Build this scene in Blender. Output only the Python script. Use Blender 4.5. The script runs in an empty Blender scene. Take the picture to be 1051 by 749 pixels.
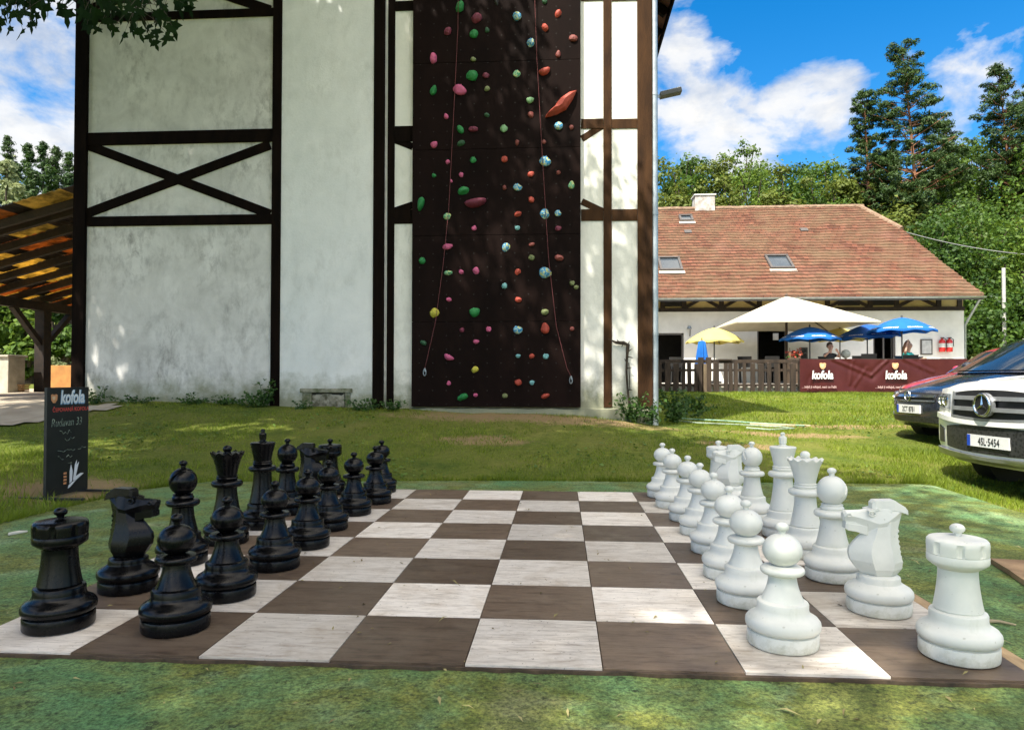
import bpy, bmesh, math, random
import numpy as np
from mathutils import Vector, Matrix
PI = math.pi
rnd = random.Random(7)
nr = np.random.default_rng(11)
sc = bpy.context.scene
col = sc.collection
S = 0.46                                   # side of one chess square, metres

# ------------------------------------------------------------------ camera
CAM = np.array([0.3221, -2.3691, 0.9532])
F, YAW, PITCH, ROLL = 727.376, -0.0691729, 0.0193477, 0.0014244
PW, PH = 1051.0, 749.0
_f = np.array([math.sin(YAW)*math.cos(PITCH), math.cos(YAW)*math.cos(PITCH), math.sin(PITCH)])
_r0 = np.array([math.cos(YAW), -math.sin(YAW), 0.0])
_u0 = np.cross(_r0, _f)
_r = math.cos(ROLL)*_r0 + math.sin(ROLL)*_u0
_u = -math.sin(ROLL)*_r0 + math.cos(ROLL)*_u0
def ray(px, py):
    return _f + _r*(px-PW/2)/F + _u*(PH/2-py)/F
def at(px, py, Y):                          # survey point on the vertical plane at depth Y
    d = ray(px, py); return CAM + d*((Y-CAM[1])/d[1])
def onz(px, py, z):                         # survey point on the level plane z
    d = ray(px, py); return CAM + d*((z-CAM[2])/d[2])
def X_(px, Y): return float(at(px, 388, Y)[0])
def Z_(py, Y, px=600): return float(at(px, py, Y)[2])
cd = bpy.data.cameras.new('camera'); cam = bpy.data.objects.new('camera', cd); col.objects.link(cam)
cd.sensor_fit = 'HORIZONTAL'; cd.sensor_width = 36; cd.lens = 36*F/PW
cd.clip_start = 0.05; cd.clip_end = 3000
m = Matrix.Identity(4)
for i in range(3):
    m[i][0], m[i][1], m[i][2], m[i][3] = _r[i], _u[i], -_f[i], CAM[i]
cam.matrix_world = m
sc.camera = cam

# ------------------------------------------------------------------ materials
def new_mat(name):
    mt = bpy.data.materials.new(name); mt.use_nodes = True
    nt = mt.node_tree; b = nt.nodes['Principled BSDF']
    return mt, nt, b
def N(nt, t, **kw):
    n = nt.nodes.new(t)
    for k, v in kw.items():
        if k in n.inputs: n.inputs[k].default_value = v
        else: setattr(n, k, v)
    return n
def ramp(nt, stops, src):
    r = nt.nodes.new('ShaderNodeValToRGB')
    el = r.color_ramp.elements
    while len(el) < len(stops): el.new(0.5)
    for e, (p, c) in zip(el, stops):
        e.position = p; e.color = (*c, 1) if len(c) == 3 else c
    nt.links.new(src, r.inputs[0]); return r.outputs[0]
def coords(nt, stretch=(1, 1, 1), kind='Object'):
    tc = nt.nodes.new('ShaderNodeTexCoord'); mp = nt.nodes.new('ShaderNodeMapping')
    mp.inputs['Scale'].default_value = stretch
    nt.links.new(tc.outputs[kind], mp.inputs[0]); return mp.outputs[0]
def noise(nt, vec, scale, detail=6, rough=0.6, dist=0.0):
    n = N(nt, 'ShaderNodeTexNoise'); n.inputs['Scale'].default_value = scale
    n.inputs['Detail'].default_value = detail; n.inputs['Roughness'].default_value = rough
    n.inputs['Distortion'].default_value = dist
    nt.links.new(vec, n.inputs['Vector']); return n.outputs['Fac']
def mix(nt, fac, a, b, mode='MIX'):
    n = nt.nodes.new('ShaderNodeMix'); n.data_type = 'RGBA'; n.blend_type = mode
    for v, i in ((fac, 0), (a, 6), (b, 7)):
        if hasattr(v, 'links'): nt.links.new(v, n.inputs[i])
        else: n.inputs[i].default_value = (*v, 1) if isinstance(v, tuple) and len(v) == 3 else v
    return n.outputs[2]
def math_(nt, op, a, b=None, c=None):
    n = nt.nodes.new('ShaderNodeMath'); n.operation = op
    for i, v in enumerate((a, b, c)):
        if v is None: continue
        if hasattr(v, 'links'): nt.links.new(v, n.inputs[i])
        else: n.inputs[i].default_value = v
    return n.outputs[0]
def bump(nt, b, src, strength, dist=0.01):
    n = N(nt, 'ShaderNodeBump'); n.inputs['Strength'].default_value = strength
    n.inputs['Distance'].default_value = dist
    nt.links.new(src, n.inputs['Height']); nt.links.new(n.outputs[0], b.inputs['Normal'])
def island(nt):
    g = nt.nodes.new('ShaderNodeNewGeometry'); return g.outputs['Random Per Island']
def M(name, c, c2=None, rough=0.7, scale=6, bmp=0.0, bscale=None, stretch=(1, 1, 1), metal=0, spec=0.5,
      lo=0.35, hi=0.65, coat=0, rand=0.0, bdist=0.01, detail=6):
    mt, nt, b = new_mat(name)
    b.inputs['Roughness'].default_value = rough; b.inputs['Metallic'].default_value = metal
    b.inputs['Specular IOR Level'].default_value = spec
    if coat: b.inputs['Coat Weight'].default_value = coat; b.inputs['Coat Roughness'].default_value = 0.04
    if c2 is None: c2 = tuple(x*0.82 for x in c)
    v = coords(nt, stretch); nf = noise(nt, v, scale, detail)
    out = ramp(nt, [(lo, c), (hi, c2)], nf)
    if rand:
        k = math_(nt, 'MULTIPLY_ADD', island(nt), 2*rand, 1-rand)
        hs = N(nt, 'ShaderNodeHueSaturation'); nt.links.new(k, hs.inputs['Value'])
        nt.links.new(out, hs.inputs['Color']); out = hs.outputs[0]
    nt.links.new(out, b.inputs['Base Color'])
    if bmp:
        bump(nt, b, noise(nt, v, bscale or scale*4, 8), bmp, bdist)
    return mt
def foliage(name, dark, light, trans=0.35, rough=0.55, yellow=None):
    mt, nt, b = new_mat(name)
    v = coords(nt); nf = noise(nt, v, 0.45, 3)
    f = math_(nt, 'MULTIPLY_ADD', island(nt), 0.6, math_(nt, 'MULTIPLY_ADD', nf, 0.9, -0.25))
    stops = [(0.05, dark), (0.85, light)]
    if yellow: stops.append((1.0, yellow))
    cc = ramp(nt, stops, f)
    nt.links.new(cc, b.inputs['Base Color']); b.inputs['Roughness'].default_value = rough
    b.inputs['Specular IOR Level'].default_value = 0.3
    t = N(nt, 'ShaderNodeBsdfTranslucent'); hs = N(nt, 'ShaderNodeHueSaturation')
    hs.inputs['Value'].default_value = 1.5; hs.inputs['Hue'].default_value = 0.485
    nt.links.new(cc, hs.inputs['Color']); nt.links.new(hs.outputs[0], t.inputs['Color'])
    mx = N(nt, 'ShaderNodeMixShader'); mx.inputs[0].default_value = trans
    nt.links.new(b.outputs[0], mx.inputs[1]); nt.links.new(t.outputs[0], mx.inputs[2])
    nt.links.new(mx.outputs[0], nt.nodes['Material Output'].inputs['Surface'])
    return mt

# ------------------------------------------------------------------ objects
def tag(o, label=None, cat=None, group=None, kind=None):
    if label: o['label'] = label
    if cat: o['category'] = cat
    if group: o['group'] = group
    if kind: o['kind'] = kind
    return o
def thing(name, label, cat, loc=(0, 0, 0), rz=0.0, group=None):
    o = bpy.data.objects.new(name, None); col.objects.link(o)
    o.empty_display_size = 0.1
    o.location = loc; o.rotation_euler = (0, 0, rz)
    return tag(o, label, cat, group)
def link_mesh(name, me, parent=None):
    o = bpy.data.objects.new(name, me); col.objects.link(o); o.parent = parent; return o
def copy_tree(o, parent=None):
    c = o.copy(); col.objects.link(c); c.parent = parent
    for ch in [x for x in bpy.data.objects if x.parent == o]:
        copy_tree(ch, c)
    return c
class MB:
    """collects shapes; build() links them as ONE mesh object"""
    def __init__(s): s.v = []; s.f = []; s.m = []
    def add(s, vs, fs, mi=0):
        o = len(s.v); s.v += [tuple(map(float, p)) for p in vs]
        s.f += [tuple(i+o for i in f) for f in fs]; s.m += [mi]*len(fs); return s
    def box(s, a, b, mi=0):
        (x0, y0, z0), (x1, y1, z1) = a, b
        vs = [(x0,y0,z0),(x1,y0,z0),(x1,y1,z0),(x0,y1,z0),(x0,y0,z1),(x1,y0,z1),(x1,y1,z1),(x0,y1,z1)]
        return s.add(vs, [(0,3,2,1),(4,5,6,7),(0,1,5,4),(1,2,6,5),(2,3,7,6),(3,0,4,7)], mi)
    def bar(s, p, q, w, h, up=(0, 0, 1), mi=0):          # rectangular bar between two points
        p, q, up = Vector(p), Vector(q), Vector(up)
        d = (q-p).normalized(); a = d.cross(up).normalized()*w/2; b = a.cross(d).normalized()*h/2
        vs = [p-a-b, p+a-b, p+a+b, p-a+b, q-a-b, q+a-b, q+a+b, q-a+b]
        return s.add(vs, [(0,3,2,1),(4,5,6,7),(0,1,5,4),(1,2,6,5),(2,3,7,6),(3,0,4,7)], mi)
    def prism(s, poly, ax, h0, h1, mi=0):                # polygon in 2D extruded along axis ax
        def P(u, w, h): return {'x': (h, u, w), 'y': (u, h, w), 'z': (u, w, h)}[ax]
        n = len(poly); vs = [P(u, w, h0) for u, w in poly]+[P(u, w, h1) for u, w in poly]
        fs = [tuple(range(n))[::-1], tuple(range(n, 2*n))]+[(i, (i+1) % n, n+(i+1) % n, n+i) for i in range(n)]
        return s.add(vs, fs, mi)
    def tube(s, pts, r, n=8, mi=0, cap=True):
        pts = [Vector(p) for p in pts]; k = len(pts)
        rs = r if isinstance(r, (list, tuple)) else [r]*k
        vs, fs = [], []; ref = None
        for i, p in enumerate(pts):
            d = (pts[min(i+1, k-1)]-pts[max(i-1, 0)]).normalized()
            if ref is None: ref = Vector((0, 0, 1)) if abs(d.z) < 0.9 else Vector((1, 0, 0))
            a = d.cross(ref).normalized(); b = a.cross(d); ref = b
            vs += [p+rs[i]*(a*math.cos(2*PI*j/n)+b*math.sin(2*PI*j/n)) for j in range(n)]
        for i in range(k-1):
            for j in range(n):
                fs.append((i*n+j, i*n+(j+1) % n, (i+1)*n+(j+1) % n, (i+1)*n+j))
        if cap: fs += [tuple(range(n)), tuple(range((k-1)*n, k*n))[::-1]]
        return s.add(vs, fs, mi)
    def lathe(s, prof, n=32, c=(0, 0, 0), mi=0, disp=None):
        vs, fs = [], []; k = len(prof)
        for r, z in prof:
            for j in range(n):
                t = 2*PI*j/n; rr, zz = (r, z) if disp is None else disp(r, z, t)
                vs.append((c[0]+rr*math.cos(t), c[1]+rr*math.sin(t), c[2]+zz))
        for i in range(k-1):
            for j in range(n):
                fs.append((i*n+j, i*n+(j+1) % n, (i+1)*n+(j+1) % n, (i+1)*n+j))
        fs += [tuple(range(n))[::-1], tuple(range((k-1)*n, k*n))]
        return s.add(vs, fs, mi)
    def loft(s, rings, mi=0, cap=True):
        n = len(rings[0]); vs = [p for r in rings for p in r]; fs = []
        for i in range(len(rings)-1):
            for j in range(n):
                fs.append((i*n+j, i*n+(j+1) % n, (i+1)*n+(j+1) % n, (i+1)*n+j))
        if cap: fs += [tuple(range(n))[::-1], tuple(range((len(rings)-1)*n, len(rings)*n))]
        return s.add(vs, fs, mi)
    def grid(s, P, mi=0):                                # P[i][j] -> points
        a, b = len(P), len(P[0])
        return s.add([p for r in P for p in r],
                     [(i*b+j, (i+1)*b+j, (i+1)*b+j+1, i*b+j+1) for i in range(a-1) for j in range(b-1)], mi)
    def build(s, name, mats, parent=None, smooth=None, off=None, bevel=0):
        me = bpy.data.meshes.new(name)
        off = Vector(off) if off is not None else Vector((0, 0, 0))
        me.from_pydata([tuple(Vector(v)-off) for v in s.v], [], s.f)
        mats = mats if isinstance(mats, (list, tuple)) else [mats]
        for x in mats: me.materials.append(x)
        me.polygons.foreach_set('material_index', s.m)
        bm = bmesh.new(); bm.from_mesh(me)
        bmesh.ops.recalc_face_normals(bm, faces=bm.faces)
        if bevel:
            bmesh.ops.bevel(bm, geom=[e for e in bm.edges if e.calc_face_angle(0) > 0.5], offset=bevel,
                            segments=2, profile=0.6, affect='EDGES', clamp_overlap=True)
        bm.to_mesh(me); bm.free()
        if smooth:
            me.polygons.foreach_set('use_smooth', [True]*len(me.polygons))
            me.set_sharp_from_angle(angle=math.radians(smooth))
        me.update()
        return link_mesh(name, me, parent)
def np_mesh(name, V, Fc, mats, parent=None, smooth=False):
    """fast mesh from arrays: V (n,3), Fc (m,k)"""
    me = bpy.data.meshes.new(name); V = np.asarray(V, np.float32); Fc = np.asarray(Fc, np.int32)
    me.vertices.add(len(V)); me.vertices.foreach_set('co', V.ravel())
    k = Fc.shape[1]; me.loops.add(Fc.size); me.loops.foreach_set('vertex_index', Fc.ravel())
    me.polygons.add(len(Fc)); me.polygons.foreach_set('loop_start', np.arange(len(Fc), dtype=np.int32)*k)
    me.polygons.foreach_set('loop_total', np.full(len(Fc), k, np.int32))
    for x in (mats if isinstance(mats, (list, tuple)) else [mats]): me.materials.append(x)
    if smooth: me.polygons.foreach_set('use_smooth', np.ones(len(Fc), bool))
    me.update(calc_edges=True); me.validate()
    return link_mesh(name, me, parent)
def leaves(C, Nrm, size, aspect=0.6, rng=nr):
    """one small four-cornered leaf per centre"""
    n = len(C); a = rng.normal(size=(n, 3)); a -= (a*Nrm).sum(1, keepdims=True)*Nrm
    a /= np.linalg.norm(a, axis=1, keepdims=True)+1e-9; b = np.cross(Nrm, a)
    sz = (np.asarray(size)*rng.uniform(0.6, 1.3, n))[:, None]; fold = Nrm*sz*0.12
    V = np.stack([C-a*sz*0.5, C+b*sz*0.5*aspect+fold-a*sz*0.08, C+a*sz*0.5, C-b*sz*0.5*aspect+fold-a*sz*0.08], 1).reshape(-1, 3)
    return V, np.arange(4*n).reshape(n, 4)
def unit(v): return v/(np.linalg.norm(v, axis=-1, keepdims=True)+1e-9)
def crown_pts(centres, radii, n, rng=nr, up=0.5, shell=0.55, flat=0.8):
    centres = np.asarray(centres, float); radii = np.asarray(radii, float)
    w = radii**2; k = rng.choice(len(centres), n, p=w/w.sum())
    d = unit(rng.normal(size=(n, 3))); rr = (shell+(1-shell)*rng.random(n)**0.7)[:, None]
    C = centres[k]+d*rr*radii[k][:, None]*np.array([1, 1, flat])
    Nr = unit(d*0.7+np.array([0, 0, up])+rng.normal(size=(n, 3))*0.45)
    return C, Nr
def text_obj(s, size, mat, parent, origin, right, up, name='lettering', shear=0.0, offset=0.0, sx=1.0, depth=0.002, align='CENTER'):
    cu = bpy.data.curves.new(name, 'FONT'); cu.body = s; cu.size = size; cu.shear = shear; cu.offset = offset*size
    cu.extrude = depth; cu.align_x = align; cu.align_y = 'CENTER'; cu.resolution_u = 3
    t = bpy.data.objects.new(name, cu); col.objects.link(t)
    dg = bpy.context.evaluated_depsgraph_get(); me = bpy.data.meshes.new_from_object(t.evaluated_get(dg))
    bpy.data.objects.remove(t); bpy.data.curves.remove(cu)
    R, U = Vector(right).normalized(), Vector(up).normalized(); Nn = R.cross(U)
    O = Vector(origin)
    for v in me.vertices: v.co = O+R*(v.co.x*sx)+U*v.co.y+Nn*v.co.z
    me.materials.clear(); me.materials.append(mat)
    return link_mesh(name, me, parent)

# ------------------------------------------------------------------ terrain height
_cp = np.array([(-7.3,8.3,.58),(-5.5,8.3,.58),(-4,8.3,.54),(-2.4,8.3,.50),(-1,8.3,.45),(.6,8.3,.40),(1.7,8.3,.27),
 (-3.4,1,-.05),(-3.6,3,-.03),(-3,4.3,-.035),(0,4.5,-.035),(2,4.5,-.04),(3.75,4.5,-.05),(3.8,2,-.06),(3.9,0,-.08),(3.9,-3,-.1),
 (4.6,4.5,-.15),(5.8,4.5,-.15),(8,4.5,-.12),(5.5,7.6,.10),(8,7.6,.12),(7,11,.27),(9,11,.3),(4,10,.2),(3,13,.32),(8,16,.42),
 (0,20.3,.53),(6,20.3,.53),(12,20.3,.53),(18,20,.55),(-6.5,6.3,.30),(-8,8,.53),(-9,12,.58),(-12,14,.6),(-14,8,.6),(-10,4,.22),
 (-8,0,0),(-8,-6,0),(-3,-5,-.06),(0,-8,-.1),(8,-6,-.15),(10,0,-.12),(20,28,.6),(0,28,.6),(-15,25,.7),(34,10,.3),(-25,0,.4),
 (-25,-20,.2),(25,-20,-.1),(-3,-14,-.1),(34,30,.8),(-28,30,.9),(1,8.8,.3),(-2,14,.45),(-2,18,.5)], float)
def _tps(d): return np.where(d > 0, d*d*np.log(d+1e-9), 0)
_n = len(_cp); _K = np.zeros((_n+3, _n+3))
_K[:_n, :_n] = _tps(np.linalg.norm(_cp[:, None, :2]-_cp[None, :, :2], axis=-1))+np.eye(_n)*0.02
_K[:_n, _n] = 1; _K[:_n, _n+1:] = _cp[:, :2]; _K[_n:, :_n] = _K[:_n, _n:].T
_w = np.linalg.solve(_K, np.concatenate([_cp[:, 2], [0, 0, 0]]))
TERR = [(-3.42, -12.0), (-3.42, 2.1), (-3.33, 3.6), (-2.98, 4.10), (-0.4, 4.38), (2.0, 4.45), (3.74, 4.48), (3.68, 2.9), (3.7, -12.0)]
def inside(x, y, poly, grow=0.0):
    cx = sum(p[0] for p in poly)/len(poly); x = np.asarray(x, float); y = np.asarray(y, float)
    res = np.zeros(x.shape, bool); n = len(poly)
    for i in range(n):
        (x0, y0), (x1, y1) = poly[i], poly[(i+1) % n]
        c = (y0 > y) != (y1 > y)
        with np.errstate(divide='ignore', invalid='ignore'):
            xi = (x1-x0)*(y-y0)/(y1-y0+1e-12)+x0
        res ^= c & (x < xi)
    return res
def smooth01(a): a = np.clip(a, 0, 1); return a*a*(3-2*a)
def hz(x, y):
    x = np.asarray(x, float); y = np.asarray(y, float)
    xc = np.clip(x, -28, 34); yc = np.clip(y, -20, 30)
    d = np.sqrt((xc[..., None]-_cp[:, 0])**2+(yc[..., None]-_cp[:, 1])**2)
    z = _tps(d)@_w[:_n]+_w[_n]+_w[_n+1]*xc+_w[_n+2]*yc
    z = np.clip(z, -0.2, 1.2)
    hill = smooth01((y-36)/90)*13*(0.55+0.45*smooth01((x+5)/40))+smooth01((-x-22)/90)*11*smooth01((y+10)/30)
    hill += smooth01((x-40)/120)*8
    lump = 0.012*np.sin(3.1*x+1.7*y)*np.sin(2.3*y-1.1*x)
    return z+hill+lump
def H(x, y): return float(hz(np.array([x]), np.array([y]))[0])
# ------------------------------------------------------------------ light, sky, render settings
SUN_EL, SUN_AZ = math.radians(54), math.radians(211)      # azimuth clockwise from +Y
sv = Vector((math.sin(SUN_AZ)*math.cos(SUN_EL), math.cos(SUN_AZ)*math.cos(SUN_EL), math.sin(SUN_EL)))
sl = bpy.data.lights.new('sun', 'SUN'); sl.energy = 3.3; sl.angle = math.radians(0.53); sl.color = (1.0, 0.94, 0.84)
so = bpy.data.objects.new('sun', sl); col.objects.link(so)
so.rotation_euler = sv.to_track_quat('Z', 'Y').to_euler(); so.location = sv*60
wd = bpy.data.worlds.new('World'); sc.world = wd; wd.use_nodes = True
nt = wd.node_tree; bg = nt.nodes['Background']
sky = N(nt, 'ShaderNodeTexSky'); sky.sky_type = 'NISHITA'; sky.sun_disc = False
sky.sun_elevation = SUN_EL; sky.sun_rotation = SUN_AZ; sky.air_density = 1.0; sky.dust_density = 0.6; sky.ozone_density = 2.2
hs = N(nt, 'ShaderNodeHueSaturation'); hs.inputs['Saturation'].default_value = 1.48; hs.inputs['Value'].default_value = 0.62
nt.links.new(sky.outputs[0], hs.inputs['Color'])
tc = nt.nodes.new('ShaderNodeTexCoord'); gen = tc.outputs['Generated']
sep = nt.nodes.new('ShaderNodeSeparateXYZ'); nt.links.new(gen, sep.inputs[0])
# clouds live on a layer overhead: direction divided by its height
zc = math_(nt, 'ADD', math_(nt, 'MAXIMUM', sep.outputs[2], 0.0), 0.22)
cmb = nt.nodes.new('ShaderNodeCombineXYZ')
nt.links.new(math_(nt, 'DIVIDE', sep.outputs[0], zc), cmb.inputs[0]); nt.links.new(math_(nt, 'DIVIDE', sep.outputs[1], zc), cmb.inputs[1])
n1 = noise(nt, cmb.outputs[0], 2.1, 10, 0.58, 0.35)
mp = nt.nodes.new('ShaderNodeMapping'); mp.inputs['Scale'].default_value = (1, 1, 1.7); nt.links.new(gen, mp.inputs[0])
n2 = noise(nt, mp.outputs[0], 7.0, 12, 0.58, 0.2)
dens = math_(nt, 'MULTIPLY_ADD', n1, 0.45, math_(nt, 'MULTIPLY', n2, 2.3))
def blob(px, py, rad, amp):
    global dens
    d = unit(ray(px, py)); vm = nt.nodes.new('ShaderNodeVectorMath'); vm.operation = 'DISTANCE'
    nt.links.new(gen, vm.inputs[0]); vm.inputs[1].default_value = tuple(d)
    g = math_(nt, 'SUBTRACT', 1.0, math_(nt, 'DIVIDE', vm.outputs['Value'], rad)); g = math_(nt, 'MAXIMUM', g, 0.0)
    g = math_(nt, 'MULTIPLY', math_(nt, 'POWER', g, 0.6), amp); dens = math_(nt, 'ADD', dens, g)
for b_ in ((690, 110, 0.10, 0.24), (700, 60, 0.06, 0.14), (760, 130, 0.075, 0.2), (745, 165, 0.10, 0.2), (800, 150, 0.085, 0.2), (835, 105, 0.065, 0.2), (860, 95, 0.04, 0.1), (855, 150, 0.06, 0.12), (1000, 85, 0.075, 0.17),
           (1045, 60, 0.07, 0.15), (965, 45, 0.045, 0.12), (1005, 12, 0.03, 0.1), (1040, 120, 0.08, 0.16), (960, 110, 0.05, 0.1), (30, 90, 0.22, 0.26), (-150, 60, 0.35, 0.24), (300, 100, 0.3, 0.12),
           (870, 40, 0.05, -0.1), (790, 30, 0.1, -0.16), (900, 60, 0.08, -0.1), (660, 5, 0.06, 0.1)):
    blob(*b_)
# extra clouds added behind the camera, out of view, as fill light
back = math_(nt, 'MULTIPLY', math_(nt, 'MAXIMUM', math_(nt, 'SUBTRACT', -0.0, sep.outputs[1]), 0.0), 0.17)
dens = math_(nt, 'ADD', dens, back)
top_fill = math_(nt, 'MULTIPLY', math_(nt, 'MINIMUM', math_(nt, 'MAXIMUM', math_(nt, 'SUBTRACT', sep.outputs[2], 0.52), 0.0), 0.2), 2.2)  # unseen overhead cloud, added for neutral fill light
dens = math_(nt, 'ADD', dens, top_fill)
dens = math_(nt, 'SUBTRACT', dens, 1.47)
cf = ramp(nt, [(0.05, (0, 0, 0)), (0.18, (0.34,)*3), (0.36, (0.84,)*3), (0.6, (0.98,)*3)], dens)
n3 = noise(nt, mp.outputs[0], 9, 8, 0.6)
cc = ramp(nt, [(0.32, (1.6, 1.8, 2.15)), (0.56, (2.9, 2.85, 2.75))], n3)
# gain on the unseen clouds behind and overhead, added to fill the shade
fill_gain = math_(nt, 'MULTIPLY_ADD', math_(nt, 'MAXIMUM', math_(nt, 'MULTIPLY', sep.outputs[1], -1.0), 0.0), 4.5, math_(nt, 'MULTIPLY_ADD', math_(nt, 'MAXIMUM', math_(nt, 'SUBTRACT', sep.outputs[2], 0.5), 0.0), 3.4, 1.0))
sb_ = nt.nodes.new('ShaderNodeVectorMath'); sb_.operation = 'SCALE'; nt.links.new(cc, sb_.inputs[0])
gm = math_(nt, 'SUBTRACT', fill_gain, 1.0); wc = nt.nodes.new('ShaderNodeCombineXYZ')
for i_, k_ in enumerate((1.16, 1.0, 0.76)): nt.links.new(math_(nt, 'MULTIPLY_ADD', gm, k_, 1.0), wc.inputs[i_])  # the added fill is tinted warm against the blue shade
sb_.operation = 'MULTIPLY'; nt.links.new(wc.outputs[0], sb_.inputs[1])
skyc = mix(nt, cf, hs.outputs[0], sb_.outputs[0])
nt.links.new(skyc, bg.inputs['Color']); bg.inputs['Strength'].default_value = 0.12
sc.view_settings.view_transform = 'Standard'; sc.view_settings.look = 'None'
sc.view_settings.exposure = 1.6; sc.view_settings.gamma = 1.0; sc.view_settings.use_curve_mapping = False
sc.render.engine = 'CYCLES'
cy = sc.cycles; cy.max_bounces = 7; cy.diffuse_bounces = 4; cy.glossy_bounces = 3; cy.transmission_bounces = 5
cy.transparent_max_bounces = 6; cy.caustics_reflective = False; cy.caustics_refractive = False
cy.use_denoising = True; cy.use_adaptive_sampling = True; cy.adaptive_threshold = 0.015; cy.sample_clamp_indirect = 6

# ------------------------------------------------------------------ ground
def lin(a, b, n): return np.linspace(a, b, n, endpoint=False)
gx = np.concatenate([[-900, -500, -300, -200, -150], lin(-120, -30, 15), lin(-30, -13, 14), lin(-13, 14, 108), lin(14, 40, 22), lin(40, 140, 14), [150, 200, 300, 500, 900]])
gy = np.concatenate([[-900, -400, -150, -80, -40], lin(-25, -4, 14), lin(-4, 24, 112), lin(24, 50, 26), lin(50, 140, 16), [150, 200, 300, 500, 1000]])
GX, GY = np.meshgrid(gx, gy, indexing='ij')
GZ = hz(GX, GY); ins = inside(GX, GY, TERR)
GZ = np.where(ins, np.minimum(GZ, -0.09), GZ)
near = (GX > -13) & (GX < 14) & (GY > 4.4) & (GY < 24)
GZ = GZ + np.where(near & ~ins, 0.012*np.sin(GX*7.3+GY*3.1)*np.sin(GY*6.1-GX*2.2), 0)
nx, ny = GX.shape; I = np.arange(nx*ny).reshape(nx, ny)
Q = np.stack([I[:-1, :-1], I[1:, :-1], I[1:, 1:], I[:-1, 1:]], -1).reshape(-1, 4)
mt, gnt, gb = new_mat('lawn_soil')
v = coords(gnt); gb.inputs['Roughness'].default_value = 0.95; gb.inputs['Specular IOR Level'].default_value = 0.1
c1 = ramp(gnt, [(0.35, (0.08, 0.12, 0.018)), (0.5, (0.16, 0.18, 0.032)), (0.68, (0.23, 0.21, 0.06))], noise(gnt, v, 0.9, 8, 0.65))
c2 = ramp(gnt, [(0.35, (0.02, 0.035, 0.008)), (0.7, (0.12, 0.15, 0.03))], noise(gnt, v, 14, 6, 0.7))
cg = mix(gnt, 0.45, c1, c2)
def bald(x, y, r, st):
    global cg
    mp_ = gnt.nodes.new('ShaderNodeMapping'); mp_.vector_type = 'POINT'; mp_.inputs['Location'].default_value = (-x*st[0], -y*st[1], 0); mp_.inputs['Scale'].default_value = (*st, 0); gnt.links.new(v, mp_.inputs[0])
    ln = gnt.nodes.new('ShaderNodeVectorMath'); ln.operation = 'LENGTH'; gnt.links.new(mp_.outputs[0], ln.inputs[0])
    f_ = math_(gnt, 'SUBTRACT', math_(gnt, 'MULTIPLY_ADD', noise(gnt, v, 4, 8, 0.75), 1.6, 0.3), ln.outputs['Value'])
    cg = mix(gnt, ramp(gnt, [(0.1, (0, 0, 0)), (0.5, (0.9,)*3)], f_), cg, (0.27, 0.19, 0.10))
bald(-0.1, 7.75, 1, (0.42, 1.7)); bald(-3.95, 3.5, 1, (1.3, 1.6)); bald(5.2, 9.4, 1, (0.5, 2.6)); bald(3.5, 8.0, 1, (0.8, 3.0)); bald(-0.6, 6.2, 1, (1.5, 3.0)); bald(2.6, 6.6, 1, (1.5, 3.5))
gnt.links.new(cg, gb.inputs['Base Color']); bump(gnt, gb, noise(gnt, v, 30, 6), 0.8, 0.03)
ground = np_mesh('ground', np.stack([GX, GY, GZ], -1).reshape(-1, 3), Q, mt, smooth=True); tag(ground, kind='structure')

# terrace: one painted slab
mt, tn, tb = new_mat('terrace_paint'); v = coords(tn)
tb.inputs['Roughness'].default_value = 0.8; tb.inputs['Specular IOR Level'].default_value = 0.25
paint = ramp(tn, [(0.3, (0.065, 0.155, 0.058)), (0.5, (0.135, 0.265, 0.115)), (0.64, (0.28, 0.43, 0.26))], noise(tn, v, 1.3, 9, 0.62, 0.6))
moss = ramp(tn, [(0.3, (0.05, 0.08, 0.010)), (0.7, (0.21, 0.22, 0.05))], noise(tn, v, 9, 8, 0.7))
mfac = ramp(tn, [(0.37, (0, 0, 0)), (0.56, (0.95,)*3)], noise(tn, v, 1.25, 10, 0.72, 0.4))
bare = ramp(tn, [(0.60, (0, 0, 0)), (0.72, (0.75,)*3)], noise(tn, coords(tn, (0.6, 1.5, 1)), 1.1, 8, 0.6, 0.3))
cc_ = mix(tn, mfac, paint, moss); cc_ = mix(tn, bare, cc_, (0.27, 0.27, 0.16))
spk = ramp(tn, [(0.555, (0, 0, 0)), (0.62, (0.85,)*3)], noise(tn, v, 20, 8, 0.8))
cc_ = mix(tn, spk, cc_, (0.035, 0.045, 0.018))
spk2 = ramp(tn, [(0.66, (0, 0, 0)), (0.74, (0.5,)*3)], noise(tn, v, 55, 3, 0.6))
cc_ = mix(tn, spk2, cc_, (0.36, 0.42, 0.28))
fine = ramp(tn, [(0.38, (0.28, 0.28, 0.26)), (0.48, (0.85, 0.85, 0.85)), (0.62, (1.7, 1.65, 1.5))], noise(tn, v, 62, 5, 0.85))
cc_ = mix(tn, 0.85, cc_, fine, 'MULTIPLY')
crk = N(tn, 'ShaderNodeTexVoronoi'); crk.feature = 'DISTANCE_TO_EDGE'; crk.inputs['Scale'].default_value = 0.8
wob = nt.nodes.new('ShaderNodeVectorMath') if False else tn.nodes.new('ShaderNodeVectorMath'); wob.operation = 'ADD'; tn.links.new(v, wob.inputs[0])
nzc = N(tn, 'ShaderNodeTexNoise'); nzc.inputs['Scale'].default_value = 2.5; nzc.inputs['Detail'].default_value = 6; tn.links.new(v, nzc.inputs['Vector']); tn.links.new(nzc.outputs['Color'], wob.inputs[1]); tn.links.new(wob.outputs[0], crk.inputs['Vector'])
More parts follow.
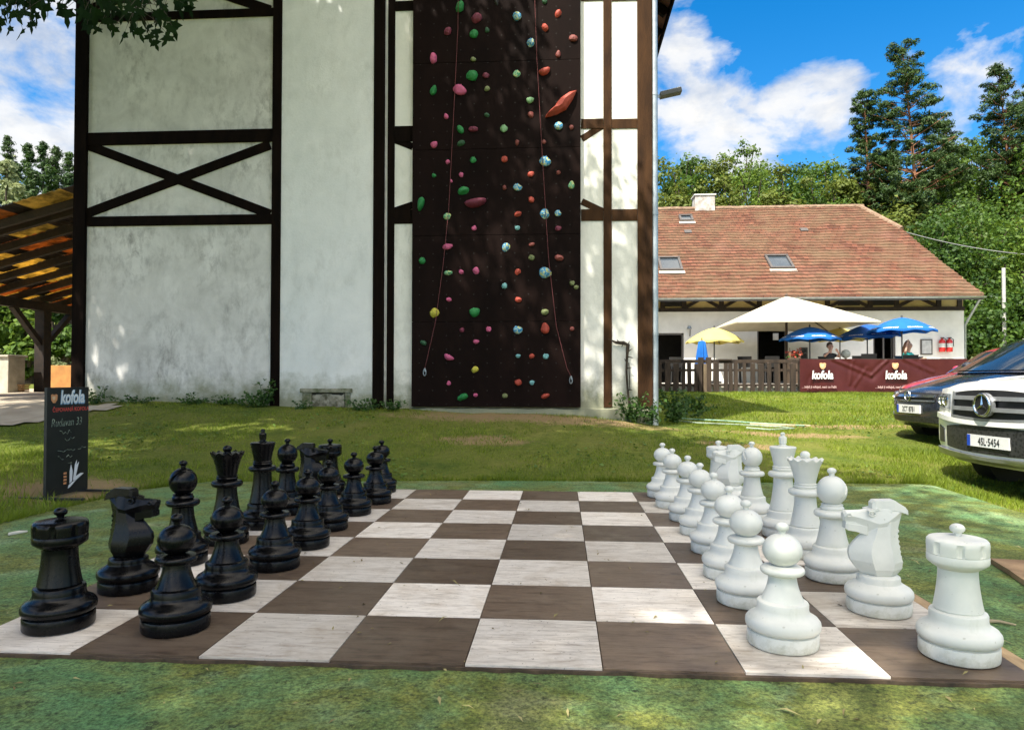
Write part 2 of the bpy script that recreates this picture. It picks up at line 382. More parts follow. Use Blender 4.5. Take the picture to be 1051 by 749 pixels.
cl = ramp(tn, [(0.0, (0.4,)*3), (0.005, (0, 0, 0))], crk.outputs['Distance']); cc_ = mix(tn, cl, cc_, (0.03, 0.035, 0.015))
tn.links.new(cc_, tb.inputs['Base Color']); bump(tn, tb, noise(tn, v, 60, 8, 0.75), 0.8, 0.014)
tp = []
for i in range(len(TERR)):
    a, b = TERR[i], TERR[(i+1) % len(TERR)]; L = math.dist(a, b); k = max(1, int(L/0.35))
    for j in range(k):
        q = (a[0]+(b[0]-a[0])*j/k, a[1]+(b[1]-a[1])*j/k); e = 0.02 if 0 < i < 7 else 0
        tp.append((q[0]+rnd.uniform(-e, e), q[1]+rnd.uniform(-e, e)))
tag(MB().prism(tp, 'z', -0.14, -0.018).build('terrace', mt), kind='structure')

# trodden gravel under the shed
mtg = M('gravel', (0.42, 0.36, 0.27), (0.30, 0.25, 0.18), 0.95, 3, 0.6, 60)
GP = [(-6.9, 6.15), (-6.2, 7.0), (-6.25, 7.6), (-6.9, 8.2), (-7.5, 9), (-7.6, 13), (-9, 16.2), (-20, 16), (-20, 6), (-9.5, 5.0)]
px_, py_ = np.meshgrid(np.arange(-20, -5.9, 0.2), np.arange(4.8, 16.4, 0.2), indexing='ij')
jit = 0.14*np.sin(px_*5+py_*3)
ii = inside(px_+jit, py_+jit, GP); I = np.arange(px_.size).reshape(px_.shape)
Qg = np.stack([I[:-1, :-1], I[1:, :-1], I[1:, 1:], I[:-1, 1:]], -1)[ii[:-1, :-1] & ii[1:, :-1] & ii[1:, 1:] & ii[:-1, 1:]]
pz_ = hz(px_, py_)+0.022
tag(np_mesh('gravel_path', np.stack([px_, py_, pz_], -1).reshape(-1, 3), Qg.reshape(-1, 4), mtg, smooth=True), kind='structure')

# grass blades
m_grass = foliage('grass_blades', (0.055, 0.10, 0.008), (0.215, 0.285, 0.020), 0.3, 0.6, (0.42, 0.38, 0.10))
def dryness(x, y):
    d = np.exp(-(((x+0.1)/2.2)**2+((y-7.7)/0.55)**2))*0.9+np.exp(-(((x+3.9)/0.55)**2+((y-3.5)/0.5)**2))*1.3
    d += np.exp(-(((x-5.2)/1.6)**2+((y-9.4)/0.28)**2))*0.8+np.exp(-(((x-3.6)/0.9)**2+((y-8.0)/0.25)**2))*0.8
    return d+0.22*np.sin(1.9*x+0.7*y)*np.sin(1.3*y-0.8*x)+0.1*np.sin(4.7*x)*np.sin(5.3*y+x)
def grass(n, x0, x1, y0, y1, hgt, wid):
    x = nr.uniform(x0, x1, n); y = nr.uniform(y0, y1, n)
    vx = (x-CAM[0])/(y-CAM[1])                       # keep what the photograph can see, with a margin
    k = (np.abs(vx+0.07) < 0.92) & ~inside(x, y, TERR) & ~inside(x, y, GP)
    k &= ~((x > -7.5) & (x < 1.8) & (y > 8.22) & (y < 16.5))
    k &= nr.random(n) > np.clip(dryness(x, y), 0, 0.93)
    x, y = x[k], y[k]; n = len(x); z = hz(x, y)-0.01
    h = hgt*nr.uniform(0.45, 1.25, n)*(1+0.45*np.sin(2.1*x+0.6)*np.sin(1.7*y))
    a = nr.uniform(0, 2*PI, n); ln = nr.uniform(0, 2*PI, n); l = h*nr.uniform(0.15, 0.9, n)
    w = wid*nr.uniform(0.6, 1.3, n)
    b = np.stack([x, y, z], 1); s_ = np.stack([np.cos(a)*w, np.sin(a)*w, 0*a], 1)
    tip = b+np.stack([np.cos(ln)*l, np.sin(ln)*l, h], 1)
    return np.stack([b-s_, b+s_, tip], 1).reshape(-1, 3)
def fringe(n):                                       # longer untrimmed tufts hanging over the rim of the slab
    out = []
    for (ax_, ay_), (bx_, by_) in zip(TERR[1:6], TERR[2:7]):
        L_e = math.dist((ax_, ay_), (bx_, by_)); m_ = int(n*L_e); s_ = nr.random(m_); dx_, dy_ = (bx_-ax_)/L_e, (by_-ay_)/L_e; o_ = np.abs(nr.normal(size=m_))*0.05+0.005
        cl_ = 0.5+0.5*np.sin(s_*L_e*9)*np.sin(s_*L_e*3.7+1); kk = nr.random(m_) < 0.25+0.75*cl_; s_, o_, cl_ = s_[kk], o_[kk], cl_[kk]; m_ = len(s_)
        x, y = ax_+(bx_-ax_)*s_-dy_*o_, ay_+(by_-ay_)*s_+dx_*o_; h = nr.uniform(0.02, 0.06, m_)*(0.5+cl_); a = nr.uniform(0, 2*PI, m_); b_ = np.stack([x, y, np.full(m_, -0.05)], 1)
        s2 = np.stack([np.cos(a)*0.004, np.sin(a)*0.004, 0*a], 1); tp_ = b_+np.stack([nr.normal(size=m_)*0.03+dy_*0.03, nr.normal(size=m_)*0.03-dx_*0.03, h+0.035], 1); out.append(np.stack([b_-s2, b_+s2, tp_], 1).reshape(-1, 3))
    return np.concatenate(out)
Vg = np.concatenate([fringe(900), grass(190000, -9, 8, 4.0, 9.5, 0.034, 0.0042), grass(9000, -5.6, -3.4, 0.5, 5, 0.075, 0.005),
                     grass(22000, 3.6, 6.2, 1.5, 7, 0.06, 0.0045), grass(90000, 1.6, 14, 9, 20.5, 0.055, 0.009), grass(14000, 1.6, 22, 19, 27, 0.07, 0.014)])
gr = np_mesh('lawn_grass', Vg, np.arange(len(Vg)).reshape(-1, 3), m_grass); tag(gr, 'short patchy summer lawn between the terrace and the buildings', 'grass', kind='stuff')

# clover and plantain scattered through the lawn
n = 26000; x = nr.uniform(-8, 12, n); y = nr.uniform(4.45, 20, n)**1.0; cl_ = np.sin(x*1.7+0.4)*np.sin(y*1.3+x*0.6)+0.6*np.sin(3.9*x-y)*np.sin(2.8*y); k = (cl_+nr.normal(size=n)*0.25 > 0.45) & ~inside(x, y, TERR) & ~inside(x, y, GP) & ~((x > -7.6) & (x < 1.9) & (y > 8.2) & (y < 16.6)) & (nr.random(n) > np.clip(dryness(x, y), 0, 0.95))
x, y = x[k], y[k]; C = np.stack([x, y, hz(x, y)+nr.uniform(0.012, 0.035, len(x))], 1); V, Fq = leaves(C, unit(np.stack([nr.normal(size=len(x))*0.4, nr.normal(size=len(x))*0.4-0.1, np.ones(len(x))], 1)), nr.uniform(0.025, 0.055, len(x)), 0.8)
tag(np_mesh('lawn_clover', V, Fq, foliage('clover_leaf', (0.035, 0.085, 0.012), (0.12, 0.20, 0.035), 0.25)), 'clover and plantain leaves growing in patches through the lawn', 'ground cover', kind='stuff')
# ------------------------------------------------------------------ chessboard
def wood(name, ca, cb, cd_, rough):
    mt, n_, b = new_mat(name); tcv = n_.nodes.new('ShaderNodeTexCoord')
    cx = n_.nodes.new('ShaderNodeVectorMath'); cx.operation = 'ADD'; n_.links.new(tcv.outputs['Object'], cx.inputs[0])
    cr = n_.nodes.new('ShaderNodeCombineXYZ')
    n_.links.new(math_(n_, 'MULTIPLY', island(n_), 37.0), cr.inputs[0]); n_.links.new(math_(n_, 'MULTIPLY', island(n_), 91.0), cr.inputs[2])
    n_.links.new(cr.outputs[0], cx.inputs[1])
    mp = n_.nodes.new('ShaderNodeMapping'); mp.inputs['Scale'].default_value = (1.3, 9, 9); n_.links.new(cx.outputs[0], mp.inputs[0])
    g = noise(n_, mp.outputs[0], 4.0, 9, 0.68, 0.8)
    base = ramp(n_, [(0.30, ca), (0.5, cb), (0.72, tuple(x*1.12 for x in cb))], g)
    d = noise(n_, cx.outputs[0], 5, 8, 0.7, 0.3); base = mix(n_, ramp(n_, [(0.52, (0, 0, 0)), (0.78, (0.7,)*3)], d), base, cd_)
    st_ = noise(n_, mp.outputs[0], 11, 6, 0.7); base = mix(n_, ramp(n_, [(0.50, (0, 0, 0)), (0.64, (0.3,)*3)], st_), base, tuple(x*0.6 for x in ca))
    gr_ = noise(n_, cx.outputs[0], 60, 4, 0.7); base = mix(n_, ramp(n_, [(0.63, (0, 0, 0)), (0.69, (0.7,)*3)], gr_), base, (0.06, 0.045, 0.03))
    ft = noise(n_, cx.outputs[0], 2.2, 5, 0.65, 0.8); base = mix(n_, ramp(n_, [(0.5, (0, 0, 0)), (0.75, (0.55,)*3)], ft), base, cd_)
    k = math_(n_, 'MULTIPLY_ADD', island(n_), 0.5, 0.74); h_ = N(n_, 'ShaderNodeHueSaturation'); n_.links.new(k, h_.inputs['Value']); n_.links.new(base, h_.inputs['Color'])
    n_.links.new(h_.outputs[0], b.inputs['Base Color']); b.inputs['Roughness'].default_value = rough; b.inputs['Specular IOR Level'].default_value = 0.22
    rr = ramp(n_, [(0.3, (rough-0.12,)*3), (0.7, (rough+0.15,)*3)], d); n_.links.new(rr, b.inputs['Roughness'])
    bump(n_, b, g, 0.25, 0.002); return mt
m_lt = wood('whitewashed_square', (0.38, 0.33, 0.28), (0.68, 0.63, 0.56), (0.36, 0.285, 0.20), 0.5)
m_dk = wood('brown_square', (0.050, 0.033, 0.022), (0.135, 0.097, 0.068), (0.18, 0.14, 0.10), 0.42)
m_edge = M('board_edge', (0.035, 0.025, 0.016), (0.09, 0.06, 0.035), 0.9, 14, 0.5)
m_tan = M('board_strip', (0.42, 0.30, 0.16), (0.26, 0.17, 0.085), 0.7, 9, 0.2, stretch=(6, 1, 1))
bd = thing('chessboard', 'giant outdoor chessboard of whitewashed and brown wooden squares on the green terrace', 'chessboard', (0, 4*S, -0.018))
off = bd.location
b = MB(); g = 0.0022
for i in range(8):
    for j in range(8):
        x0, y0 = (i-4)*S+g, j*S+g
        b.box((x0, y0, -0.008), (x0+S-2*g, y0+S-2*g, rnd.uniform(-0.0012, 0.0006)), 0 if (i+j) % 2 == 0 else 1)
b.build('playing_surface', [m_lt, m_dk], bd, off=off)
b = MB(); b.box((-4*S-0.004, -0.004, -0.0178), (4*S, 8*S+0.004, -0.0085))
# ragged swollen front lip
lip = [(-4*S-0.004+i*(8*S)/60, rnd.uniform(-0.022, -0.006)) for i in range(61)]
b.prism([(4*S, -0.0045), (-4*S-0.004, -0.0045)]+lip, 'z', -0.0176, -0.006)
b.build('backing_board', m_edge, bd, off=off)
MB().box((4*S+0.002, -0.01, -0.0177), (4*S+0.058, 8*S, -0.003)).build('edge_strip', m_tan, bd, off=off)

# ------------------------------------------------------------------ chess pieces
def plastic(name, ca, cb, rough, dirt=None, coat=0.0):
    mt, n_, b = new_mat(name); v = coords(n_)
    c = ramp(n_, [(0.35, ca), (0.7, cb)], noise(n_, v, 9, 7, 0.6))
    if not dirt: b.inputs['Specular IOR Level'].default_value = 0.24
    if dirt:
        c = mix(n_, ramp(n_, [(0.58, (0, 0, 0)), (0.8, (0.55,)*3)], noise(n_, coords(n_, (1, 1, 0.35)), 16, 7, 0.7)), c, dirt)
    if dirt:                                             # splashed soil and algae low on the mouldings
        sx_ = n_.nodes.new('ShaderNodeSeparateXYZ'); n_.links.new(v, sx_.inputs[0])
        lw = math_(n_, 'MULTIPLY_ADD', sx_.outputs[2], -7.0, math_(n_, 'MULTIPLY_ADD', noise(n_, v, 26, 8, 0.75), 1.5, -0.35))
        c = mix(n_, ramp(n_, [(0.1, (0, 0, 0)), (0.6, (0.7,)*3)], lw), c, (0.33, 0.33, 0.22))
        c = mix(n_, ramp(n_, [(0.68, (0, 0, 0)), (0.73, (0.6,)*3)], noise(n_, v, 48, 3, 0.6)), c, (0.40, 0.40, 0.33))
    n_.links.new(c, b.inputs['Base Color']); b.inputs['Roughness'].default_value = rough
    rr = ramp(n_, [(0.3, (rough-0.03,)*3), (0.75, (rough+0.06,)*3)], noise(n_, v, 22, 6, 0.7)); n_.links.new(rr, b.inputs['Roughness'])
    bump(n_, b, noise(n_, v, 70, 4), 0.03, 0.002); return mt
m_w = plastic('white_plastic', (0.74, 0.74, 0.68), (0.65, 0.655, 0.60), 0.48, (0.50, 0.52, 0.42))
m_b = plastic('black_plastic', (0.0015, 0.0016, 0.002), (0.003, 0.003, 0.0035), 0.25)
BASE = [(0.0, 0.0), (0.116, 0.0), (0.1215, 0.004), (0.123, 0.010), (0.123, 0.046), (0.121, 0.051), (0.112, 0.053), (0.0, 0.053)]
def foot(k=1.0, top=0.158, rs=0.085):
    return [(0.0, 0.050), (0.112, 0.050), (0.113, 0.056), (0.121, 0.058), (0.1275, 0.065), (0.1295, 0.076), (0.128, 0.088), (0.120, 0.099),
            (0.107, 0.1065), (0.0965, 0.113), (rs+0.006, 0.121), (rs+0.0035, 0.131), (rs+0.004, top-0.010), (rs+0.001, top-0.004), (rs-0.006, top-0.001), (rs-0.012, top+0.001)]
def ell(r, zc_, h, a0=-90, a1=90, n=14):
    return [(max(r*math.cos(math.radians(a0+(a1-a0)*i/n)), 0.0), zc_+h*math.sin(math.radians(a0+(a1-a0)*i/n))) for i in range(n+1)]
def collar(r, z0, z1, rin): 
    h = (z1-z0)/2; return [(rin, z0-0.004), (r*0.86, z0), *[(r-h*0.9+h*0.9*math.cos(math.radians(t)), z0+h+h*math.sin(math.radians(t))) for t in (-70, -40, 0, 40, 70)], (r*0.84, z1), (rin, z1+0.004)]
def stem(r0, z0, r1, z1, n=7):
    return [(r1+(r0-r1)*(1-i/n)**1.7, z0+(z1-z0)*i/n) for i in range(n+1)]
def ball(z, r=0.023, h=0.017): return [(0.0, z-0.022), (0.0135, z-0.022), (0.0115, z-0.014), (0.013, z-0.009), *ell(r, z+h*0.55, h, -55, 90, 9)]
def make_piece(kind, mat_):
    rt = thing('chess_'+kind, 'x', 'chess piece')
    MB().lathe(BASE, 48).build('base', mat_, rt, 35)
    if kind == 'pawn':
        MB().lathe(foot()+stem(0.071, 0.163, 0.048, 0.246)+collar(0.077, 0.252, 0.277, 0.05)+[(0.0, 0.283)], 48).build('stem', mat_, rt, 38)
        MB().lathe(ell(0.069, 0.336, 0.0585, -70, 86, 18)+[(0, 0.394)], 40).build('head', mat_, rt, 40)
        MB().lathe(ball(0.408), 24).build('finial', mat_, rt, 40)
    elif kind == 'rook':
        MB().lathe(foot(rs=0.086)+stem(0.077, 0.163, 0.061, 0.295)+[(0.063, 0.303), (0.0, 0.305)], 48).build('stem', mat_, rt, 38)
        def notch(r, z, t):
            u = (t/(2*PI)*8) % 1.0
            if 0.3535 < z < 0.394 and r > 0.088 and 0.38 < u < 0.62: return (r-0.006, z)
            return (r, z)
        MB().lathe([(0.0, 0.300), (0.062, 0.300), (0.080, 0.312), (0.093, 0.322), (0.095, 0.328), (0.095, 0.345), (0.093, 0.350), (0.0945, 0.353), (0.0945, 0.354), (0.0953, 0.376),
                    (0.0955, 0.385), (0.094, 0.396), (0.088, 0.403), (0.07, 0.406), (0.03, 0.412), (0.0, 0.413)], 96, disp=notch).build('turret', mat_, rt, 40)
        MB().lathe(ball(0.427, 0.024, 0.017), 24).build('finial', mat_, rt, 40)
    elif kind == 'bishop':
        MB().lathe(foot()+stem(0.074, 0.163, 0.052, 0.288)+collar(0.083, 0.294, 0.324, 0.05)+[(0.052, 0.331), (0.054, 0.337), (0.050, 0.342), (0.047, 0.347), (0.050, 0.352), (0.044, 0.356), (0, 0.357)], 48).build('stem', mat_, rt, 38)
        mbh = MB(); pr_ = ell(0.0685, 0.418, 0.071, -72, 84, 46)
        def slit(r, z, t):
            x, y = r*math.cos(t), r*math.sin(t); d = (y*0.75-(z-0.437)*0.66)
            if abs(d) < 0.007 and y > -0.02: return (r*0.84, z)
            return (r, z)
        mbh.lathe(pr_+[(0, 0.489)], 96, disp=slit).build('mitre', mat_, rt, 40)
        MB().lathe(ball(0.503, 0.021, 0.0155), 24).build('finial', mat_, rt, 40)
    elif kind == 'queen':
        MB().lathe(foot(rs=0.086)+stem(0.079, 0.163, 0.055, 0.318)+collar(0.088, 0.324, 0.358, 0.055)+[(0.058, 0.366), (0.061, 0.373), (0.056, 0.379), (0.059, 0.386), (0.052, 0.391), (0, 0.392)], 48).build('stem', mat_, rt, 38)
        def scal(r, z, t):
            if r > 0.078: return (r*(1+0.022*math.cos(12*t)), z+0.0065*math.cos(12*t))
            return (r, z)
        MB().lathe([(0, 0.388), (0.053, 0.388), (0.055, 0.400), (0.064, 0.440), (0.075, 0.478), (0.0865, 0.503), (0.092, 0.513), (0.0925, 0.518), (0.088, 0.520), (0.070, 0.516), (0.03, 0.522), (0, 0.524)], 72, disp=scal).build('crown', mat_, rt, 45)
        MB().lathe([(0.0, 0.516), (0.022, 0.516), (0.02, 0.524), *ell(0.026, 0.541, 0.021, -50, 90, 9)], 24).build('finial', mat_, rt, 40)
    elif kind == 'king':
        MB().lathe(foot(rs=0.088)+stem(0.080, 0.163, 0.055, 0.352)+collar(0.087, 0.358, 0.390, 0.055)+[(0.058, 0.398), (0.062, 0.406), (0.057, 0.412), (0.060, 0.419), (0.054, 0.425), (0, 0.426)], 48).build('stem', mat_, rt, 38)
        MB().lathe([(0, 0.423), (0.054, 0.423), (0.055, 0.435), (0.062, 0.470), (0.072, 0.512), (0.0775, 0.530), (0.0785, 0.536), (0.074, 0.541), (0.04, 0.544), (0, 0.544)], 48).build('crown', mat_, rt, 40)
        MB().lathe([(0, 0.540), (0.027, 0.540), (0.028, 0.547), (0.019, 0.551), (0.018, 0.556), (0.0225, 0.561), (0.0245, 0.594), (0.021, 0.600), (0.013, 0.604), (0.0125, 0.610), (0.015, 0.613), (0.014, 0.622), (0.007, 0.627), (0, 0.628)], 8).build('finial', mat_, rt, 28)
    else:
        MB().lathe(foot(top=0.150, rs=0.078)+[(0.064, 0.153), (0.0, 0.153)], 48).build('pedestal', mat_, rt, 38)
        kb = MB()
        secs = [(0.146, 0.050, -0.050, 0.048), (0.157, 0.072, -0.068, 0.058), (0.180, 0.094, -0.084, 0.068), (0.208, 0.112, -0.087, 0.069), (0.236, 0.119, -0.080, 0.063),
                (0.258, 0.116, -0.078, 0.058), (0.282, 0.098, -0.074, 0.052), (0.312, 0.070, -0.071, 0.047), (0.348, 0.050, -0.074, 0.043), (0.388, 0.044, -0.084, 0.039), (0.415, 0.040, -0.092, 0.034)]
        kb.loft([[(f_, -w*0.16, z), (f_, w*0.16, z), (f_*0.45+bk*0.1, w, z), (bk*0.45, w*0.97, z), (bk, w*0.3, z), (bk, -w*0.3, z), (bk*0.45, -w*0.97, z), (f_*0.45+bk*0.1, -w, z)] for z, f_, bk, w in secs])
        for i in range(7):                                   # cut locks of the mane down the nape
            z = 0.205+i*0.021; bk = np.interp(z, [q[0] for q in secs], [q[2] for q in secs])
            kb.prism([(bk+0.012, z-0.009), (bk-0.0025, z-0.004), (bk-0.0025, z+0.004), (bk+0.012, z+0.007)], 'y', -0.017, 0.017)
        kb.build('neck', mat_, rt, 16)
        hb = MB()
        hs_ = [(0.139, 0.368, 0.400, 0.023), (0.130, 0.363, 0.409, 0.031), (0.104, 0.361, 0.410, 0.030), (0.075, 0.345, 0.412, 0.030), (0.045, 0.318, 0.418, 0.035),
               (0.012, 0.288, 0.424, 0.047), (-0.022, 0.300, 0.427, 0.046), (-0.055, 0.352, 0.428, 0.036), (-0.080, 0.392, 0.429, 0.027)]
        hb.loft([[(x, 0, z1), (x, w*0.7, z1-0.006), (x, w, z0+(z1-z0)*0.55), (x, w*0.62, z0), (x, -w*0.62, z0), (x, -w, z0+(z1-z0)*0.55), (x, -w*0.7, z1-0.006)] for x, z0, z1, w in hs_])
        hb.loft([[(x, w, z1), (x, w, z0), (x, -w, z0), (x, -w, z1)] for x, z0, z1, w in [(0.134, 0.336, 0.3575, 0.024), (0.125, 0.330, 0.3575, 0.028), (0.095, 0.326, 0.354, 0.027), (0.05, 0.312, 0.350, 0.028)]])
        hb.loft([[(x, w, z1), (x, w, z0), (x, -w, z0), (x, -w, z1)] for x, z0, z1, w in [(0.131, 0.353, 0.367, 0.022), (0.06, 0.346, 0.362, 0.022)]])   # row of teeth
        for s_ in (-1, 1):
            
            for rr_, ctr_ in ((0.013, (0.034, s_*0.0335, 0.402)), (0.0085, (0.122, s_*0.0285, 0.393))):
                hb.tube([(ctr_[0]+rr_*math.cos(a), ctr_[1]+s_*0.003, ctr_[2]+rr_*0.75*math.sin(a)) for a in np.linspace(0, 2*PI, 15)], 0.0035, 6)
            hb.tube([(0.034, s_*0.034, 0.402), (0.034, s_*0.039, 0.402)], [0.008, 0.004], 8)
            hb.prism([(0.05, 0.415), (0.012, 0.425), (0.004, 0.417), (0.046, 0.409)], 'y', s_*0.030-0.008, s_*0.030+0.008)
        hb.build('head', mat_, rt, 16)
        MB().loft([[(x, w, z0), (x, w*0.9, z1), (x, -w*0.9, z1), (x, -w, z0)] for x, z0, z1, w in [(0.030, 0.412, 0.444, 0.024), (0.018, 0.412, 0.454, 0.029), (-0.056, 0.415, 0.457, 0.031), (-0.098, 0.404, 0.430, 0.027), (-0.110, 0.398, 0.416, 0.021)]]).build('crest', mat_, rt, 8, bevel=0.0015)
    return rt
RANK = ['rook', 'knight', 'bishop', 'queen', 'king', 'bishop', 'knight', 'rook']
WHO = ['near rook', 'near knight', 'near bishop', 'queen', 'king', 'far bishop', 'far knight', 'far rook']
spots = {('white', 'back'): [(984, 685), (902, 635.5), (854.5, 600), (827, 575), (804, 554), (772, 536), (751, 521.5), (737.5, 512)],
         ('white', 'pawn'): [(803.5, 673), (766, 626.5), (748.5, 598), (732.5, 571), (718.5, 551.5), (706, 537), (690, 523), (680, 512)],
         ('black', 'back'): [(60.5, 652), (131.5, 612), (187, 583), (232.5, 561), (269, 544.5), (294.5, 530), (318.5, 518.5), (338.5, 509)],
         ('black', 'pawn'): [(180.5, 655), (232.5, 620), (282, 588), (315.5, 565.5), (337, 546.5), (363, 530.5), (385, 518.5), (391.5, 507)]}
EXTRA = {('white', 'rook', 0): 'white rook standing nearest the camera at the right corner of the board', ('white', 'rook', 7): 'white rook at the far end, half hidden behind a knight',
         ('white', 'knight', 1): 'white knight with bared teeth between the near rook and a bishop', ('white', 'knight', 6): 'white knight at the far end beside the far rook',
         ('white', 'bishop', 2): 'white bishop with smooth round head between the near knight and the queen', ('white', 'bishop', 5): 'white bishop with slit showing, beyond the white king',
         ('white', 'queen', 3): 'white queen with scalloped crown beside the taller king', ('white', 'king', 4): 'white king, tallest white piece, with pillar finial',
         ('black', 'rook', 0): 'black rook standing nearest the camera at the left corner of the board', ('black', 'rook', 7): 'black rook at the far end, mostly hidden behind a pawn and knight',
         ('black', 'knight', 1): 'black knight facing right between the near rook and a bishop', ('black', 'knight', 6): 'black knight at the far end beside the far rook',
         ('black', 'bishop', 2): 'black bishop with slit mitre between the near knight and the queen', ('black', 'bishop', 5): 'black bishop standing beyond the black king',
         ('black', 'queen', 3): 'black queen with scalloped crown beside the taller king', ('black', 'king', 4): 'black king, tallest black piece, with knobbed finial'}
protos = {}
def place_piece(colour, kind, j, px, py, group):
    key = (colour, kind); mt_ = m_w if colour == 'white' else m_b
    if key not in protos: o = protos[key] = make_piece(kind, mt_)
    else: o = copy_tree(protos[key])
    fr = onz(px, py, 0.0); d = fr[:2]-CAM[:2]; d = d/np.linalg.norm(d)
    o.location = (fr[0]+d[0]*0.121, fr[1]+d[1]*0.121, 0.0012)
    face = PI if colour == 'white' else 0.0
    o.rotation_euler.z = face+rnd.uniform(-0.1, 0.1)+(0.25 if kind == 'bishop' and j == 2 and colour == 'white' else 0)
    if kind == 'bishop': o.rotation_euler.z += {('black', 2): -2.0, ('black', 5): 0.6, ('white', 2): 2.3, ('white', 5): -2.7}[(colour, j)]
    if kind == 'pawn':
        o['label'] = '%s pawn standing in front of the %s %s' % (colour, colour, WHO[j])
    else: o['label'] = EXTRA[(colour, kind, j)]
    o['category'] = 'chess piece'; o['group'] = group
for colour in ('white', 'black'):
    for j in range(8):
        place_piece(colour, RANK[j], j, *spots[(colour, 'back')][j], 'tall %s chess pieces in the back row' % colour)
        place_piece(colour, 'pawn', j, *spots[(colour, 'pawn')][j], 'row of %s chess pawns' % colour)
# ------------------------------------------------------------------ half-timbered tower
TY = 8.3
def plaster(name, hi, lo, stain, amt, streak=(1, 1, 0.5), warm=None):
    mt, n_, b = new_mat(name); v = coords(n_)
    base = ramp(n_, [(0.3, hi), (0.62, lo), (0.85, tuple(x*0.8 for x in lo))], noise(n_, v, 1.6, 10, 0.68, 0.5))
    st = noise(n_, coords(n_, streak), 7, 9, 0.72, 0.2); big = noise(n_, v, 0.9, 4, 0.6)
    f = math_(n_, 'MULTIPLY', ramp(n_, [(0.46, (0, 0, 0)), (0.72, (1, 1, 1))], st), ramp(n_, [(0.42, (0.08,)*3), (0.62, (amt,)*3)], big))
    base = mix(n_, f, base, stain)
    sp = ramp(n_, [(0.62, (0, 0, 0)), (0.68, (0.5,)*3)], noise(n_, v, 42, 5, 0.8))
    base = mix(n_, math_(n_, 'MULTIPLY', sp, ramp(n_, [(0.45, (0, 0, 0)), (0.65, (1, 1, 1))], big)), base, (0.10, 0.10, 0.08))
    # splash zone: algae and bare render along the foot of the wall
    sx = n_.nodes.new('ShaderNodeSeparateXYZ'); n_.links.new(v, sx.inputs[0])
    hgt = math_(n_, 'MULTIPLY_ADD', noise(n_, v, 3.5, 8, 0.7), 0.9, math_(n_, 'MULTIPLY', sx.outputs[2], -1.0))
    al = ramp(n_, [(0.0, (0, 0, 0)), (0.38, (0.85,)*3)], math_(n_, 'ADD', hgt, 0.28))
    base = mix(n_, al, base, warm or (0.20, 0.21, 0.12))
    n_.links.new(base, b.inputs['Base Color']); b.inputs['Roughness'].default_value = 0.92; b.inputs['Specular IOR Level'].default_value = 0.15
    bump(n_, b, noise(n_, v, 28, 9, 0.7), 0.35, 0.012); return mt
m_pl = plaster('old_plaster', (0.74, 0.725, 0.69), (0.55, 0.54, 0.51), (0.20, 0.19, 0.175), 0.95)
m_pl2 = plaster('pale_plaster', (0.80, 0.80, 0.78), (0.70, 0.71, 0.69), (0.40, 0.40, 0.37), 0.45)
m_pl3 = plaster('cream_plaster', (0.82, 0.81, 0.74), (0.74, 0.73, 0.66), (0.36, 0.36, 0.31), 0.5)
m_tim = M('timber', (0.003, 0.002, 0.0015), (0.010, 0.0055, 0.0035), 0.85, 7, 0.4, 40, (1, 1, 0.25), spec=0.06, lo=0.3, hi=0.75)  # near-black of the shaded timbers, shade put into the colour
m_tim_sun = M('timber_sunlit', (0.022, 0.010, 0.004), (0.062, 0.028, 0.010), 0.8, 7, 0.4, 40, (1, 1, 0.25), spec=0.15, lo=0.3, hi=0.75)  # sunlit copy of the same timber, sunlight put into the colour
m_zinc = M('zinc', (0.42, 0.47, 0.49), (0.30, 0.34, 0.36), 0.42, 8, 0.05, metal=0.6)
m_tile = M('tile_plain', (0.20, 0.075, 0.045), (0.12, 0.05, 0.035), 0.85, 8, 0.5)
tw = thing('half_timbered_tower', 'tall white half-timbered tower with dark beams and a climbing wall on its front', 'building', (-2.8, TY, 0.3))
TO = Vector(tw.location)
L_, R_ = X_(79, TY), X_(667.5, TY)
EZ, RZ = 7.55, 12.0; xm = (L_+R_)/2
b = MB(); b.prism([(L_+0.01, -0.3), (R_-0.01, -0.3), (R_-0.01, EZ), (xm, RZ), (L_+0.01, EZ)], 'y', TY, TY+8.2)
b.build('wall', m_pl, tw, off=TO)
# slightly differently weathered render between the timbers
fx = lambda px: X_(px, TY)
b = MB(); b.box((fx(287.5), TY-0.035, H(-3, 8.3)-0.25), (fx(383.5), TY+0.02, EZ)); b.build('render_bay', m_pl2, tw, off=TO)
b = MB(); b.box((fx(396), TY-0.008, 0.3), (fx(660), TY+0.02, EZ-0.1)); b.build('render_panel', m_pl3, tw, off=TO)
b = MB(); b.loft([[(x, TY-0.075-0.01*math.sin(x*9), -0.4), (x, TY-0.07-0.012*math.sin(x*7), Z_(418.8, TY)-0.012+0.008*math.sin(x*11)), (x, TY+0.02, Z_(418.3, TY)), (x, TY+0.02, -0.4)] for x in np.linspace(fx(404), R_+0.01, 22)])
b.build('plinth', m_pl, tw, off=TO, smooth=30)
def post(x0, x1, y0=None, z0=0.5, z1=EZ, proud=0.035, m_=m_tim, name='timber_post'):
    b = MB(); b.box((x0, TY-proud, z0), (x1, TY+0.06, z1)); return b.build(name, m_, tw, off=TO, bevel=0.004)
PZ = Z_(418, TY)+0.002
post(L_-0.06, fx(87.5), z0=0.45, proud=0.06); post(fx(278.5), fx(288), z0=Z_(421, TY), proud=0.05)
post(fx(383), fx(394), z0=Z_(426, TY), proud=0.055); post(fx(397), fx(404.3), z0=Z_(416, TY), proud=0.03)
post(fx(619.5), fx(628), z0=PZ, m_=m_tim_sun, proud=0.028); post(fx(654.5), R_+0.03, z0=PZ, m_=m_tim_sun, proud=0.045)
